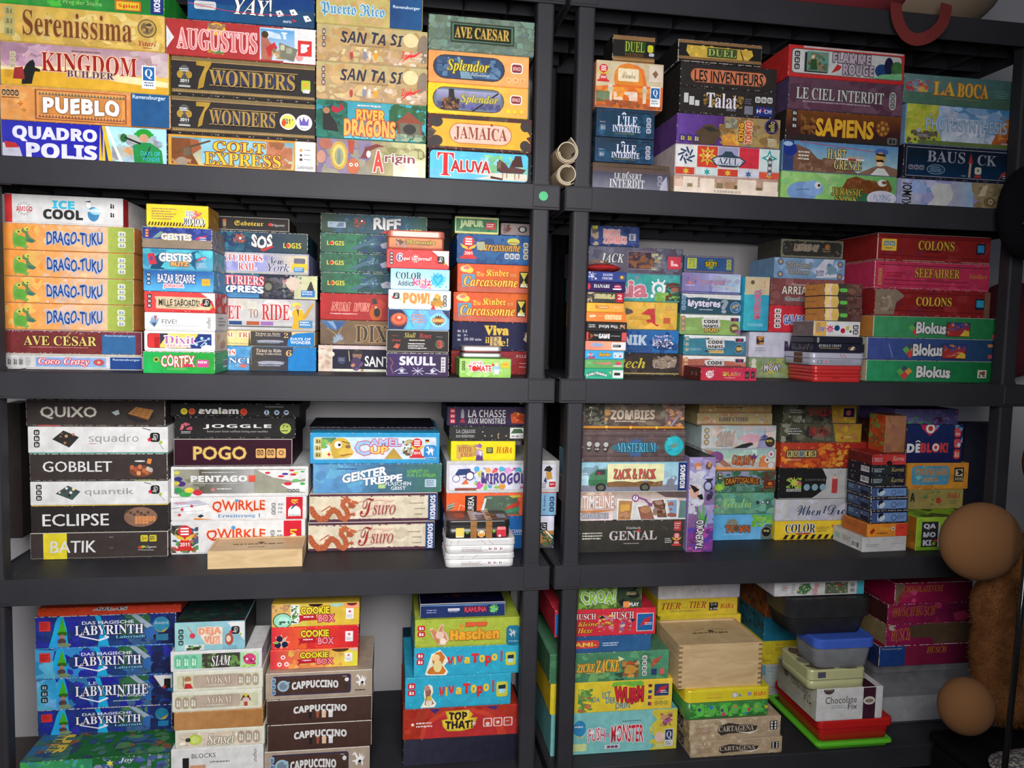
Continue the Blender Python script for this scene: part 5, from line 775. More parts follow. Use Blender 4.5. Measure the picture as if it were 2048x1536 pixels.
stack((590, 780, 4.042), ZC, .165, [
 (108, 1130, 298, '223', 'thin black board lying on top of the blue camel box', '@T r 0 100 0 100 223;b 0 100 0 100 14 9 334,223,544', {'k': 'slab', 'd': .2, 'dy': .05, 'cat': 'box lid', 'wear': .5}),
 (122, 1168, 345, '3ad', 'bright blue framed box with cartoon camel face and pyramid', 'r 0 100 0 100 39c;q 2 98 12 88 9bc 8;q 2.6 97.4 14 86 cde 8;v 10 70 15 85 bde dde;k 3 8.5 16 84 3 cb6 654;b 8 20 14 50 8 14 586,7a5;p c93 10,80 10,62 16,56 18,84;q 9 18 58 84 eda 8;s 14 70 8 4 c33;e 23 48 8 34 ca4;p ca4 16,70 20,30 26,30 31,50 30,80 18,84;e 27 64 6 16 db5;p a73 22,72 32,66 32,70 24,78;o 21 38 12 eee;o 22 38 5 222;e 28.5 44 2 6 864;p da5 12,30 16,34 15,42;l 24 26 30 34 3 642;T 34 46 24 72 9bd Hw3 C c35;T 45 70 18 42 abd Hw3 AMEL c35;T 46 60 44 68 ec6 Hw3 UP c35;p b94 57,85 64,48 71,85;l 60 70 68 70 1 a83;l 61 62 67 62 1 a83;b 71 79 20 74 16 9 543,ba7;J 82.5 16 82 c33 2014;r 89 92 20 24 222;r 89 92 24 27 b33;r 89 92 27 30 dc4;r 93 96.5 20 30 dde;q 88 98 38 85 38c 20;H 93 58 16 eee;m 89 97 80 84 1 cde', {'d': .27}),
 (144, 1185, 597, '47a', 'blue-green box with slanted bubbly white two-line title', 'g 0 50 0 100 69c 479;g 50 100 0 100 468 476;b 0 40 0 100 16 34 58b,6ac;T 22 57 5 68 eee Hg48 GEISTER 468;T 38 69 34 76 eee Hg36 TREPPE 468;m 18 36 14 22 1 347;T 56 76 62 76 dde Nw5 FLASCHEN 366;T 60 72 79 91 dde Nw5 GEIST 366;q 50 56 70 86 9b7 20;T 51 55 74 82 dec n PLUS;T 73 90 20 32 7b5 Nw5 KOMPLETT-SET;T 73 96 34 46 7b5 Nw4 FUR_2-6_SPIELER;q 87 96 54 82 bcd 4;m 88 95 58 80 3 478', {'wear': .4}),
 (115, 1150, 838, 'd9ceb6', 'parchment box with rust red dragon and script title, upper one', TSU, {'wear': .55, 'tray': '534'}),
 (105, 1128, 1072, 'd9ceb6', 'parchment box with rust red dragon and script title, lower one', TSU, {'wear': .55, 'tray': '534'}),
], 1305, G)
stack((870, 780, 3.84), ZC, .15, [
 (92, 700, 125, '335', 'dusky purple box with bold white title and orange monster', 'v 0 100 0 100 435 324;k 3 10 8 92 3 b34 ecc;p 99a 17,20 19,8 21,20 21,60 17,60;p a34 15,84 19,60 23,84;T 26 74 14 56 ccc b LA_CHASSE 324;T 26 74 60 90 ccc b AUX_MONSTRES 324;p c53 82,86 80,40 86,24 92,30 98,36 98,90;o 90 36 7 eb3;b 82 98 40 90 10 12 b42,d74', {'d': .2}),
 (110, 700, 275, '333', 'charcoal box with typewriter title and little bones, thin', 'T 8 33 22 46 bbb t LA_CHASSE;m 14 26 48 54 1 888;T 8 32 60 78 bbb t AUX_MONSTRES;' + ''.join('o %g %g 5 ca7;' % q for q in ((43, 38), (46, 66), (55, 66), (64, 52), (74, 66))) + 'l 63 56 64 86 5 ca7;q 79 97 8 84 ddd 4;p 464 80,50 84,16 94,16 97,46;z 80 97 60 82', {'d': .2}),
 (122, 618, 392, 'ed2', 'yellow box with knight title scroll and red brand word', 'p ca5 8,16 34,18 36,76 18,80 14,98 8,90;p b94 34,18 40,12 42,72 36,76;m 16 28 18 26 1 853;T 11 33 28 54 a34 s RITTER-;T 14 34 58 82 a34 s SCHLAG;p 648 38,100 40,60 44,40 48,60 50,100;p b9c 40,44 48,44 50,76 38,70;e 42 30 4 12 db9;p 96a 37,26 44,8 48,20 46,34;p ddd 42,50 48,52 46,80;q 54.5 65 30 62 553 6;m 56 64 36 58 3 dd8;T 70 95 28 60 c33 Sw2 HABA', {'d': .13}),
 (88, 955, 545, 'ccc', 'white box with bespectacled face, coloured dots and purple title behind post', 'r 0 100 0 100 ccc;q 1.5 98 8 92 bbb 4;q 2 97.5 10 90 dde 4;b 24 80 20 88 34 9 c47,5ad,9c4,e94,a59,4bd;' + ''.join('o %g %g %g %s;' % q for q in ((26, 24, 9, '5ad'), (30, 40, 11, 'bc5'), (36, 28, 9, 'ea6'), (42, 34, 9, 'e66'), (48, 24, 8, '5bd'), (54, 30, 11, 'd9c'), (29, 74, 11, 'c5a'), (34, 84, 7, '8c6'), (49, 80, 10, 'd94'), (63, 30, 11, '5ac'))) + 'p 347 7,40 10,24 20,22 21,30 25,38 16,42 9,44;o 8 54 12 437;o 8 54 10 eee;o 20 46 14 437;o 20 46 11 eee;l 14 50 17 50 3 437;p d74 13,70 17,54 19,72 17,80;p eee 10,74 18,72 24,80 12,84;r 7 26 84 92 954;T 30 76 36 72 548 Bw6 MIROGOLO ddd;p 322 86,30 88,18 91,14 94,24 92,34;p c94 88,34 93,34 94,56 89,60;p 347 86,64 88,50 89,70;m 84 89 70 88 3 888;r 90 97.5 60 88 eee;r 91 97 66 84 c34;m 92 96 72 80 1 edd', {'d': .26}),
 (86, 932, 795, 'e64', 'orange box with upright black panel and paper-cut shapes, pale blue end', 'r 0 37 0 100 e63;p 776 0,50 7,36 7,60 0,80;l 0 54 7 42 2 ddd;l 0 64 7 52 2 ddd;l 10 84 12 48 3 fb9;l 12 48 18 60 3 fb9;r 16.5 27 8 100 222;T 19 24.5 12 90 ddd Nr1 EUREKA;p 565 30,90 34,10 64,8 66,96 32,96;b 34 64 14 90 12 12 454,676,8a9;p b43 54,60 66,34 66,56 54,74;p 486 54,74 66,60 66,78 54,90;p cb4 56,10 66,6 68,16 60,20;p ddd 30,90 34,20 36,20 33,90;r 84 100 0 100 8bd;T 88 90 10 80 437 sr1 Lions;k 94 98 16 88 3 225 8bd', {'d': .25}),
 (86, 915, 975, '259', 'royal blue box with thin white word behind the post, at the stack foot', 'r 0 84 0 100 26a;T 58 72 40 52 dde n OCEANNA;l 58 56 74 56 1.6 dde;r 84 100 0 100 dde;r 87 93.5 20 46 222;T 88 92.5 23 43 ddd Sr1 Gi;e 92 78 10 34 254;b 84 100 46 100 12 14 474,235,c84;l 92 46 99 70 4 eee', {'d': .24}),
], 1220, G)
stack((870, 780, 3.84), ZC, .006, [
 (82, 578, 1005, '222', 'black tin with cartoon food pictures and woven brown straps', 'q 15 28 40 96 eda 8;q 15 28 40 86 ec6 8;r 38 48 0 100 a74;r 62 72 0 100 a74;' + ''.join('r 38 48 %g %g 853;r 62 72 %g %g 853;' % (y, y+2, y, y+2) for y in range(4, 98, 8)) + 'o 55 74 24 543;o 55 74 21 edb;e 55 82 6 10 d94;o 52 68 3 222;o 58 68 3 222;s 33 66 12 5 7b4;s 75 60 12 5 7b4;q 79 94 40 94 c34 8;q 80 93 34 52 e88 8;e 84 88 2 7 eee@T r 38 48 0 100 ca8;r 62 72 0 100 ca8;q 14 30 30 80 b53 10;b 42 66 10 90 10 12 ccd,a9a;q 82 96 40 80 99a 10;b 66 80 10 90 6 12 853', {'k': 'tin', 'd': .1, 'lh': .32, 'body': '222'}),
 (82, 618, 1145, 'ddd', 'white tin with thin brown diagonal lines, upper of the pair', 'l 8 2 6 44 2.5 b75;l 18 2 16 44 2.5 b75;l 50 2 58 40 2.5 b75;l 60 2 68 40 2.5 b75;m 22 54 56 92 3 a99;k 60 84 54 86 3 eee 856', {'k': 'tin', 'd': .12, 'lh': .42}),
 (78, 612, 1262, 'ddd', 'white tin with thin brown diagonal lines, lower of the pair', 'l 20 38 28 4 2.5 b75;l 38 38 46 4 2.5 b75;m 22 54 54 90 3 a99;k 60 84 52 84 3 eee 856', {'k': 'tin', 'd': .12, 'lh': .36}),
], 1358, G)
# ------------------------------------------------------------ third row, second unit
G = 'games on the third row of the second unit'
stack((1120, 780, 4.043), ZC, .10, [
 (190, 1010, 60, '665', 'grey-brown horror box with pale ragged title and lamplit street', 'v 0 100 0 88 876 544;b 0 100 0 88 50 20 876,554,998,655,765;r 1 20 6 84 443;b 1 20 10 84 20 12 332,776;b 20 26 30 90 6 14 c96;T 5 8 20 54 ccb Sh1 7;T 26 70 30 66 cba Bw4 ZOMBIES 654;m 30 66 70 78 1 cba;s 46 92 10 10 c43;b 80 100 4 90 26 14 877,546,da7,c75;l 86 90 96 40 7 99a;r 0 100 90 97 d93;r 0 100 96 100 742;o 22 92 5 ec5;o 46 94 5 ec5;o 72 94 5 ec5'),
 (183, 1012, 318, '655', 'brown plank-patterned box with glowing blue title and round moon', 'b 0 100 0 100 40 14 655,544,766;l 0 18 100 20 1.5 433;l 0 82 100 84 1.5 433;l 0 10 100 8 1.5 877;q 3 8.5 32 70 443 50;q 10.5 16.5 34 72 443 50;q 19 25 34 72 443 50;o 5.8 44 8 bbb;o 13.5 46 8 bbb;o 22 46 8 bbb;m 4 8 56 66 1 bbb;m 11.5 16 58 68 1 bbb;m 20 24 58 68 1 bbb;s 51 56 34 12 469 .7;e 51 56 24 16 478;T 33 71 40 70 6bd s MYSTERIUM 245;o 89 50 34 476;o 89 50 31 3bc;e 88 48 4 9 798;b 82 95 24 76 8 10 4cd,3ab'),
 (173, 1025, 583, '8bc', 'pale blue van box with cream panel, red title and navy end strip', 'v 0 92 0 80 9cd bde;b 0 92 10 70 16 26 9cd,abc,79a;r 0 92 80 100 889;p 586 6,76 7,44 12,30 14,22 24,22 24,80 8,82;p 445 12,44 14,26 22,26 22,42;o 16 38 5 b33;p 475 6,60 24,60 24,80 8,82;r 24 77 66 86 864;b 24 77 66 86 10 7 975,753;p eeb 24,4 78,4 78,64 70,70 60,62 50,70 36,64 24,70;e 18 88 5 16 333;e 18 88 3 9 665;e 60 88 5 16 333;e 60 88 3 9 665;m 0 6 36 60 3 dee;T 30 70 22 58 c45 sw3 ZACK_&_PACK 975;p 889 82,60 90,48 88,82 80,84;p eee 86,54 88,52 88,62' + KO),
 (165, 1020, 822, 'ccc', 'white card-themed box with photo cards, arrow and carved title', 'v 0 100 0 40 a98 dcc;v 0 30 0 100 b98 edd;b 0 34 0 60 12 28 ca9,dcb;r 34 100 40 100 ddd;p 655 70,0 100,0 100,24 80,20;T 1 31 12 58 eee N TIMELINE b87;p c85 0,64 30,62 32,64 16,72 0,72;T 1 26 74 92 ccc s CHALLENGE 889;p eee 34,24 50,28 48,98 34,96;p b85 35.5,30 48.5,32 47,98 35,98;q 37 46 44 70 da5 20;b 36 47 66 96 8 12 a75,c97;p eee 52,50 66,42 72,96 56,98;p 965 53.5,54 65,48 70,98 57,98;e 61 62 5 14 b86;p eee 66,28 79,24 84,96 72,96;p 754 67,32 78,28 82,92 73,92;b 68 80 32 84 10 12 a87,643;p eee 80,26 92,26 92,96 84,96;p 8ac 81,30 91,30 91,92 85,92;b 82 91 34 90 8 11 a65,9bc;p 688 94,32 100,34 100,94 93,94;o 51 22 13 848;o 51 22 9 eee;T 50 52 14 30 537 n ?;l 54 20 62 30 6 858;l 60 28 65 44 6 858;p 858 62,44 68,38 67,54', {'tray': '433'}),
 (158, 998, 1062, '433', 'charcoal box with engraved white serif title and small red award', 'v 0 100 0 100 443 332;m 2 22 36 62 3 ccb;T 44 58 18 26 bbb s Einfach;T 28 74 32 62 ccc s GENIAL 544;o 56.5 32 5 c33;m 42 60 72 78 1 a99;m 82 89 58 76 3 ccc;r 90.5 97.5 2 34 b44;m 91 97 8 30 3 dbb;J 93.5 40 84 c44 2004;l 80 20 84 30 1 877'),
], 1303, G)
zz = ZC
game_box(at(1120+1030/4.043, 1040, .085).x, at(1120+1243/4.043, 1040, .085).x, .085, ZC, at(1120+1030/4.043, 780+542/4.043, .085).z, .22, '98b', 'tall violet-blue box standing upright between two stacks', 'v 0 100 0 100 98b 747;b 0 100 0 30 20 8 99c,a9c,bbd;b 0 60 14 60 20 7 ccd,bbc,dde;b 40 100 50 80 16 7 89c,a9c;b 0 100 74 100 26 7 636,849,54a,b5a;o 30 9 4 c85;r 24 44 9 13 dbb;o 72 9 3.5 755;b 66 80 4 14 5 3 322,c96;e 20 36 18 7 da9;p 222 0,28 20,30 40,34 20,37;e 72 30 18 6 557;e 72 30 12 4 bbd;e 86 38 8 3 446;b 50 90 22 46 8 3 334;p 222 30,40 50,38 56,44 44,44;p 8b5 30,58 46,66 50,70;p 5a4 30,48 56,64 60,70 46,66;p 6a4 54,46 62,52 62,70 54,62;p 496 70,56 62,72 58,68;p 7a5 70,62 76,66 62,72;T 32 62 66 97 eee Nr1w5 TAKENOKO 334;l 70 60 60 74 1 334@T r 0 100 0 100 222;b 0 100 0 100 12 9 333,222,445', {'g': G})
stack((1120, 780, 4.043), ZC, .185, [
 (1130, 1715, 85, 'b96', 'worn tan desert card box, upper of two, top cut by the ledge', 'b 0 100 0 100 26 22 ba6,c97,a84,dca;m 22 60 50 66 1 854;r 0 100 90 100 a74', {'d': .2, 'wear': .5}),
 (1112, 1718, 185, 'ba7', 'worn tan desert card box with inked serif title, lower of two', 'b 0 100 0 100 20 26 ca8,b86,dba;m 6 16 30 70 3 c86;T 28 67 32 66 556 s LOST_CITIES a97;s 86 50 24 5 99a;r 0 100 90 100 964', {'d': .2, 'wear': .5}),
 (1145, 1748, 285, 'bcc', 'pale watercolour box with pagoda, brush and round icons', 'g 0 100 0 100 ccc abc;b 14 100 0 96 36 26 bcc,dcc,acc,cbb,dba;T 19 44 24 88 caa c KIRI 998;o 6 20 12 876;o 6 46 12 876;o 6 72 12 876;o 6 20 8 cb8;o 6 46 8 cb8;o 6 72 8 cb8;e 66 54 14 20 dab;p 99b 74,96 78,56 86,40 92,60 96,96;p 558 78,52 84,36 90,50;p 558 76,64 84,50 92,62;l 84.5 10 84.5 40 1.5 557;p 333 42,98 54,80 66,72 70,80 60,96;o 92 70 22 221;o 92 70 17 543;m 87 97 62 78 1 dc6;m 22 34 6 12 1 888;m 20 38 88 94 1 777', {'d': .2}),
 (1150, 1748, 478, 'bbb', 'pastel desert box with orange title and plum volcano bubbles', 'v 0 100 0 60 9bb cdc;p ea7 0,60 30,84 60,90 90,88 100,80 100,100 0,100;p a76 0,0 12,4 40,80 30,84;e 18 36 10 28 858;m 13 22 50 58 1 dcd;b 30 80 0 60 10 26 acb,bdc;T 40 72 30 74 d84 Sw6 GRUMPF 733;p 747 62,20 66,34 70,16 72,34 76,24 72,44 66,44;p d85 76,84 78,40 84,24 90,50 92,84;q 88 98 4 40 99a 30;o 93 22 16 ddd;o 88 50 14 ddd;o 93 78 14 ddd;o 93 22 7 b46;o 88 50 6 845;r 0 100 94 100 c73', {'d': .2, 'tray': 'c73'}),
 (1150, 1745, 655, '465', 'jungle green box with dark plaque and curved orange title', 'v 0 100 0 100 99b 476;b 14 100 0 100 44 24 586,364,799,254;b 80 100 0 100 14 24 633,464;e 22 76 7 16 9c4;e 30 60 5 16 7a5;p 532 28,32 52,22 77,34 78,66 52,56 30,72;T 31 76 32 60 c83 Na22 DRAFTOSAURUS 422;q 84 98 44 84 632 8;e 92 60 3 8 d73;m 86 98 74 80 1 b85;k 20 26 6 40 2 543 ddc', {'d': .2}),
 (1150, 1730, 832, '586', 'soft green box with gilded flowing script title', 'g 0 100 0 100 7a8 476;b 14 100 0 100 30 34 6a9,487,8b9,697;b 14 26 20 70 8 12 a88,8a9;T 28 68 24 70 ac7 ch1 Celestia 6a8;o 77 46 9 345;o 84 44 9 577;o 91 46 9 345;o 84 44 5 dde;o 91 46 5 dde', {'d': .2}),
 (1150, 1716, 1010, '5ad', 'sky blue box with little hills and brown shaped title', 'g 0 100 0 100 5ad 7be;b 70 100 0 50 18 18 7b4,5a5,9c5;b 84 100 40 100 10 22 465,576;e 42 40 9 24 887;T 32 68 42 70 b63 Bw3 TOWN 345;s 48 54 16 6 654;m 30 66 78 82 1 bde;o 92 70 24 777;o 92 70 19 222;m 88 96 62 78 1 cb6', {'d': .2}),
], 1205, G)
DRG = 'b 0 100 0 100 26 26 443,554,332;b 0 66 0 100 8 24 665,333;p a83 64,0 100,0 100,100 68,100 66,50;b 68 100 0 100 10 22 b93,a74;'
stack((1530, 780, 4.042), ZC, .175, [
 (148, 740, 115, '554', 'taped grey and mustard box with red title, topmost and shaded', DRG + 'm 8 26 26 50 2 bbb;b 6 30 60 98 10 12 887,998;T 32 66 12 62 a33 Sw6 SUNKEN;q 82 97 16 66 214 4;o 89 42 16 a55', {'d': .16}),
 (127, 780, 268, '554', 'taped grey and mustard box with red title, second from the top', DRG + 'm 8 26 24 64 3 bbb;T 34 60 16 64 b33 Sw8 DRAGON;m 38 58 66 76 1 a44;b 0 14 0 100 6 24 998,333;o 76 76 7 a44;m 79 90 70 80 1 dc8', {'d': .16}),
 (128, 860, 425, 'b42', 'flame orange box with title spelled on yellow letter blocks', 'g 0 100 0 100 b43 922;b 0 80 0 100 40 18 c52,d73,a32,e93;r 5 39 26 60 543;' + ''.join('q %g %g 30 56 %s 8;T %g %g 33 52 332 b %s;' % (6+i*6.5, 12+i*6.5, ('cb6', 'ba7', '9aa', 'db6', 'ba6')[i], 7.2+i*6.5, 10.8+i*6.5, 'RUMIS'[i]) for i in range(5)) + 'm 4 26 66 74 1 dba;b 44 76 0 100 14 14 da4,c63', {'d': .2}),
 (108, 860, 632, '222', 'black and white box with paint splash logo and red pencil drawing', 'r 0 100 0 100 bbb;p 222 0,0 46,0 51,30 50,66 40,90 36,98 0,98;b 8 24 30 66 14 9 c47,db4,7b4,e74;s 16 46 20 9 bc5;T 8 24 66 76 ddd b ASMODEE;o 30 62 11 8ab;o 38.6 62 11 8ab;o 47.2 62 11 8ab;m 28 50 34 48 1 555;p b44 57,82 57,32 60,20 63,32 63,82;p dba 57,34 60,20 63,34;p 333 59.2,23 60,18 60.8,23', {'d': .2}),
 (82, 860, 885, 'bbb', 'silver-white box with dark looping script title', 'g 0 100 0 100 ccc aab;b 0 100 0 100 12 34 bbc,ccd;T 22 47 26 76 346 c When;T 48 54 32 66 345 i I;T 54 90 26 74 346 c Dream', {'d': .2}),
 (80, 860, 1062, 'ec3', 'yellow box with black ransom-letter title and hazard stripes, foot of stack', ''.join('p 322 %g,98 %g,98 %g,74 %g,74;' % (x, x+3.4, x+6, x+2.6) for x in range(8, 100, 7)) + 'T 10 41 14 62 222 sw6 COLOR eee;T 42 56 26 46 864 t Addict;m 43 54 52 62 1 875;b 58 80 0 40 10 16 b43,58a,c85;p b34 20,66 36,62 36,70 22,72', {'d': .2}),
], 1205, G)
ONI = 'q 2 98 14 90 57a 6;q 3 97 18 86 79c 6;r 3 16 18 86 458;e 26 54 10 26 bcd;p 223 20,20 28,14 34,24 30,44 24,46 22,64 18,50;p cde 24,50 36,30 38,58 32,80 24,86;o 62 56 26 346;o 62 56 20 79c;T 72 92 34 72 346 i ONI;@L q 4 96 14 86 457 6;k 8 30 26 60 2 79a 457;b 40 90 20 80 8 12 568,346,a9a;q 60 92 50 86 223 10'
NUI = 'g 0 60 0 100 233 333;b 0 100 0 100 14 20 233,344,222;m 4 34 30 76 3 ccd;T 56 94 20 66 cb7 ih1 Karma@L b 0 100 0 100 12 18 433,322;z 56 90 20 80;o 24 50 20 655'
stack((1530, 780, 4.042), ZC, .05, [
 (865, 1148, 520, 'a33', 'red little box on the leaning pile of small card boxes', 'g 0 100 0 100 b33 c44;m 4 34 30 74 3 dbb;T 60 94 16 60 dcb ih1 Karma;e 50 90 9 30 222@L r 0 100 0 100 622;b 0 100 0 100 8 16 733,522', {'k': 'box', 'd': .1, 'yaw': 3}),
 (862, 1146, 608, '223', 'black little box with gilt script, upper of the two black ones', NUI, {'d': .1, 'yaw': 3}),
 (856, 1142, 690, '223', 'black little box with gilt script, lower of the two black ones', NUI, {'d': .1, 'yaw': 3}),
 (852, 1158, 778, '223', 'slate blue little box with white profile face, highest of three alike', ONI, {'d': .1, 'yaw': 3, 'wear': .5}),
 (850, 1160, 872, '223', 'slate blue little box with white profile face, middle of three alike', ONI, {'d': .1, 'yaw': 3, 'wear': .5}),
 (850, 1160, 975, '223', 'slate blue little box with white profile face, lowest of three alike', ONI, {'d': .1, 'yaw': 3, 'wear': .5}),
 (822, 1162, 1082, 'd83', 'orange little box with red end below the blue trio', 'g 0 70 0 100 e93 d83;r 70 100 0 100 d43;p a32 4,60 14,30 18,50 10,84;m 22 50 70 86 1 542;T 28 56 22 56 eb4 Sh1 Mango;o 63 38 16 ddd;o 63 38 8 654;m 80 90 30 50 1 733@L r 0 100 0 100 b63;m 20 60 40 56 1 853', {'d': .105, 'yaw': 3}),
 (782, 1150, 1190, 'ccc', 'plain white carton at the foot of the small box pile', 'm 6 38 46 70 2 999;m 64 94 46 52 1 999;m 76 92 74 80 1 aaa@L q 6 24 30 70 9bb 6;m 34 62 30 70 5 a98;z 66 90 40 90', {'k': 'carton', 'd': .125, 'yaw': 3}),
], 1310, 'small boxes in the leaning pile on the third row')
zz = at(1530+1222/4.042, 780+1030/4.042, .05).z; MAXZ[zz] = MAXZ[ZC]
stack((1530, 780, 4.042), zz, .135, [
 (1050, 1565, 152, '658', 'dim purple and green box on top of the dark blue one', 'g 0 100 0 100 668 447;p 596 20,100 24,60 34,50 44,80 60,100;b 0 100 0 100 18 22 559,76a,658;b 60 90 50 96 10 12 535,424;m 76 88 60 68 1 a9b;r 95 98 4 20 b45', {'d': .16}),
 (1140, 1600, 275, '225', 'navy box with red and white title and diamond-shaped emblem', 'v 0 100 0 100 236 225;p c35 24,0 52,0 56,10 40,30 26,10;p 6ad 52,0 58,2 48,16;o 41 10 13 eee;o 41 10 7 c43;T 1 26 50 74 eee B DE;l 16 46 20 42 3 eee;l 20 42 24 46 3 eee;T 25 74 48 74 d44 B BLOK! 336;o 52 60 10 eee;o 52 60 5 d44;k 84 96 8 94 3 d44 ecb;b 84 99 0 60 10 7 79b,c56,eee@L r 0 100 0 100 743;b 0 100 0 100 30 14 853,632,584,964', {'d': .22}),
 (1150, 1645, 590, 'd93', 'amber box with blue prehistoric wave panel and orange title', 'b 0 100 0 100 12 30 d93,e94,c83;q 6 68 10 84 59b 16;b 8 66 12 82 16 14 6ab,8cc,58a;T 12 64 20 46 c73 Nw5 STONE_AGE 8aa;T 24 50 56 74 c73 Nw3 JUNIOR 8aa;r 76 92 16 72 332;p dca 78,24 90,22 90,50 78,50;b 79 90 26 46 5 8 332;T 78 91 54 68 dca b HiG;b 10 60 86 98 8 5 b74', {'d': .2}),
 (1162, 1600, 805, '985', 'dull olive-yellow box with small jungle scene, behind the lime box', 'g 0 100 0 100 985 a95;b 20 66 0 80 20 16 474,686,a94,b85;T 1 10 14 60 332 Br0 A;T 70 94 16 44 b33 Sw2 HABA;m 74 90 56 80 3 775;e 54 56 5 16 a43', {'d': .2}),
], 1000, G)
stack((1530, 780, 4.042), ZC, .05, [
 (1222, 1700, 1030, '9c3', 'lime green box with dark name panel stacked in three white rows', 'v 0 100 0 100 ac4 7a2;b 0 100 0 100 14 22 ac4,8b3;r 8 36 12 90 333;r 36 38.5 18 90 dde;T 11 32 18 36 dde B QA;T 11 32 44 60 dde B MO;T 11 26 68 86 dde B KI;o 29.5 80 6 9b4;r 29 36 68 74 c53;q 40 60 50 80 ccb 4;m 43 57 56 74 2 655;q 63 82 50 80 ccb 4;m 66 78 56 74 2 655@L r 0 100 0 100 a62;b 0 100 0 100 16 18 963,7a3,b73@T b 10 100 0 100 20 14 8a4,7a3,332', {'d': .3}),
], 1300, G)
zt_ = at(1530+865/4.042, 780+520/4.042, .05).z
game_box(at(1530+972/4.042, 865, .075).x, at(1530+1138/4.042, 865, .075).x, .075, zt_, at(1530+985/4.042, 780+205/4.042, .075).z, .07, '964', 'open brown cardboard tuck box standing on the small box pile', 'b 0 100 0 100 10 30 965,a75@L r 0 100 0 100 b42;b 0 100 0 100 20 12 c53,743,694', {'k': 'carton', 'g': G, 'cat': 'cardboard box'})
# ------------------------------------------------------------ bottom row, first unit
G = 'games on the bottom row of the first unit'
zz = at(155/3.979, 1150+1492/3.979, .02).z; MAXZ[zz] = MAXZ[ZD]
stack((0, 1150, 3.979), zz, .13, [
 (300, 1440, 268, 'c42', 'low red tray box on top of the four blue maze boxes', 'g 0 100 0 100 c42 d43;T 38 62 0 40 332 Sw4 ATLAS ddd;b 40 60 4 40 8 14 7b5,58a@R b 0 100 0 100 10 20 c73,a52', {'d': .2}),
 (278, 1400, 335, '237', 'blue maze box with green-hatted gnome and red square, highest of four', LAB + LABT + RUBY + 'o 90 34 26 38a;T 85 95 22 34 bcd n Award;p b93 85,44 89,60 95,44 92,60 88,60;r 86 95 66 88 379', {'wear': .5, 'd': .27}),
 (280, 1378, 588, '38c', 'blue maze box with green-hatted gnome and red square, second of four', LAB + 'p 49c 0,0 14,4 12,50 16,100 0,100;b 0 14 40 100 8 24 5ac,38b;' + LABT + RUBY, {'wear': .4, 'd': .27}),
 (292, 1378, 830, '37a', 'blue maze box with black icon strip and longer white title, third of four', LAB + 'p 5ac 0,4 16,10 12,50 14,100 0,100;b 0 14 0 100 10 24 6ad,39c;k 3 8 16 78 3 222 9bc;T 38 44 12 22 dde n LE;T 28 82 26 60 eef s LABYRINTHE 223;l 31 62 45 80 4 eef;l 45 80 52 68 6 eef;T 59 80 58 68 dde N MAGIQUE;m 56 76 78 84 1 bcd;p ddd 86,0 100,0 100,44 92,40;q 94 99 12 44 222 8;s 94 40 8 5 b33', {'wear': .4, 'd': .27}),
 (297, 1370, 1080, '237', 'blue maze box with green-hatted gnome and red square, lowest of four', LAB + LABT + RUBY + 'o 93 34 26 279;p b93 88,34 92,54 98,34 96,54 92,56;r 90 98 62 84 27a', {'wear': .5, 'd': .27}),
], 1315, G)
stack((0, 1150, 3.979), ZD, .02, [
 (155, 1345, 1492, '263', 'big colourful fantasy box under the maze stack, cut by the frame', 'g 0 48 0 30 4a5 386;b 0 48 0 40 16 12 5b6,386,49b;b 48 100 0 40 30 12 236,359,474,99b;s 60 14 10 6 dd5;T 66 76 2 16 cde Sh1 Joy@T g 0 30 0 100 369 475;b 0 100 0 100 60 8 365,476,247,853,346;b 40 90 10 60 24 7 963,a73,c94,742;b 60 100 50 100 20 8 474,585,358;T 12 18 20 90 ca4 sr-1 ADVENTURE;T 18 25 30 92 db4 Br-1 TOUR;m 6 9 20 90 1 8ac', {'d': .36}),
], 1540, G)
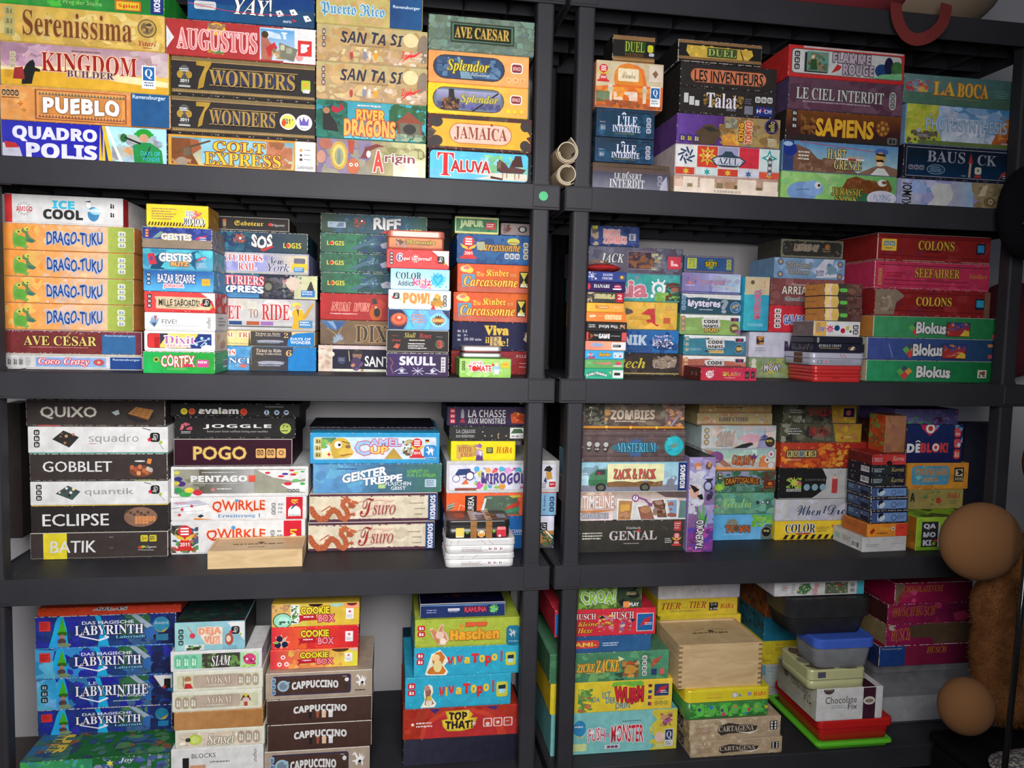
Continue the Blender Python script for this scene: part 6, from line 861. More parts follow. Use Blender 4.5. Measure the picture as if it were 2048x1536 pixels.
# stack on the big box: lift is solved below
stack((320, 1160, 4.084), ZD, .03, [
 (118, 695, 350, '8bc', 'pale aqua box with coral title and red-haired girl on the white pile', 'g 0 100 0 100 9cc 8bc;k 5 12 22 82 3 222 9cc;l 18 12 24 36 3 b76;e 25 46 4 10 c45;p edc 33,16 68,18 68,80 44,78 38,56;T 34 66 18 48 d97 Br0w4 DEJA ecb;T 42 64 50 78 d97 Bw4 VU?! ecb;p ddd 74,0 100,0 100,70 90,40;G 87 30 14;e 78 62 6 22 a54;e 77 60 3.4 12 ecb;p 7ab 70,84 88,84 90,98 68,98;q 14 42 78 98 ddd 4;b 16 40 80 97 10 8 585,7a6,342@R r 0 100 0 100 222@T r 0 100 0 100 233;b 0 100 0 100 50 7 243,332,522,344', {'d': .15}),
 (85, 832, 588, 'ddd', 'white framed box with pink pig and dark green title panel', 'q 3 97 12 88 8ca 14;q 34 76 12 88 443 4;b 34 76 12 88 14 20 564,7a5,332;k 4.5 30 18 84 3 6b9 cec;T 44 66 22 76 eee Sw6 SIAM 433;q 77 96 12 88 bda 4;o 87 48 30 c47;b 80 94 24 76 8 9 a36,d58;o 84 48 6 eee;o 91 50 4 eee;b 77 96 76 90 5 9 9c4@R r 0 100 0 100 cde;b 0 100 0 100 6 20 9ab', {'d': .14}),
 (105, 840, 755, 'ddc', 'cream box with red-robed figure and embossed title', YOK + 'T 36 64 24 62 dcb s YOKAI 987;m 36 64 68 80 1 ccb;r 10.5 11.5 20 76 875;e 16 36 4 16 a75;p eca 13,46 19,46 18,58 14,58;p b33 12,84 13,58 19,58 22,84;k 72 97 18 80 3 a98 ddc', {'d': .14}),
 (97, 835, 922, 'ddc', 'cream box with dark-sleeved figure and embossed title', YOK + 'T 38 66 24 62 dcb s YOKAI 987;m 38 66 68 80 1 ccb;p 532 76,56 79,26 85,26 88,56 84,50 80,50;o 82 28 9 db3;e 82 50 4 12 dbb;p a44 80,62 84,62 84,84 80,84;k 3 28 22 84 3 a98 ddc', {'d': .14}),
 (112, 842, 1085, 'b85', 'plain unprinted tan cardboard box in the white pile', 'g 0 100 0 100 b85 a74;m 4 20 86 92 1 a75', {'k': 'carton', 'd': .14, 'cat': 'cardboard box'}),
 (122, 855, 1234, 'ddc', 'cream box with yellow-green bulb drawing and brush title', 'q 3 97 12 90 dcb 14;b 4 70 14 88 16 20 dcb,cb9,eed;e 22 52 8 30 bc5;e 22 52 5 20 cd7;l 4 40 16 56 2 654;l 4 86 14 80 2 765;e 14 52 3 12 343;T 36 66 22 84 eed Sw4 Sensei 987;k 70 96 14 84 3 a98 ddc', {'d': .14}),
 (88, 845, 1388, 'ddd', 'white box with black block and thin grey caps title, cut by frame', 'r 12 19 22 70 222;r 20 37 42 70 c97;T 22 48 12 24 555 n BLOCKS;m 42 68 34 42 1 888;T 89 93 8 42 555 nr1 steffen;q 40 50 60 80 ccc 2', {'d': .14}),
], 1540, G)
CKY = 'T 33 66 12 46 ed3 Hw3 COOKIE 632;p b23 30,50 50,46 52,72 34,74 30,84 32,66;m 36 48 54 66 1 edd;T 53 72 48 82 e89 Hw4 BOX 922;q 85 94 24 72 eee 4;s 89.5 38 9 5 c45;m 86.5 92.5 52 68 3 999;'
stack((320, 1160, 4.084), ZD, .03, [
 (910, 1628, 200, 'db4', 'yellow cookie box with mint macaron, highest of three', 'g 0 40 0 100 da6 dc5;b 0 30 0 50 12 14 b86,a75,db8;e 12 72 11 34 233;e 12 72 10 31 9db;e 13 72 6 18 bed;b 8 20 74 90 6 8 465;p eee 21,2 31,2 31,86 22,90;b 22 30 6 84 16 8 474,6a5,343;e 50 2 8 10 212;e 74 4 8 12 acb;e 92 8 9 18 e97;e 92 2 6 10 622;' + CKY, {'k': 'carton', 'd': .1, 'dy': .02}),
 (908, 1622, 392, 'd33', 'red cookie box with blueberry tart, second of three', 'g 0 40 0 100 d34 e63;g 50 100 0 100 e43 c23;s 11 66 40 8 ec9;s 11 66 34 8 dba;o 9 50 14 224;o 7 78 14 224;o 15 76 14 224;e 5 68 3 5 7b4;' + CKY, {'k': 'carton', 'd': .1, 'dy': .02}),
 (900, 1617, 577, 'e64', 'red to yellow cookie box with small white badges, lowest of three', 'g 0 60 0 100 d34 e95;g 60 100 0 100 ea5 dd4;b 20 90 0 100 14 26 e85,db5;e 80 2 10 16 532;e 96 4 5 12 dba;o 14 36 12 eee;o 10 74 12 eee;o 18 74 12 eee;o 14 36 6 d55;o 10 74 6 d55;o 18 74 6 d55;' + CKY, {'k': 'carton', 'd': .1, 'dy': .02}),
 (862, 1733, 768, 'a98', 'beige box with dark inset panel and winged horse, upper of two', CAPA + '@R r 0 100 0 100 322', {'d': .2, 'wear': .6, 'tray': '322'}),
 (870, 1730, 985, '4a352f', 'espresso brown box with four capsules under title, upper of two', CAPB + '@R r 0 100 0 100 211', {'d': .2, 'wear': .6, 'tray': '211'}),
 (876, 1728, 1190, '4a352f', 'espresso brown box with four capsules under title, lower of two', CAPB + '@R r 0 100 0 100 211', {'d': .2, 'wear': .6, 'tray': '211'}),
 (852, 1712, 1408, 'a98', 'beige box with dark inset panel and winged horse, cut by the frame', CAPA + '@R r 0 100 0 100 322', {'d': .2, 'wear': .6, 'tray': '322'}),
], 1540, G)
stack((700, 1150, 3.98), ZD, .06, [
 (558, 1235, 232, '337', 'thin worn dark blue box with coral title and green sprite', 'r 0 100 0 100 236;r 0 100 6 12 79b;l 4 10 80 20 4 58b;m 7 22 40 74 2 99c;r 32 46 34 54 ccd;m 33 45 58 70 1 99b;T 52 78 28 66 d56 Nw4 KAHUNA 713;s 87 46 40 10 597 .6;s 87 46 28 9 6b8;b 82 92 20 70 6 12 8c5,384@T r 0 100 0 100 113;b 20 80 40 70 10 6 522', {'wear': .65, 'd': .14, 'dy': .01}),
 (516, 1352, 362, 'ab4', 'lime box with yellow mesh dots, leaping rabbit and orange title', 'b 0 100 0 100 160 2.4 cd6,bc5,8a3;k 2 9 16 60 2 c23 eee;p dba 16,62 13,30 16,24 20,40 24,14 27,12 26,36 30,48 32,70 28,92 22,90 18,70;p c85 17,56 14,34 17,30 21,46 24,20 26,18 25,40 28,52 30,70 26,86 21,84 18,68;e 23 54 4 14 ecb;e 26 76 3 12 edc;T 42 46 14 28 d94 B H;T 48 68 10 24 d64 B HOPP_HOPP c52;T 33 80 34 74 ea3 B Haschen b73;o 41.5 32 4 ea3;o 44.5 31 4 ea3;q 87 100 26 100 279 16;H 93 54 16 ccc;m 89 99 84 90 1 acd', {'d': .25}),
 (508, 1345, 585, '3ac', 'turquoise mesh box with orange cat and red-yellow title', VT + 'p eed 10,90 12,66 16,20 24,4 30,30 32,46 28,62 32,84 30,96 12,94;p c73 12,84 14,70 18,60 16,34 20,14 25,10 29,32 26,58 30,80 28,92 14,90;e 22 62 4 22 ed9;e 20 32 4 12 ec9;T 31 37 30 62 d33 B V;T 37.5 39.3 32 60 ec4 B i;T 40 46 28 56 d33 B V;T 47 52.5 34 58 ec4 B a;T 54 61 22 56 d33 B T;T 61.5 67 28 56 ec4 B o;T 67.5 73 32 68 d33 B p;T 73.5 79 26 52 ec4 B o;T 82 84 16 54 d33 B !;q 87 97 22 70 cc4 12;p 234 89,34 95,32 95,46 89,46;p ade 89,46 95,46 94,60 90,60', {'d': .25}),
 (438, 1280, 822, '3ac', 'turquoise mesh box with brown mouse and red-yellow title', VT + 'p eed 14,96 18,70 17,50 18,30 22,20 25,26 26,46 24,60 29,84 27,96;p 965 18,86 19,60 18,36 22,26 24,44 23,62 27,84 22,92;o 20 32 9 b87;e 22 80 3 12 edc;e 22 66 2.4 8 db4;T 31 37 30 62 d33 B V;T 37.5 39.3 32 60 ec4 B i;T 40 46 28 56 d33 B V;T 47 52.5 34 58 ec4 B a;T 54 61 22 56 d33 B T;T 61.5 67 28 56 ec4 B o;T 67.5 73 32 68 d33 B p;T 73.5 79 26 52 ec4 B o;T 82 84 16 54 d33 B !;q 86 97 22 72 cc4 12;p 234 88,34 95,32 95,46 88,46;p ade 88,46 95,46 94,60 89,60', {'d': .25}),
 (420, 1340, 1075, 'a32', 'brick red box with black title on a jagged yellow patch', 'g 0 100 0 100 a32 b33;b 0 100 0 100 12 34 a32,b43,922;p c43 14,100 16,60 24,30 34,10 60,4 74,20 86,60 90,100;p b33 18,100 20,60 34,24 56,14 70,30 80,70 82,100;p 437 22,0 32,0 27,16;p 437 70,0 82,0 80,14;m 11 27 44 66 2 edd;o 8 50 5 edd;p cb3 33,40 38,36 36,10 56,8 60,24 58,36 64,36 60,72 50,80 38,78 34,62;p ec4 34,42 39,38 38,14 55,12 57,26 56,38 61,38 58,68 50,76 39,74 35,60;T 39 55 14 42 322 Bw6 TOP;T 36 60 44 72 322 Bw6 THAT!;s 61 56 9 5 ecc;s 56 14 5 5 ecc;q 69 77 40 70 ecc 12;q 78 86 40 70 ecc 12;q 87 95 40 70 ecc 12;q 70 76 43 67 b43 12;q 79 85 43 67 b43 12;q 88 94 43 67 b43 12;o 73 60 7 ecc;o 82 56 6 ecc;m 89 93 52 58 1 ecc', {'wear': .3}),
 (422, 1345, 1318, '223', 'large plain black box under the red one by the post', 'g 0 100 0 100 334 223', {'wear': .3}),
], 1536, G)
# ------------------------------------------------------------ bottom row, second unit
G = 'games on the bottom row of the second unit'
stack((1080, 1150, 3.978), ZD, .06, [
 (200, 808, 95, '453', 'dark olive box with bulging green frog-like title letters', 'g 17 68 0 100 7a4 563;b 17 68 0 100 24 24 7a4,453,9b5,342;b 68 100 0 100 10 24 343,222;T 20 66 20 76 8b4 Hw8 CROA! dde;l 42 14 46 8 4 5a4;l 46 8 50 16 4 5a4;m 80 94 28 44 3 cb8;q 76 84 70 98 e95 8;T 84 97 76 92 ddd B PLAY', {'d': .18, 'wear': .5}),
 (118, 920, 285, 'c34', 'bright red box with witches on brooms and gothic white title', 'g 0 100 0 100 c34 d34;T 18 40 14 36 edd s HUSCH 822;T 55 78 10 38 edd s HUSCH 822;T 22 42 44 62 eb4 S Kleine 822;T 22 37 68 88 eb4 S Hexe 822;b 42 58 20 84 22 10 dc4,c79,684,e95;p 222 43,34 46,20 49,32;l 40 62 60 54 3 963;b 63 76 36 90 18 9 86a,dcb,c57,966;l 62 82 76 76 3 963;p 334 74,36 80,40 76,52;r 80.5 98 16 88 dbb;r 81.5 97 20 84 26a;p c34 83,74 88,40 96,30 92,60 86,64;m 89 97 54 66 2 eee;r 0 3 10 92 26a', {'d': .2}),
 (200, 882, 497, '358', 'blue low box with red rounded name plate and white small print', 'g 0 100 0 100 358 369;q 4 39 22 72 c44 30;T 5 36 34 62 ec5 N LAMI-;m 43 64 40 68 2 cde', {'d': .25}),
 (78, 1025, 635, '586', 'green farm box with rooster in sunglasses and yellow title', 'g 0 100 0 100 475 597;b 0 100 0 100 24 26 586,6a7,475;b 20 50 70 100 8 14 7a6;T 22 37 36 64 dc4 Sw5 ZICKE b63;T 38 58 24 66 dc4 Sw5 ZACKE b63;m 30 50 66 76 1 ba5;p dda 56,12 58,30 62,24;p bbb 70,46 74,30 75,44;b 60 74 30 90 24 11 c84,853,da5,643;p b53 62,44 66,30 72,44;e 67 62 5 16 c94;k 77 81 14 88 4 ddd 333;p c54 84,60 86,30 94,18 90,40;m 86 93 44 48 1 8b8;q 85 89.5 62 84 347 4;q 92 96 62 84 c66 4;b 54 62 70 96 6 9 354', {'d': .27}),
 (82, 1050, 870, 'ec3', 'yellow garden box with leafy caterpillar corner and red word', 'g 0 100 0 100 dc3 ec4;b 22 34 20 100 26 12 5a5,384,7b5,c54;b 48 76 0 20 10 12 7b4;T 34 40 48 66 58a Nw6 DA;T 42 49 32 54 58a Nw6 IST;T 45 53 52 72 58a Nw4 DER;T 52 76 20 74 c34 Hw6 WURM 922;T 53 65 72 92 58a Nw6 DRIN;r 80 83 14 20 333;r 80 83 20 24 b33;r 80 83 34 44 348;r 80 81.5 52 64 347;r 81.5 83 52 64 c44;r 80 81.5 74 86 347;r 81.5 83 74 86 c44;q 85 97 14 54 347 6;p c34 86,46 90,24 96,20 93,40;m 90 96 36 48 2 eee;m 85 97 62 66 1 ba5;o 87 78 8 ba4;o 91 78 8 ba4;o 95 78 8 ba4', {'d': .27}),
 (86, 1090, 1115, '7bb', 'aqua and yellow box with red cartoon title and two children', 'g 0 80 0 100 7bb 8cc;p dc4 80,0 100,0 100,100 78,100 84,90 79,80 85,70 80,60 84,50 79,38 84,24 80,12;b 78 84 0 100 10 7 dc4,db3;e 22 36 5 20 38b;m 18 26 30 38 1 dde;p db4 18,50 22,60 27,50 24,60;r 17 28 74 92 cd9;T 29 42 38 70 c67 Nw5 PUSH eee;T 42 46 50 60 b79 n a;T 47 73 32 76 c34 Nw5 MONSTER eee;m 56 74 22 28 1 588;o 32 46 5 eee;o 52 52 5 eee;r 42 54 80 90 ddd;k 44 53 82 88 3 347 c44;b 86 96 8 40 14 9 854,c97,a5a,b75;e 86 68 4 14 ecb;p dd8 83,84 89,84 89,96 83,96;r 90 97 48 92 ddd;r 90.5 96.5 50 76 346;T 91.5 95.5 54 74 dde s Q;m 91 96 80 90 2 567', {'d': .27}),
], 1390, G)
stack((1300, 1150, 3.978), ZD, .215, [
 (65, 716, 75, 'ccc', 'plain white box with faint grey title above the yellow ones', 'g 0 100 0 100 ddd ccd;T 38 64 34 60 bbb s OPERA', {'d': .2}),
 (62, 696, 198, 'ec3', 'yellow box with red animal-shaped title and black-white badge', 'g 0 100 0 100 dc3 ec4;T 4 28 18 58 a43 Sw2 TIER;T 29 38 38 60 a83 ih1 auf;T 39 60 14 56 a43 Sw2 TIER;m 14 56 66 80 2 875;q 64 75 24 74 332 4;T 66 73 28 42 eee n 2-4;T 65 75 56 72 eee n 4-99;T 78 95 34 62 b33 Sw2 HABA', {'d': .2}),
 (80, 720, 333, 'dc3', 'second yellow box with red word, mostly behind the wooden box', 'g 0 100 0 100 cb3 ec4;T 75 95 16 40 b33 Sw2 HABA;m 40 58 30 38 1 864;p 222 4,30 8,20 14,24 20,40 14,30 6,50', {'d': .2}),
 (82, 718, 520, 'cb3', 'third yellow box hidden low behind the wooden box', 'g 0 100 0 100 cb3 dc4', {'d': .2}),
 (82, 718, 700, 'a84', 'dull tan box hidden behind the leafy tin', 'g 0 100 0 100 a84 b95', {'d': .2}),
], 1400, G)
stack((1300, 1150, 3.978), ZD, .012, [
 (228, 886, 560, 'db8', 'birch box with finger-jointed corners and sliding lid on the leafy tin', '@T m 30 78 50 60 1 764;s 55 46 7 6 543;l 34 44 50 34 1 764;l 58 34 74 44 1 764', {'k': 'wood', 'd': .165, 'fj': 1, 'dy': .012, 'cat': 'wooden box'}),
 (286, 958, 925, 'ed3', 'green tin with yellow lid and leafy creatures under the wooden box', 'T 24 42 8 20 da4 Sh1 Caterpillar;m 24 46 24 32 1 c94;o 57 20 10 999;o 57 20 8 dde;o 63 22 5 69c;T 79 94 12 26 c33 Sw2 HABA;q 72 77 12 24 99b 4;b 4 96 44 94 60 11 5b4,4a5,7c5,384;e 16 68 5 20 6c5;e 30 68 5 18 6b5;e 44 70 5 20 6c5;e 57 68 5 18 6b5;e 70 68 5 18 6c5;e 84 66 5 18 6b5;s 15 64 9 8 437;p 38c 26,56 29,50 32,58 29,66;s 42 70 9 8 547;o 44 84 7 d47;p d84 54,60 58,52 60,64;s 70 60 6 5 dd4;o 74 72 6 d46;o 71 84 5 38c;s 95 66 8 5 ec3;s 83 62 6 5 cb4@T b 4 96 6 94 40 10 7a5,58a,c84,9c6,46a;r 0 12 0 100 ec3;T 2 9 20 80 c33 Sr1 HABA', {'k': 'tin', 'd': .19, 'lh': .4, 'body': '484'}),
 (315, 1038, 1160, 'bca587', 'antique map box with brushed black banner title and dice, upper one', 'b 0 100 0 100 40 24 ccb89a,bca587,d8c8ab,a59070;p 433 30,60 33,30 42,18 60,34 74,40 72,62 60,70 42,70 34,78;p eed 50,62 66,70 78,56 66,78;T 31 70 32 60 cba s CARTAGENA 443;m 6 26 34 70 4 a87;r 88 96 20 64 222;' + ''.join('o %g %g 5.5 eee;' % (x, y) for x in (90, 94) for y in (28, 42, 56)) + '@L b 0 100 0 100 20 22 b5a080,a08a6a,857050;k 60 80 20 80 2 333 a98', {'d': .2}),
 (322, 1048, 1330, 'bca587', 'antique map box with brushed black banner title and dice, lower one', 'b 0 100 0 100 40 24 ccb89a,bca587,d8c8ab,a59070;p 433 30,66 33,36 42,24 60,40 74,46 72,68 60,76 42,76 34,84;p eed 50,68 66,76 78,62 66,84;T 31 70 38 66 cba s CARTAGENA 443;m 6 26 40 76 4 a87;r 88 96 26 70 222;' + ''.join('o %g %g 5.5 eee;' % (x, y) for x in (90, 94) for y in (34, 48, 62)) + '@L b 0 100 0 100 20 22 b5a080,a08a6a,857050;k 60 80 20 80 2 333 a98', {'d': .2}),
], 1490, G)
stack((1300, 1150, 3.978), ZD, .29, [
 (925, 1420, 66, 'b63', 'shaded orange and brown box at the back behind the plastic containers', 'b 0 100 0 100 20 26 c74,943,742@L b 0 100 0 100 26 20 a53,853,643,974', {'d': .16}),
 (908, 1420, 340, '378', 'shaded teal box at the back behind the plastic containers', 'g 0 100 0 100 279 389@L b 0 100 0 100 16 20 355,466', {'d': .16}),
 (885, 1420, 530, 'dc3', 'shaded yellow box at the back behind the plastic containers', 'm 6 18 14 60 5 ba3;T 20 34 10 20 a43 n Spiel;m 20 36 26 44 3 a73;T 1 14 74 90 a73 Sw2 Haba', {'d': .16}),
 (888, 1410, 715, 'bbb', 'tall white and teal printed box at the back near the shelf floor', 'r 0 4 0 30 5ab;m 6 18 6 60 5 8bb;q 14 24 8 44 8ab 4;q 15 23 10 42 bbb 4;m 4 20 66 90 3 999@T r 0 100 0 100 b96', {'d': .16}),
], 1120, G)
M_DARKCLEAR = clear('smoky_plastic', (.05, .05, .055), .50, .25)
M_CLEAR = clear('clear_polypropylene', (.55, .57, .62), .42, .3)
M_CLEAR2 = clear('frosted_box_plastic', (.5, .5, .54), .22, .35)
stack((1540, 1150, 3.978), ZD, .0, [
 (35, 745, 60, 'bbc', 'white puzzle box with treehouse drawings and teal end, on the smoky bag', 'r 0 92 0 100 ccc;o 11 40 22 88a;o 11 40 17 ccc;s 11 40 12 3 c44;T 17 22 10 80 999 nr1 Haba;p b33 23,60 30,40 30,70;p 475 24,80 28,14 38,8 41,50 34,92;b 25 40 10 90 14 10 785,465,dc9;T 42 49 6 96 c44 Sr1w4 Village;r 56 82 6 92 565;b 56 82 6 92 26 12 c44,7a5,354,dba;o 72 26 12 b43;k 84 90 10 90 2 aaa 777;r 92 100 0 100 4ab', {'d': .11, 'dy': .05}),
 (150, 820, 205, '445', 'smoky translucent bulging plastic container above the blue-lidded tub', '', {'k': 'tub', 'd': .15, 'm': M_DARKCLEAR, 'lh': .5, 'r': .03, 'taper': .012, 'dy': .02, 'cat': 'container', 'name': 'smoky_container'}),
 (365, 848, 520, '46c', 'clear food tub with royal blue clip lid', '', {'k': 'tub', 'd': .13, 'lh': .3, 'mb': M_CLEAR, 'body': 'aab', 'r': .022, 'taper': .008, 'cat': 'food container', 'dy': -.003}),
 (312, 765, 762, 'cc9', 'cream flat tin between the blue-lidded tub and the chocolate box', 'r 14 28 8 40 556;g 0 100 50 54 997 997@T b 0 100 0 100 8 20 654,776', {'k': 'tin', 'd': .15, 'lh': .5}),
 (372, 895, 912, 'ddd', 'white box with brown band, wafer picture and thin brown two-line title', 'r 70 89 0 100 423;e 79.5 42 9 13 ddd;e 79.5 42 6 8 a98;T 73 86 38 46 633 Sh1 Ravens;e 17 2 8 14 544;m 11 23 2 8 1 998;T 12 60 24 46 544 n Chocolate;T 47 61 48 66 544 n Fix;m 22 44 52 64 2 aaa@L g 0 100 0 100 998 ccb;T 36 86 24 46 655 n Chocolate;T 70 90 48 66 655 n Fix;o 22 30 12 766;m 44 66 54 66 2 aa9@T r 70 89 0 100 423;e 79.5 60 9 8 ccc;m 20 60 70 84 2 ccb', {'d': .2}),
 (390, 975, 1168, 'c22', 'red snap-lid plastic case holding up the chocolate box', '', {'k': 'case', 'd': .24, 'lh': .35, 'r': .012}),
 (372, 978, 1345, '6c3', 'lime green snap-lid plastic case at the foot of the pile', '@T r 6 94 6 94 433;m 10 50 84 90 1 988', {'k': 'case', 'd': .27, 'lh': .4, 'r': .012}),
], 1460, G)
stack((1700, 1100, 3.523), ZD, .10, [
 (318, 860, 235, '914', 'magenta box with orange caps title and peeling tape, topmost', 'g 0 100 0 100 a25 613;b 0 30 30 96 10 22 c47,a35,943;p 765 0,4 12,0 9,40 4,60 4,96 0,96;T 10 62 12 44 b72 S CHOCOLATEVENE;', {'d': .26, 'wear': .5}),
 (265, 860, 385, '824', 'magenta box with wobbly orange title, second in the dim stack', 'g 0 100 0 100 925 513;b 0 100 0 100 8 30 824,a35;T 5 32 14 62 a62 Sw5 HUSCH;T 32 56 10 62 a62 Sw5 HUSCH@L r 0 100 0 100 422;r 20 60 10 90 555', {'d': .26, 'wear': .4}),
 (255, 860, 525, '824', 'magenta box half covered with brown parcel tape', 'g 0 100 0 100 925 513;T 5 28 20 80 b73 Sw5 HUSCH;p 543 26,8 50,0 100,0 100,96 56,98 52,70 28,66;b 2 10 2 30 6 9 ba9@L r 0 100 0 100 875', {'d': .26, 'wear': .4}),
 (205, 860, 680, '813', 'crimson box with blue end label, lowest of the dim stack', 'r 0 27 0 100 248;T 2 24 6 20 89a N Ravensburger;g 27 100 0 100 824 513;T 50 72 10 42 a72 Sw3 HUSCH@L r 0 100 0 100 236', {'d': .26, 'wear': .5}),
 (160, 880, 828, '99a', 'large clear plastic box with pale contents under the magenta stack', '', {'k': 'tub', 'd': .3, 'm': M_CLEAR2, 'lh': .1, 'r': .015, 'taper': .004, 'cat': 'storage box', 'name': 'clear_storage_box', 'mb': M_CLEAR2}),
], 1290, G)

# ---------------------------------------------------------------- loose things
M_CORK = plain('tan_cork_sheet', (.50, .36, .22), .8, 220, .3, .0008, var=.8)
M_CORKIN = plain('pale_roll_lining', (.62, .52, .38), .8, 120, .2, .0006, var=.9)
def roll(cx, cz, r, y0, y1, turns, tail, label, a0):
    root = empty('rolled_mat', (cx, y0, cz-r)); tag(root, label, 'rolled mat', 'rolled cork mats in the gap')
    n = 60; th = .0022; pts = []
    for i in range(n+1):
        t = i/n; a = a0+turns*6.2832*t; q = r-.0055*(1-t)-.0
        pts.append((q*math.cos(a), r+q*math.sin(a)))
    a = a0+turns*6.2832; ex, ez = pts[-1]; dx, dz = -math.sin(a), math.cos(a)
    for k in range(1, 9):
        cu = k/8; pts.append((ex+dx*tail*cu-math.cos(a)*tail*.25*cu*cu, ez+dz*tail*cu-math.sin(a)*tail*.25*cu*cu))
    mb = MB(); vs = []; fs = []; m = len(pts)
    for i, (x, z) in enumerate(pts):
        j = min(i, m-2); tx, tz = pts[j+1][0]-pts[j][0], pts[j+1][1]-pts[j][1]; L = math.hypot(tx, tz); nx, nz = -tz/L*th/2, tx/L*th/2
        for s in (1, -1):
            for y in (0, y1-y0): vs.append((x+s*nx, y, z+s*nz))
    for i in range(m-1):
        a_, b_ = i*4, i*4+4
        fs += [(a_, a_+1, b_+1, b_), (a_+2, b_+2, b_+3, a_+3), (a_, b_, b_+2, a_+2), (a_+1, a_+3, b_+3, b_+1)]
    fs += [(0, 2, 3, 1), (m*4-4, m*4-3, m*4-1, m*4-2)]
    mb.add(vs, fs, (.5, .4, .3)); mb.build('rolled_sheet', M_CORKIN, root)
    mb = MB(); R = r+.0016; k0 = math.pi*1.02; ring = []
    for i in range(15):
        aa = k0+math.pi*.72*i/14; ring.append(aa)
    vs = []; fs = []
    for aa in ring:
        for q in (R, R+.0015):
            for y in (.001, y1-y0): vs.append((q*math.cos(aa), y, r+q*math.sin(aa)))
    for i in range(14):
        a_, b_ = i*4, i*4+4; fs += [(a_, a_+1, b_+1, b_), (a_+2, b_+2, b_+3, a_+3), (a_, b_, b_+2, a_+2), (a_+1, a_+3, b_+3, b_+1)]
    fs += [(0, 2, 3, 1), (56, 57, 59, 58)]
    mb.add(vs, fs, (.5, .3, .2)); mb.build('outer_backing', M_CORK, root)
p1 = at(1134, 349, -.004); p2 = at(1135, 307, -.004)
roll(p1.x, ZA+.0255, .0225, -.004, .24, 1.6, .004, 'lower tan cork roll in the gap between the two shelving units', 1.2)
roll(p2.x, ZA+.0510+.0245, .0240, -.004, .24, 1.55, .028, 'upper tan cork roll with a curled-up flap between the shelving units', -3.1)
# green sticker
g = at(1087, 392, -.0035); mb = MB()
loft(mb, [[(.0105*math.cos(6.2832*i/32), z, .0105*math.sin(6.2832*i/32)) for i in range(32)] for z in (0, -.0006)], hexc('2a6'))
st = mb.build('round_sticker', M_PLASTIC); st.location = (g.x, -.0029, g.z); tag(st, 'round green sticker on the ledge end beneath the cork rolls', 'sticker')
# red pouch with brown cord on the little card boxes
M_VELVET = plain('red_velvet', (.42, .012, .012), .95, 90, .4, .002, var=.7)
def blob(cx, cy, cz, rx, ry, rz, m, name, parent=None, n=22, f=None):
    mb = MB(); vs = []; fs = []; nu = n*2
    for i in range(n+1):
        t = math.pi*i/n
        for j in range(nu):
            p = 2*math.pi*j/nu; d = Vector((math.sin(t)*math.cos(p), math.sin(t)*math.sin(p), math.cos(t)))
            k = f(d) if f else 1
            vs.append((cx+rx*d.x*k, cy+ry*d.y*k, cz+rz*d.z*k))
    for i in range(n):
        for j in range(nu): fs.append((i*nu+j, (i+1)*nu+j, (i+1)*nu+(j+1) % nu, i*nu+(j+1) % nu))
    mb.add(vs, fs, (.5, .5, .5)); return mb.build(name, m, parent, True)
a_ = at(1110+268/4.041, 420+470/4.041, .02); b_ = at(1110+548/4.041, 420+470/4.041, .02); zc_ = at(1110+300/4.041, 420+492/4.041, .006).z
po = empty('drawstring_pouch', ((a_.x+b_.x)/2, .05, zc_)); tag(po, 'flat red drawstring pouch with brown cord on the little card boxes', 'pouch')
hw = (b_.x-a_.x)/2
blob(0, 0, .0105, hw, .045, .0102, M_VELVET, 'pouch_body', po, 18, lambda d: 1+.05*math.sin(9*d.x+4*d.y))
def tube(pts, r, m, name, parent, k=8):
    mb = MB(); rings = []; P = [Vector(p) for p in pts]
    for i, p in enumerate(P):
        t = (P[min(i+1, len(P)-1)]-P[max(i-1, 0)]).normalized(); u = t.cross(Vector((0, 0, 1)));
        if u.length < .1: u = t.cross(Vector((1, 0, 0)))
        u.normalize(); w = t.cross(u); rings.append([tuple(p+r*(u*math.cos(6.2832*j/k)+w*math.sin(6.2832*j/k))) for j in range(k)])
    loft(mb, rings, (.3, .2, .1)); return mb.build(name, m, parent, True)
M_CORD = plain('brown_cord', (.30, .15, .07), .9)
tube([(-hw*.95, -.03, .016), (-hw*.7, -.04, .024), (-hw*.3, -.035, .020), (hw*.1, -.04, .0195), (-hw*.2, -.03, .026), (-hw*.9, -.02, .024)], .0013, M_CORD, 'cord', po)
# pale contents standing inside the clear storage box
bx0 = at(1700+175/3.523, 1400, .12).x; bx1 = at(1700+850/3.523, 1400, .12).x
game_box(bx0+.01, bx1-.012, .112, ZD+.004, at(1700+200/3.523, 1100+1040/3.523, .112).z, .26, 'bbb', 'pale white carton inside the clear plastic storage box', 'g 0 100 0 100 eee ccc', {'k': 'carton', 'cat': 'cardboard box'})
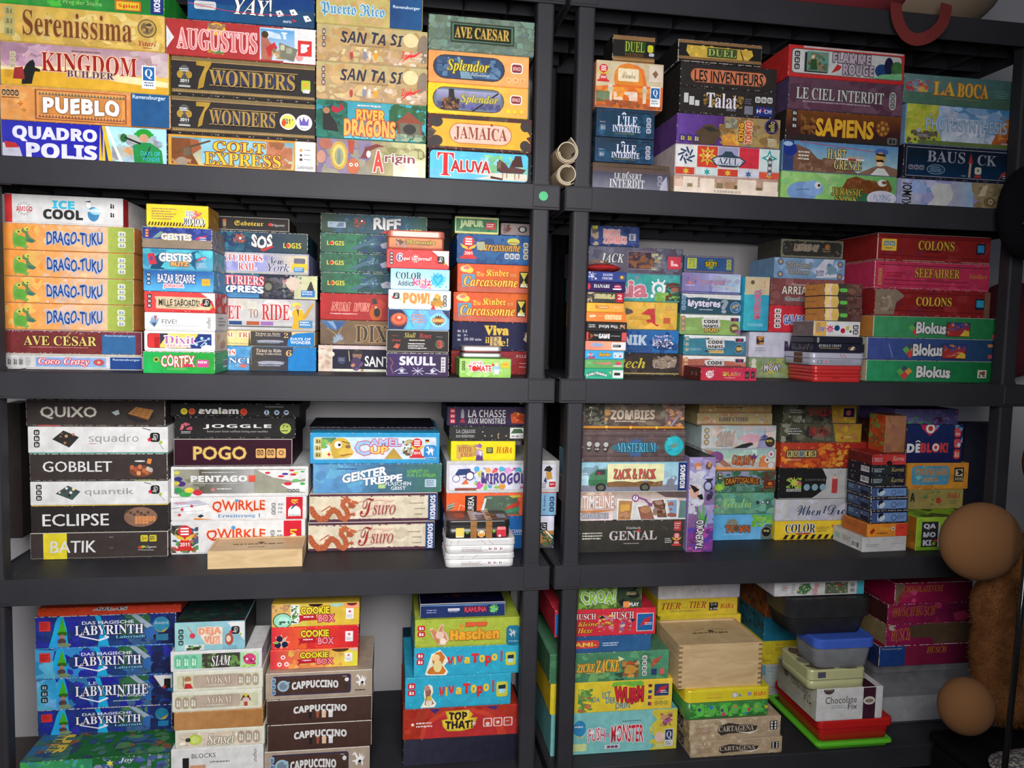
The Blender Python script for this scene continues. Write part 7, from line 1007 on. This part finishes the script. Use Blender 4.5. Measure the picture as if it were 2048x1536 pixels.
# dark things behind the stacks: an added shade cloth, then stored ones
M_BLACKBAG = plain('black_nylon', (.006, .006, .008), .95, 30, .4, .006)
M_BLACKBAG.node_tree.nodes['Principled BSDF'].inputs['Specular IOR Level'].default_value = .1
cl = empty('gap_shade_cloth', (.50, .50, FLOOR_Z)); tag(cl, 'added black cloth standing in for shade in the gap between the two shelving units', 'cloth')  # added sheet, its black stands in for shade on the wall
mb = MB(); n_ = 40; mb.add([(-.10+.22*i/n_, .012*math.sin(i*.9)+t_, z) for i in range(n_+1) for t_ in (0, .003) for z in (.02, ZT+1.15)], [f for i in range(n_) for f in ((4*i, 4*i+1, 4*i+5, 4*i+4), (4*i+2, 4*i+6, 4*i+7, 4*i+3))], (.01, .01, .01)); mb.build('folded_shade_cloth', M_BLACKBAG, cl, True)
q = at(1450, 520, .40)
bl = empty('black_bag', (q.x, .40, ZB)); tag(bl, 'black cloth bag lying behind the upright blue and cream box', 'bag')
blob(0, 0, .135, .22, .05, .135, M_BLACKBAG, 'bag_body', bl, 20, lambda d: 1+.05*math.sin(5*d.x+2)+.04*math.sin(7*d.z))
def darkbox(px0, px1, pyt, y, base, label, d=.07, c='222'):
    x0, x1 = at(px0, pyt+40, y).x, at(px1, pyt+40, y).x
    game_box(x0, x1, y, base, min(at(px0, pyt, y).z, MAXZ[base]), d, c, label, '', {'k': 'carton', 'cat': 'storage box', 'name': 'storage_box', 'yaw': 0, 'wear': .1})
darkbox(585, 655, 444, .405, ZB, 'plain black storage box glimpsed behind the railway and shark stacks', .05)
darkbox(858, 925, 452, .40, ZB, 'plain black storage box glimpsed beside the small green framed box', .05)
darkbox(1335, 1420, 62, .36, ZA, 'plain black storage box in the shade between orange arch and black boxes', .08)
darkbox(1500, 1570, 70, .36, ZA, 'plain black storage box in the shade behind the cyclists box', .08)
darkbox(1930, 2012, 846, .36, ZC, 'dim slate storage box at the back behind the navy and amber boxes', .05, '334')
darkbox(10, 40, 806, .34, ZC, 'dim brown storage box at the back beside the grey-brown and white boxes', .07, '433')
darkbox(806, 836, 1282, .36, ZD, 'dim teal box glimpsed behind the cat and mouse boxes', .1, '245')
# teddy bear -------------------------------------------------------------
def fur_mat():
    m, nt, b = mat('brown_plush'); n = noise(nt, 30, 5); n2 = noise(nt, 240, 4)
    cr = nd(nt, 'ShaderNodeValToRGB'); nt.links.new(n.outputs['Fac'], cr.inputs[0])
    cr.color_ramp.elements[0].position = .3; cr.color_ramp.elements[0].color = (.13, .048, .016, 1)
    cr.color_ramp.elements[1].position = .7; cr.color_ramp.elements[1].color = (.22, .088, .028, 1)
    nt.links.new(cr.outputs[0], b.inputs['Base Color']); b.inputs['Roughness'].default_value = .85
    b.inputs['Specular IOR Level'].default_value = .15; bump(nt, b, n2.outputs['Fac'], .6, .004); return m
M_FUR = fur_mat()
M_SUEDE = plain('smooth_tan_plush', (.24, .105, .036), .95, 300, .4, .001, var=.88)
BY = -.16
bc = at(2150, 1290, BY); bear = empty('teddy_bear', (bc.x, BY, at(2050, 1440, BY).z)); tag(bear, 'big brown plush teddy bear sitting at the end of the shelves', 'teddy bear')
O = Vector(bear.location)
def L_(px, py, y): return at(px, py, y)-O
ell = [(L_(2090, 1330, BY+.02), (.155, .11, .16)), (L_(2130, 1150, BY+.02), (.13, .10, .15)), (L_(1990, 1300, BY), (.058, .055, .13)), (L_(1985, 1215, BY), (.050, .05, .085)),
       (L_(2050, 1120, BY-.02), (.075, .055, .065)), (L_(2010, 1400, BY-.01), (.08, .06, .055)), (L_(2160, 930, BY+.03), (.125, .115, .12)), (L_(2095, 840, BY+.04), (.04, .025, .04)), (L_(2240, 840, BY+.04), (.04, .025, .04))]
me_tmp = bpy.data.meshes.new('bear_source'); import bmesh
bm = bmesh.new()
for c, r in ell:
    g_ = bmesh.ops.create_uvsphere(bm, u_segments=24, v_segments=16, radius=1)
    bmesh.ops.transform(bm, matrix=Matrix.Translation(c) @ Matrix.Diagonal((*r, 1)), verts=g_['verts'])
bm.to_mesh(me_tmp); bm.free()
tmp = bpy.data.objects.new('bear_source', me_tmp); COL.objects.link(tmp)
rm = tmp.modifiers.new('r', 'REMESH'); rm.mode = 'VOXEL'; rm.voxel_size = .008
sm = tmp.modifiers.new('s', 'SMOOTH'); sm.iterations = 8; sm.factor = .6
dg = bpy.context.evaluated_depsgraph_get(); bme = bpy.data.meshes.new_from_object(tmp.evaluated_get(dg)); bme.name = 'body'
bpy.data.objects.remove(tmp)
bme.materials.clear(); bme.materials.append(M_FUR); bme.shade_smooth()
body = bpy.data.objects.new('body', bme); COL.objects.link(body); body.parent = bear
rng = random.Random(5); mb = MB(); vs = []; fs = []
polys = [p for p in bme.polygons if p.center.z+O.z < at(2060, 1010, BY).z and p.normal.y < .35]
for _ in range(26000):
    p = rng.choice(polys); c = Vector(p.center)+Vector([rng.uniform(-.005, .005) for _ in range(3)]); n_ = Vector(p.normal)
    d = (n_*rng.uniform(.25, .7)+Vector((rng.uniform(-.9, .1), rng.uniform(-.2, .2), rng.uniform(-.9, .2)))).normalized()*rng.uniform(.005, .011)
    s_ = n_.cross(d).normalized()*rng.uniform(.0005, .0011); i = len(vs); vs += [tuple(c+s_), tuple(c-s_), tuple(c+d)]; fs.append((i, i+1, i+2))
mb.add(vs, fs, (.3, .15, .05)); o_ = mb.build('fur', M_FUR, body); o_['kind'] = 'stuff'
c1 = L_(1957, 1083, BY-.05); blob(c1.x, c1.y, c1.z, .096, .060, .090, M_SUEDE, 'paw', bear, 24, lambda d: 1+.05*d.x)
c2 = L_(1932, 1410, BY-.05); blob(c2.x, c2.y, c2.z, .062, .055, .066, M_SUEDE, 'foot', bear, 24, lambda d: 1-.04*d.z)
c3 = L_(2110, 960, BY-.07); blob(c3.x, c3.y, c3.z, .05, .045, .04, M_SUEDE, 'muzzle', bear)
M_BLACKGL = plain('black_gloss', (.01, .01, .01), .15)
c4 = L_(2095, 945, BY-.115); blob(c4.x, c4.y, c4.z, .014, .008, .01, M_BLACKGL, 'nose', bear, 10)
for px in (2085, 2185):
    c5 = L_(px, 905, BY-.085); blob(c5.x, c5.y, c5.z, .008, .008, .008, M_BLACKGL, 'eye', bear, 10)
# what the bear sits on
cz = at(2000, 1492, -.12).z
mb = MB(); cham(mb, -.24, .26, -.14, .13, 0, cz-FLOOR_Z-.03, .012, (.01, .01, .012)); 
cs = empty('black_case', (at(2110, 1500, -.16).x, -.16, FLOOR_Z)); tag(cs, 'black cloth trunk under the plush bear at the shelf foot', 'trunk')
mb.build('trunk_body', M_BLACKBAG, cs)
mb = MB(); cham(mb, -.245, .265, -.145, .135, cz-FLOOR_Z-.028, cz-FLOOR_Z+.0, .008, (.01, .01, .012)); mb.build('trunk_lid', M_BLACKBAG, cs)
def knit():
    m, nt, b = mat('speckled_knit'); tc = nd(nt, 'ShaderNodeTexCoord'); v = nd(nt, 'ShaderNodeTexVoronoi'); v.inputs['Scale'].default_value = 120
    nt.links.new(tc.outputs['Object'], v.inputs['Vector']); cr = nd(nt, 'ShaderNodeValToRGB'); nt.links.new(v.outputs['Distance'], cr.inputs[0])
    cr.color_ramp.elements[0].position = .25; cr.color_ramp.elements[0].color = (.55, .50, .44, 1); cr.color_ramp.elements[1].position = .6; cr.color_ramp.elements[1].color = (.12, .11, .13, 1)
    nt.links.new(cr.outputs[0], b.inputs['Base Color']); b.inputs['Roughness'].default_value = .95; bump(nt, b, v.outputs['Distance'], .8, .004); return m
q = at(2075, 1455, -.24)
kb = empty('knitted_blanket', (q.x, -.24, cz)); tag(kb, 'folded cream and grey speckled knitted blanket under the plush bear', 'blanket')
blob(0, 0, .022, .115, .06, .022, knit(), 'folded_knit', kb, 16, lambda d: 1+.04*math.sin(8*d.x))
# thin black pole
t1 = at(2056, 1080, -.36); t0 = at(2010, 1530, -.33); dr = (t0-t1).normalized(); t0 = t1+dr*((t1.z-FLOOR_Z)/-dr.z); t1 = t1-dr*.10
root = empty('black_pole', tuple(t0)); tag(root, 'thin glossy black pole leaning in front of the plush bear', 'pole')
tube([(0, 0, 0), tuple((t1-t0)*.5), tuple(t1-t0)], .0065, M_BLACKGL, 'pole_rod', root, 14)
tube([(0, 0, .0), tuple(-dr*.03)], .0095, M_BLACKBAG, 'rubber_tip', root, 14)
# black pack with red piping hanging at the end of the shelves
q = at(2078, 425, -.06); bp = empty('black_backpack', (q.x, -.06, q.z-.12)); tag(bp, 'black backpack with dull red piping hanging at the shelf end', 'backpack')
blob(0, 0, .12, .108, .05, .125, M_BLACKBAG, 'pack_body', bp, 22, lambda d: 1+.03*math.sin(6*d.x))
M_REDSTRAP = plain('dull_red_webbing', (.20, .022, .018), .85, 200, .4, .001, var=.8)
tube([(-.085, -.045, .085), (-.06, -.05, .075), (-.03, -.055, .055), (.02, -.058, .03)], .003, plain('dark_red_piping', (.05, .012, .01), .9), 'piping', bp)
tube([(0, .02, .24), (.0, .05, .32), (.02, .06, ZT-q.z+.12+BH)], .006, M_BLACKBAG, 'hanging_loop', bp)
# bag on top of the second unit
zt2 = ZT+BH
q = at(1850, -40, .05); sb = empty('sports_bag', (q.x, .04, zt2)); tag(sb, 'red and beige cloth bag slumped on top of the shelves with hanging strap', 'bag')
M_BEIGE = plain('beige_canvas', (.30, .22, .15), .9, 160, .3, .001, var=.85)
M_REDC = plain('red_canvas', (.24, .025, .035), .85, 160, .3, .001, var=.85)
blob(-.24, .06, .10, .27, .13, .103, M_REDC, 'red_pocket', sb, 20, lambda d: 1+.03*math.sin(5*d.x))
blob(.045, .08, .13, .215, .15, .133, M_BEIGE, 'bag_body', sb, 20, lambda d: 1+.03*math.sin(4*d.x+1))
def ribbon(pts, wv, th, m, name, parent):
    mb = MB(); vs = []; fs = []
    for i, p in enumerate(pts):
        w = Vector(wv[i]); p = Vector(p)
        for s, t in ((-1, -1), (1, -1), (1, 1), (-1, 1)): vs.append(tuple(p+w*s*.5+Vector((0, th/2*t, 0))))
    for i in range(len(pts)-1):
        for j in range(4): fs.append((i*4+j, i*4+(j+1) % 4, i*4+4+(j+1) % 4, i*4+4+j))
    fs += [(3, 2, 1, 0), tuple((len(pts)-1)*4+k for k in range(4))]
    mb.add(vs, fs, (.3, .03, .03)); return mb.build(name, m, parent)
SO = Vector(sb.location); path = [(1792, 6, -.03), (1793, 28, -.035), (1799, 50, -.035), (1812, 70, -.035), (1830, 79, -.037), (1850, 76, -.038), (1868, 66, -.037), (1884, 48, -.035), (1890, 30, -.034), (1893, 8, -.03)]
sm_ = []
for i in range(len(path)-1):
    for k in range(4):
        t = k/4; P_ = [path[max(i-1, 0)], path[i], path[i+1], path[min(i+2, len(path)-1)]]
        sm_.append([.5*((2*P_[1][a])+(-P_[0][a]+P_[2][a])*t+(2*P_[0][a]-5*P_[1][a]+4*P_[2][a]-P_[3][a])*t*t+(-P_[0][a]+3*P_[1][a]-3*P_[2][a]+P_[3][a])*t**3) for a in range(3)])
sm_.append(list(path[-1])); pts = [at(*p)-SO for p in sm_]
wv = []
for i in range(len(pts)):
    t = (pts[min(i+1, len(pts)-1)]-pts[max(i-1, 0)]); t.y = 0; t.normalize(); wv.append(Vector((t.z, 0, -t.x))*.029)
ribbon(pts, wv, .0022, M_REDSTRAP, 'strap', sb)
# dark red cushion behind the end of the second row
q = at(2022, 640, .44); cu = empty('round_cushion', (q.x, .44, at(2000, 735, .44).z)); tag(cu, 'dark red round cushion seen past the crimson title boxes', 'cushion')
blob(0, 0, .12, .16, .05, .155, plain('dark_red_cloth', (.12, .012, .02), .9), 'cushion_cover', cu, 20)
bpy.data.objects.remove(_to); bpy.data.curves.remove(_cv)
print('boxes', NB[0], 'objects', len(bpy.data.objects))
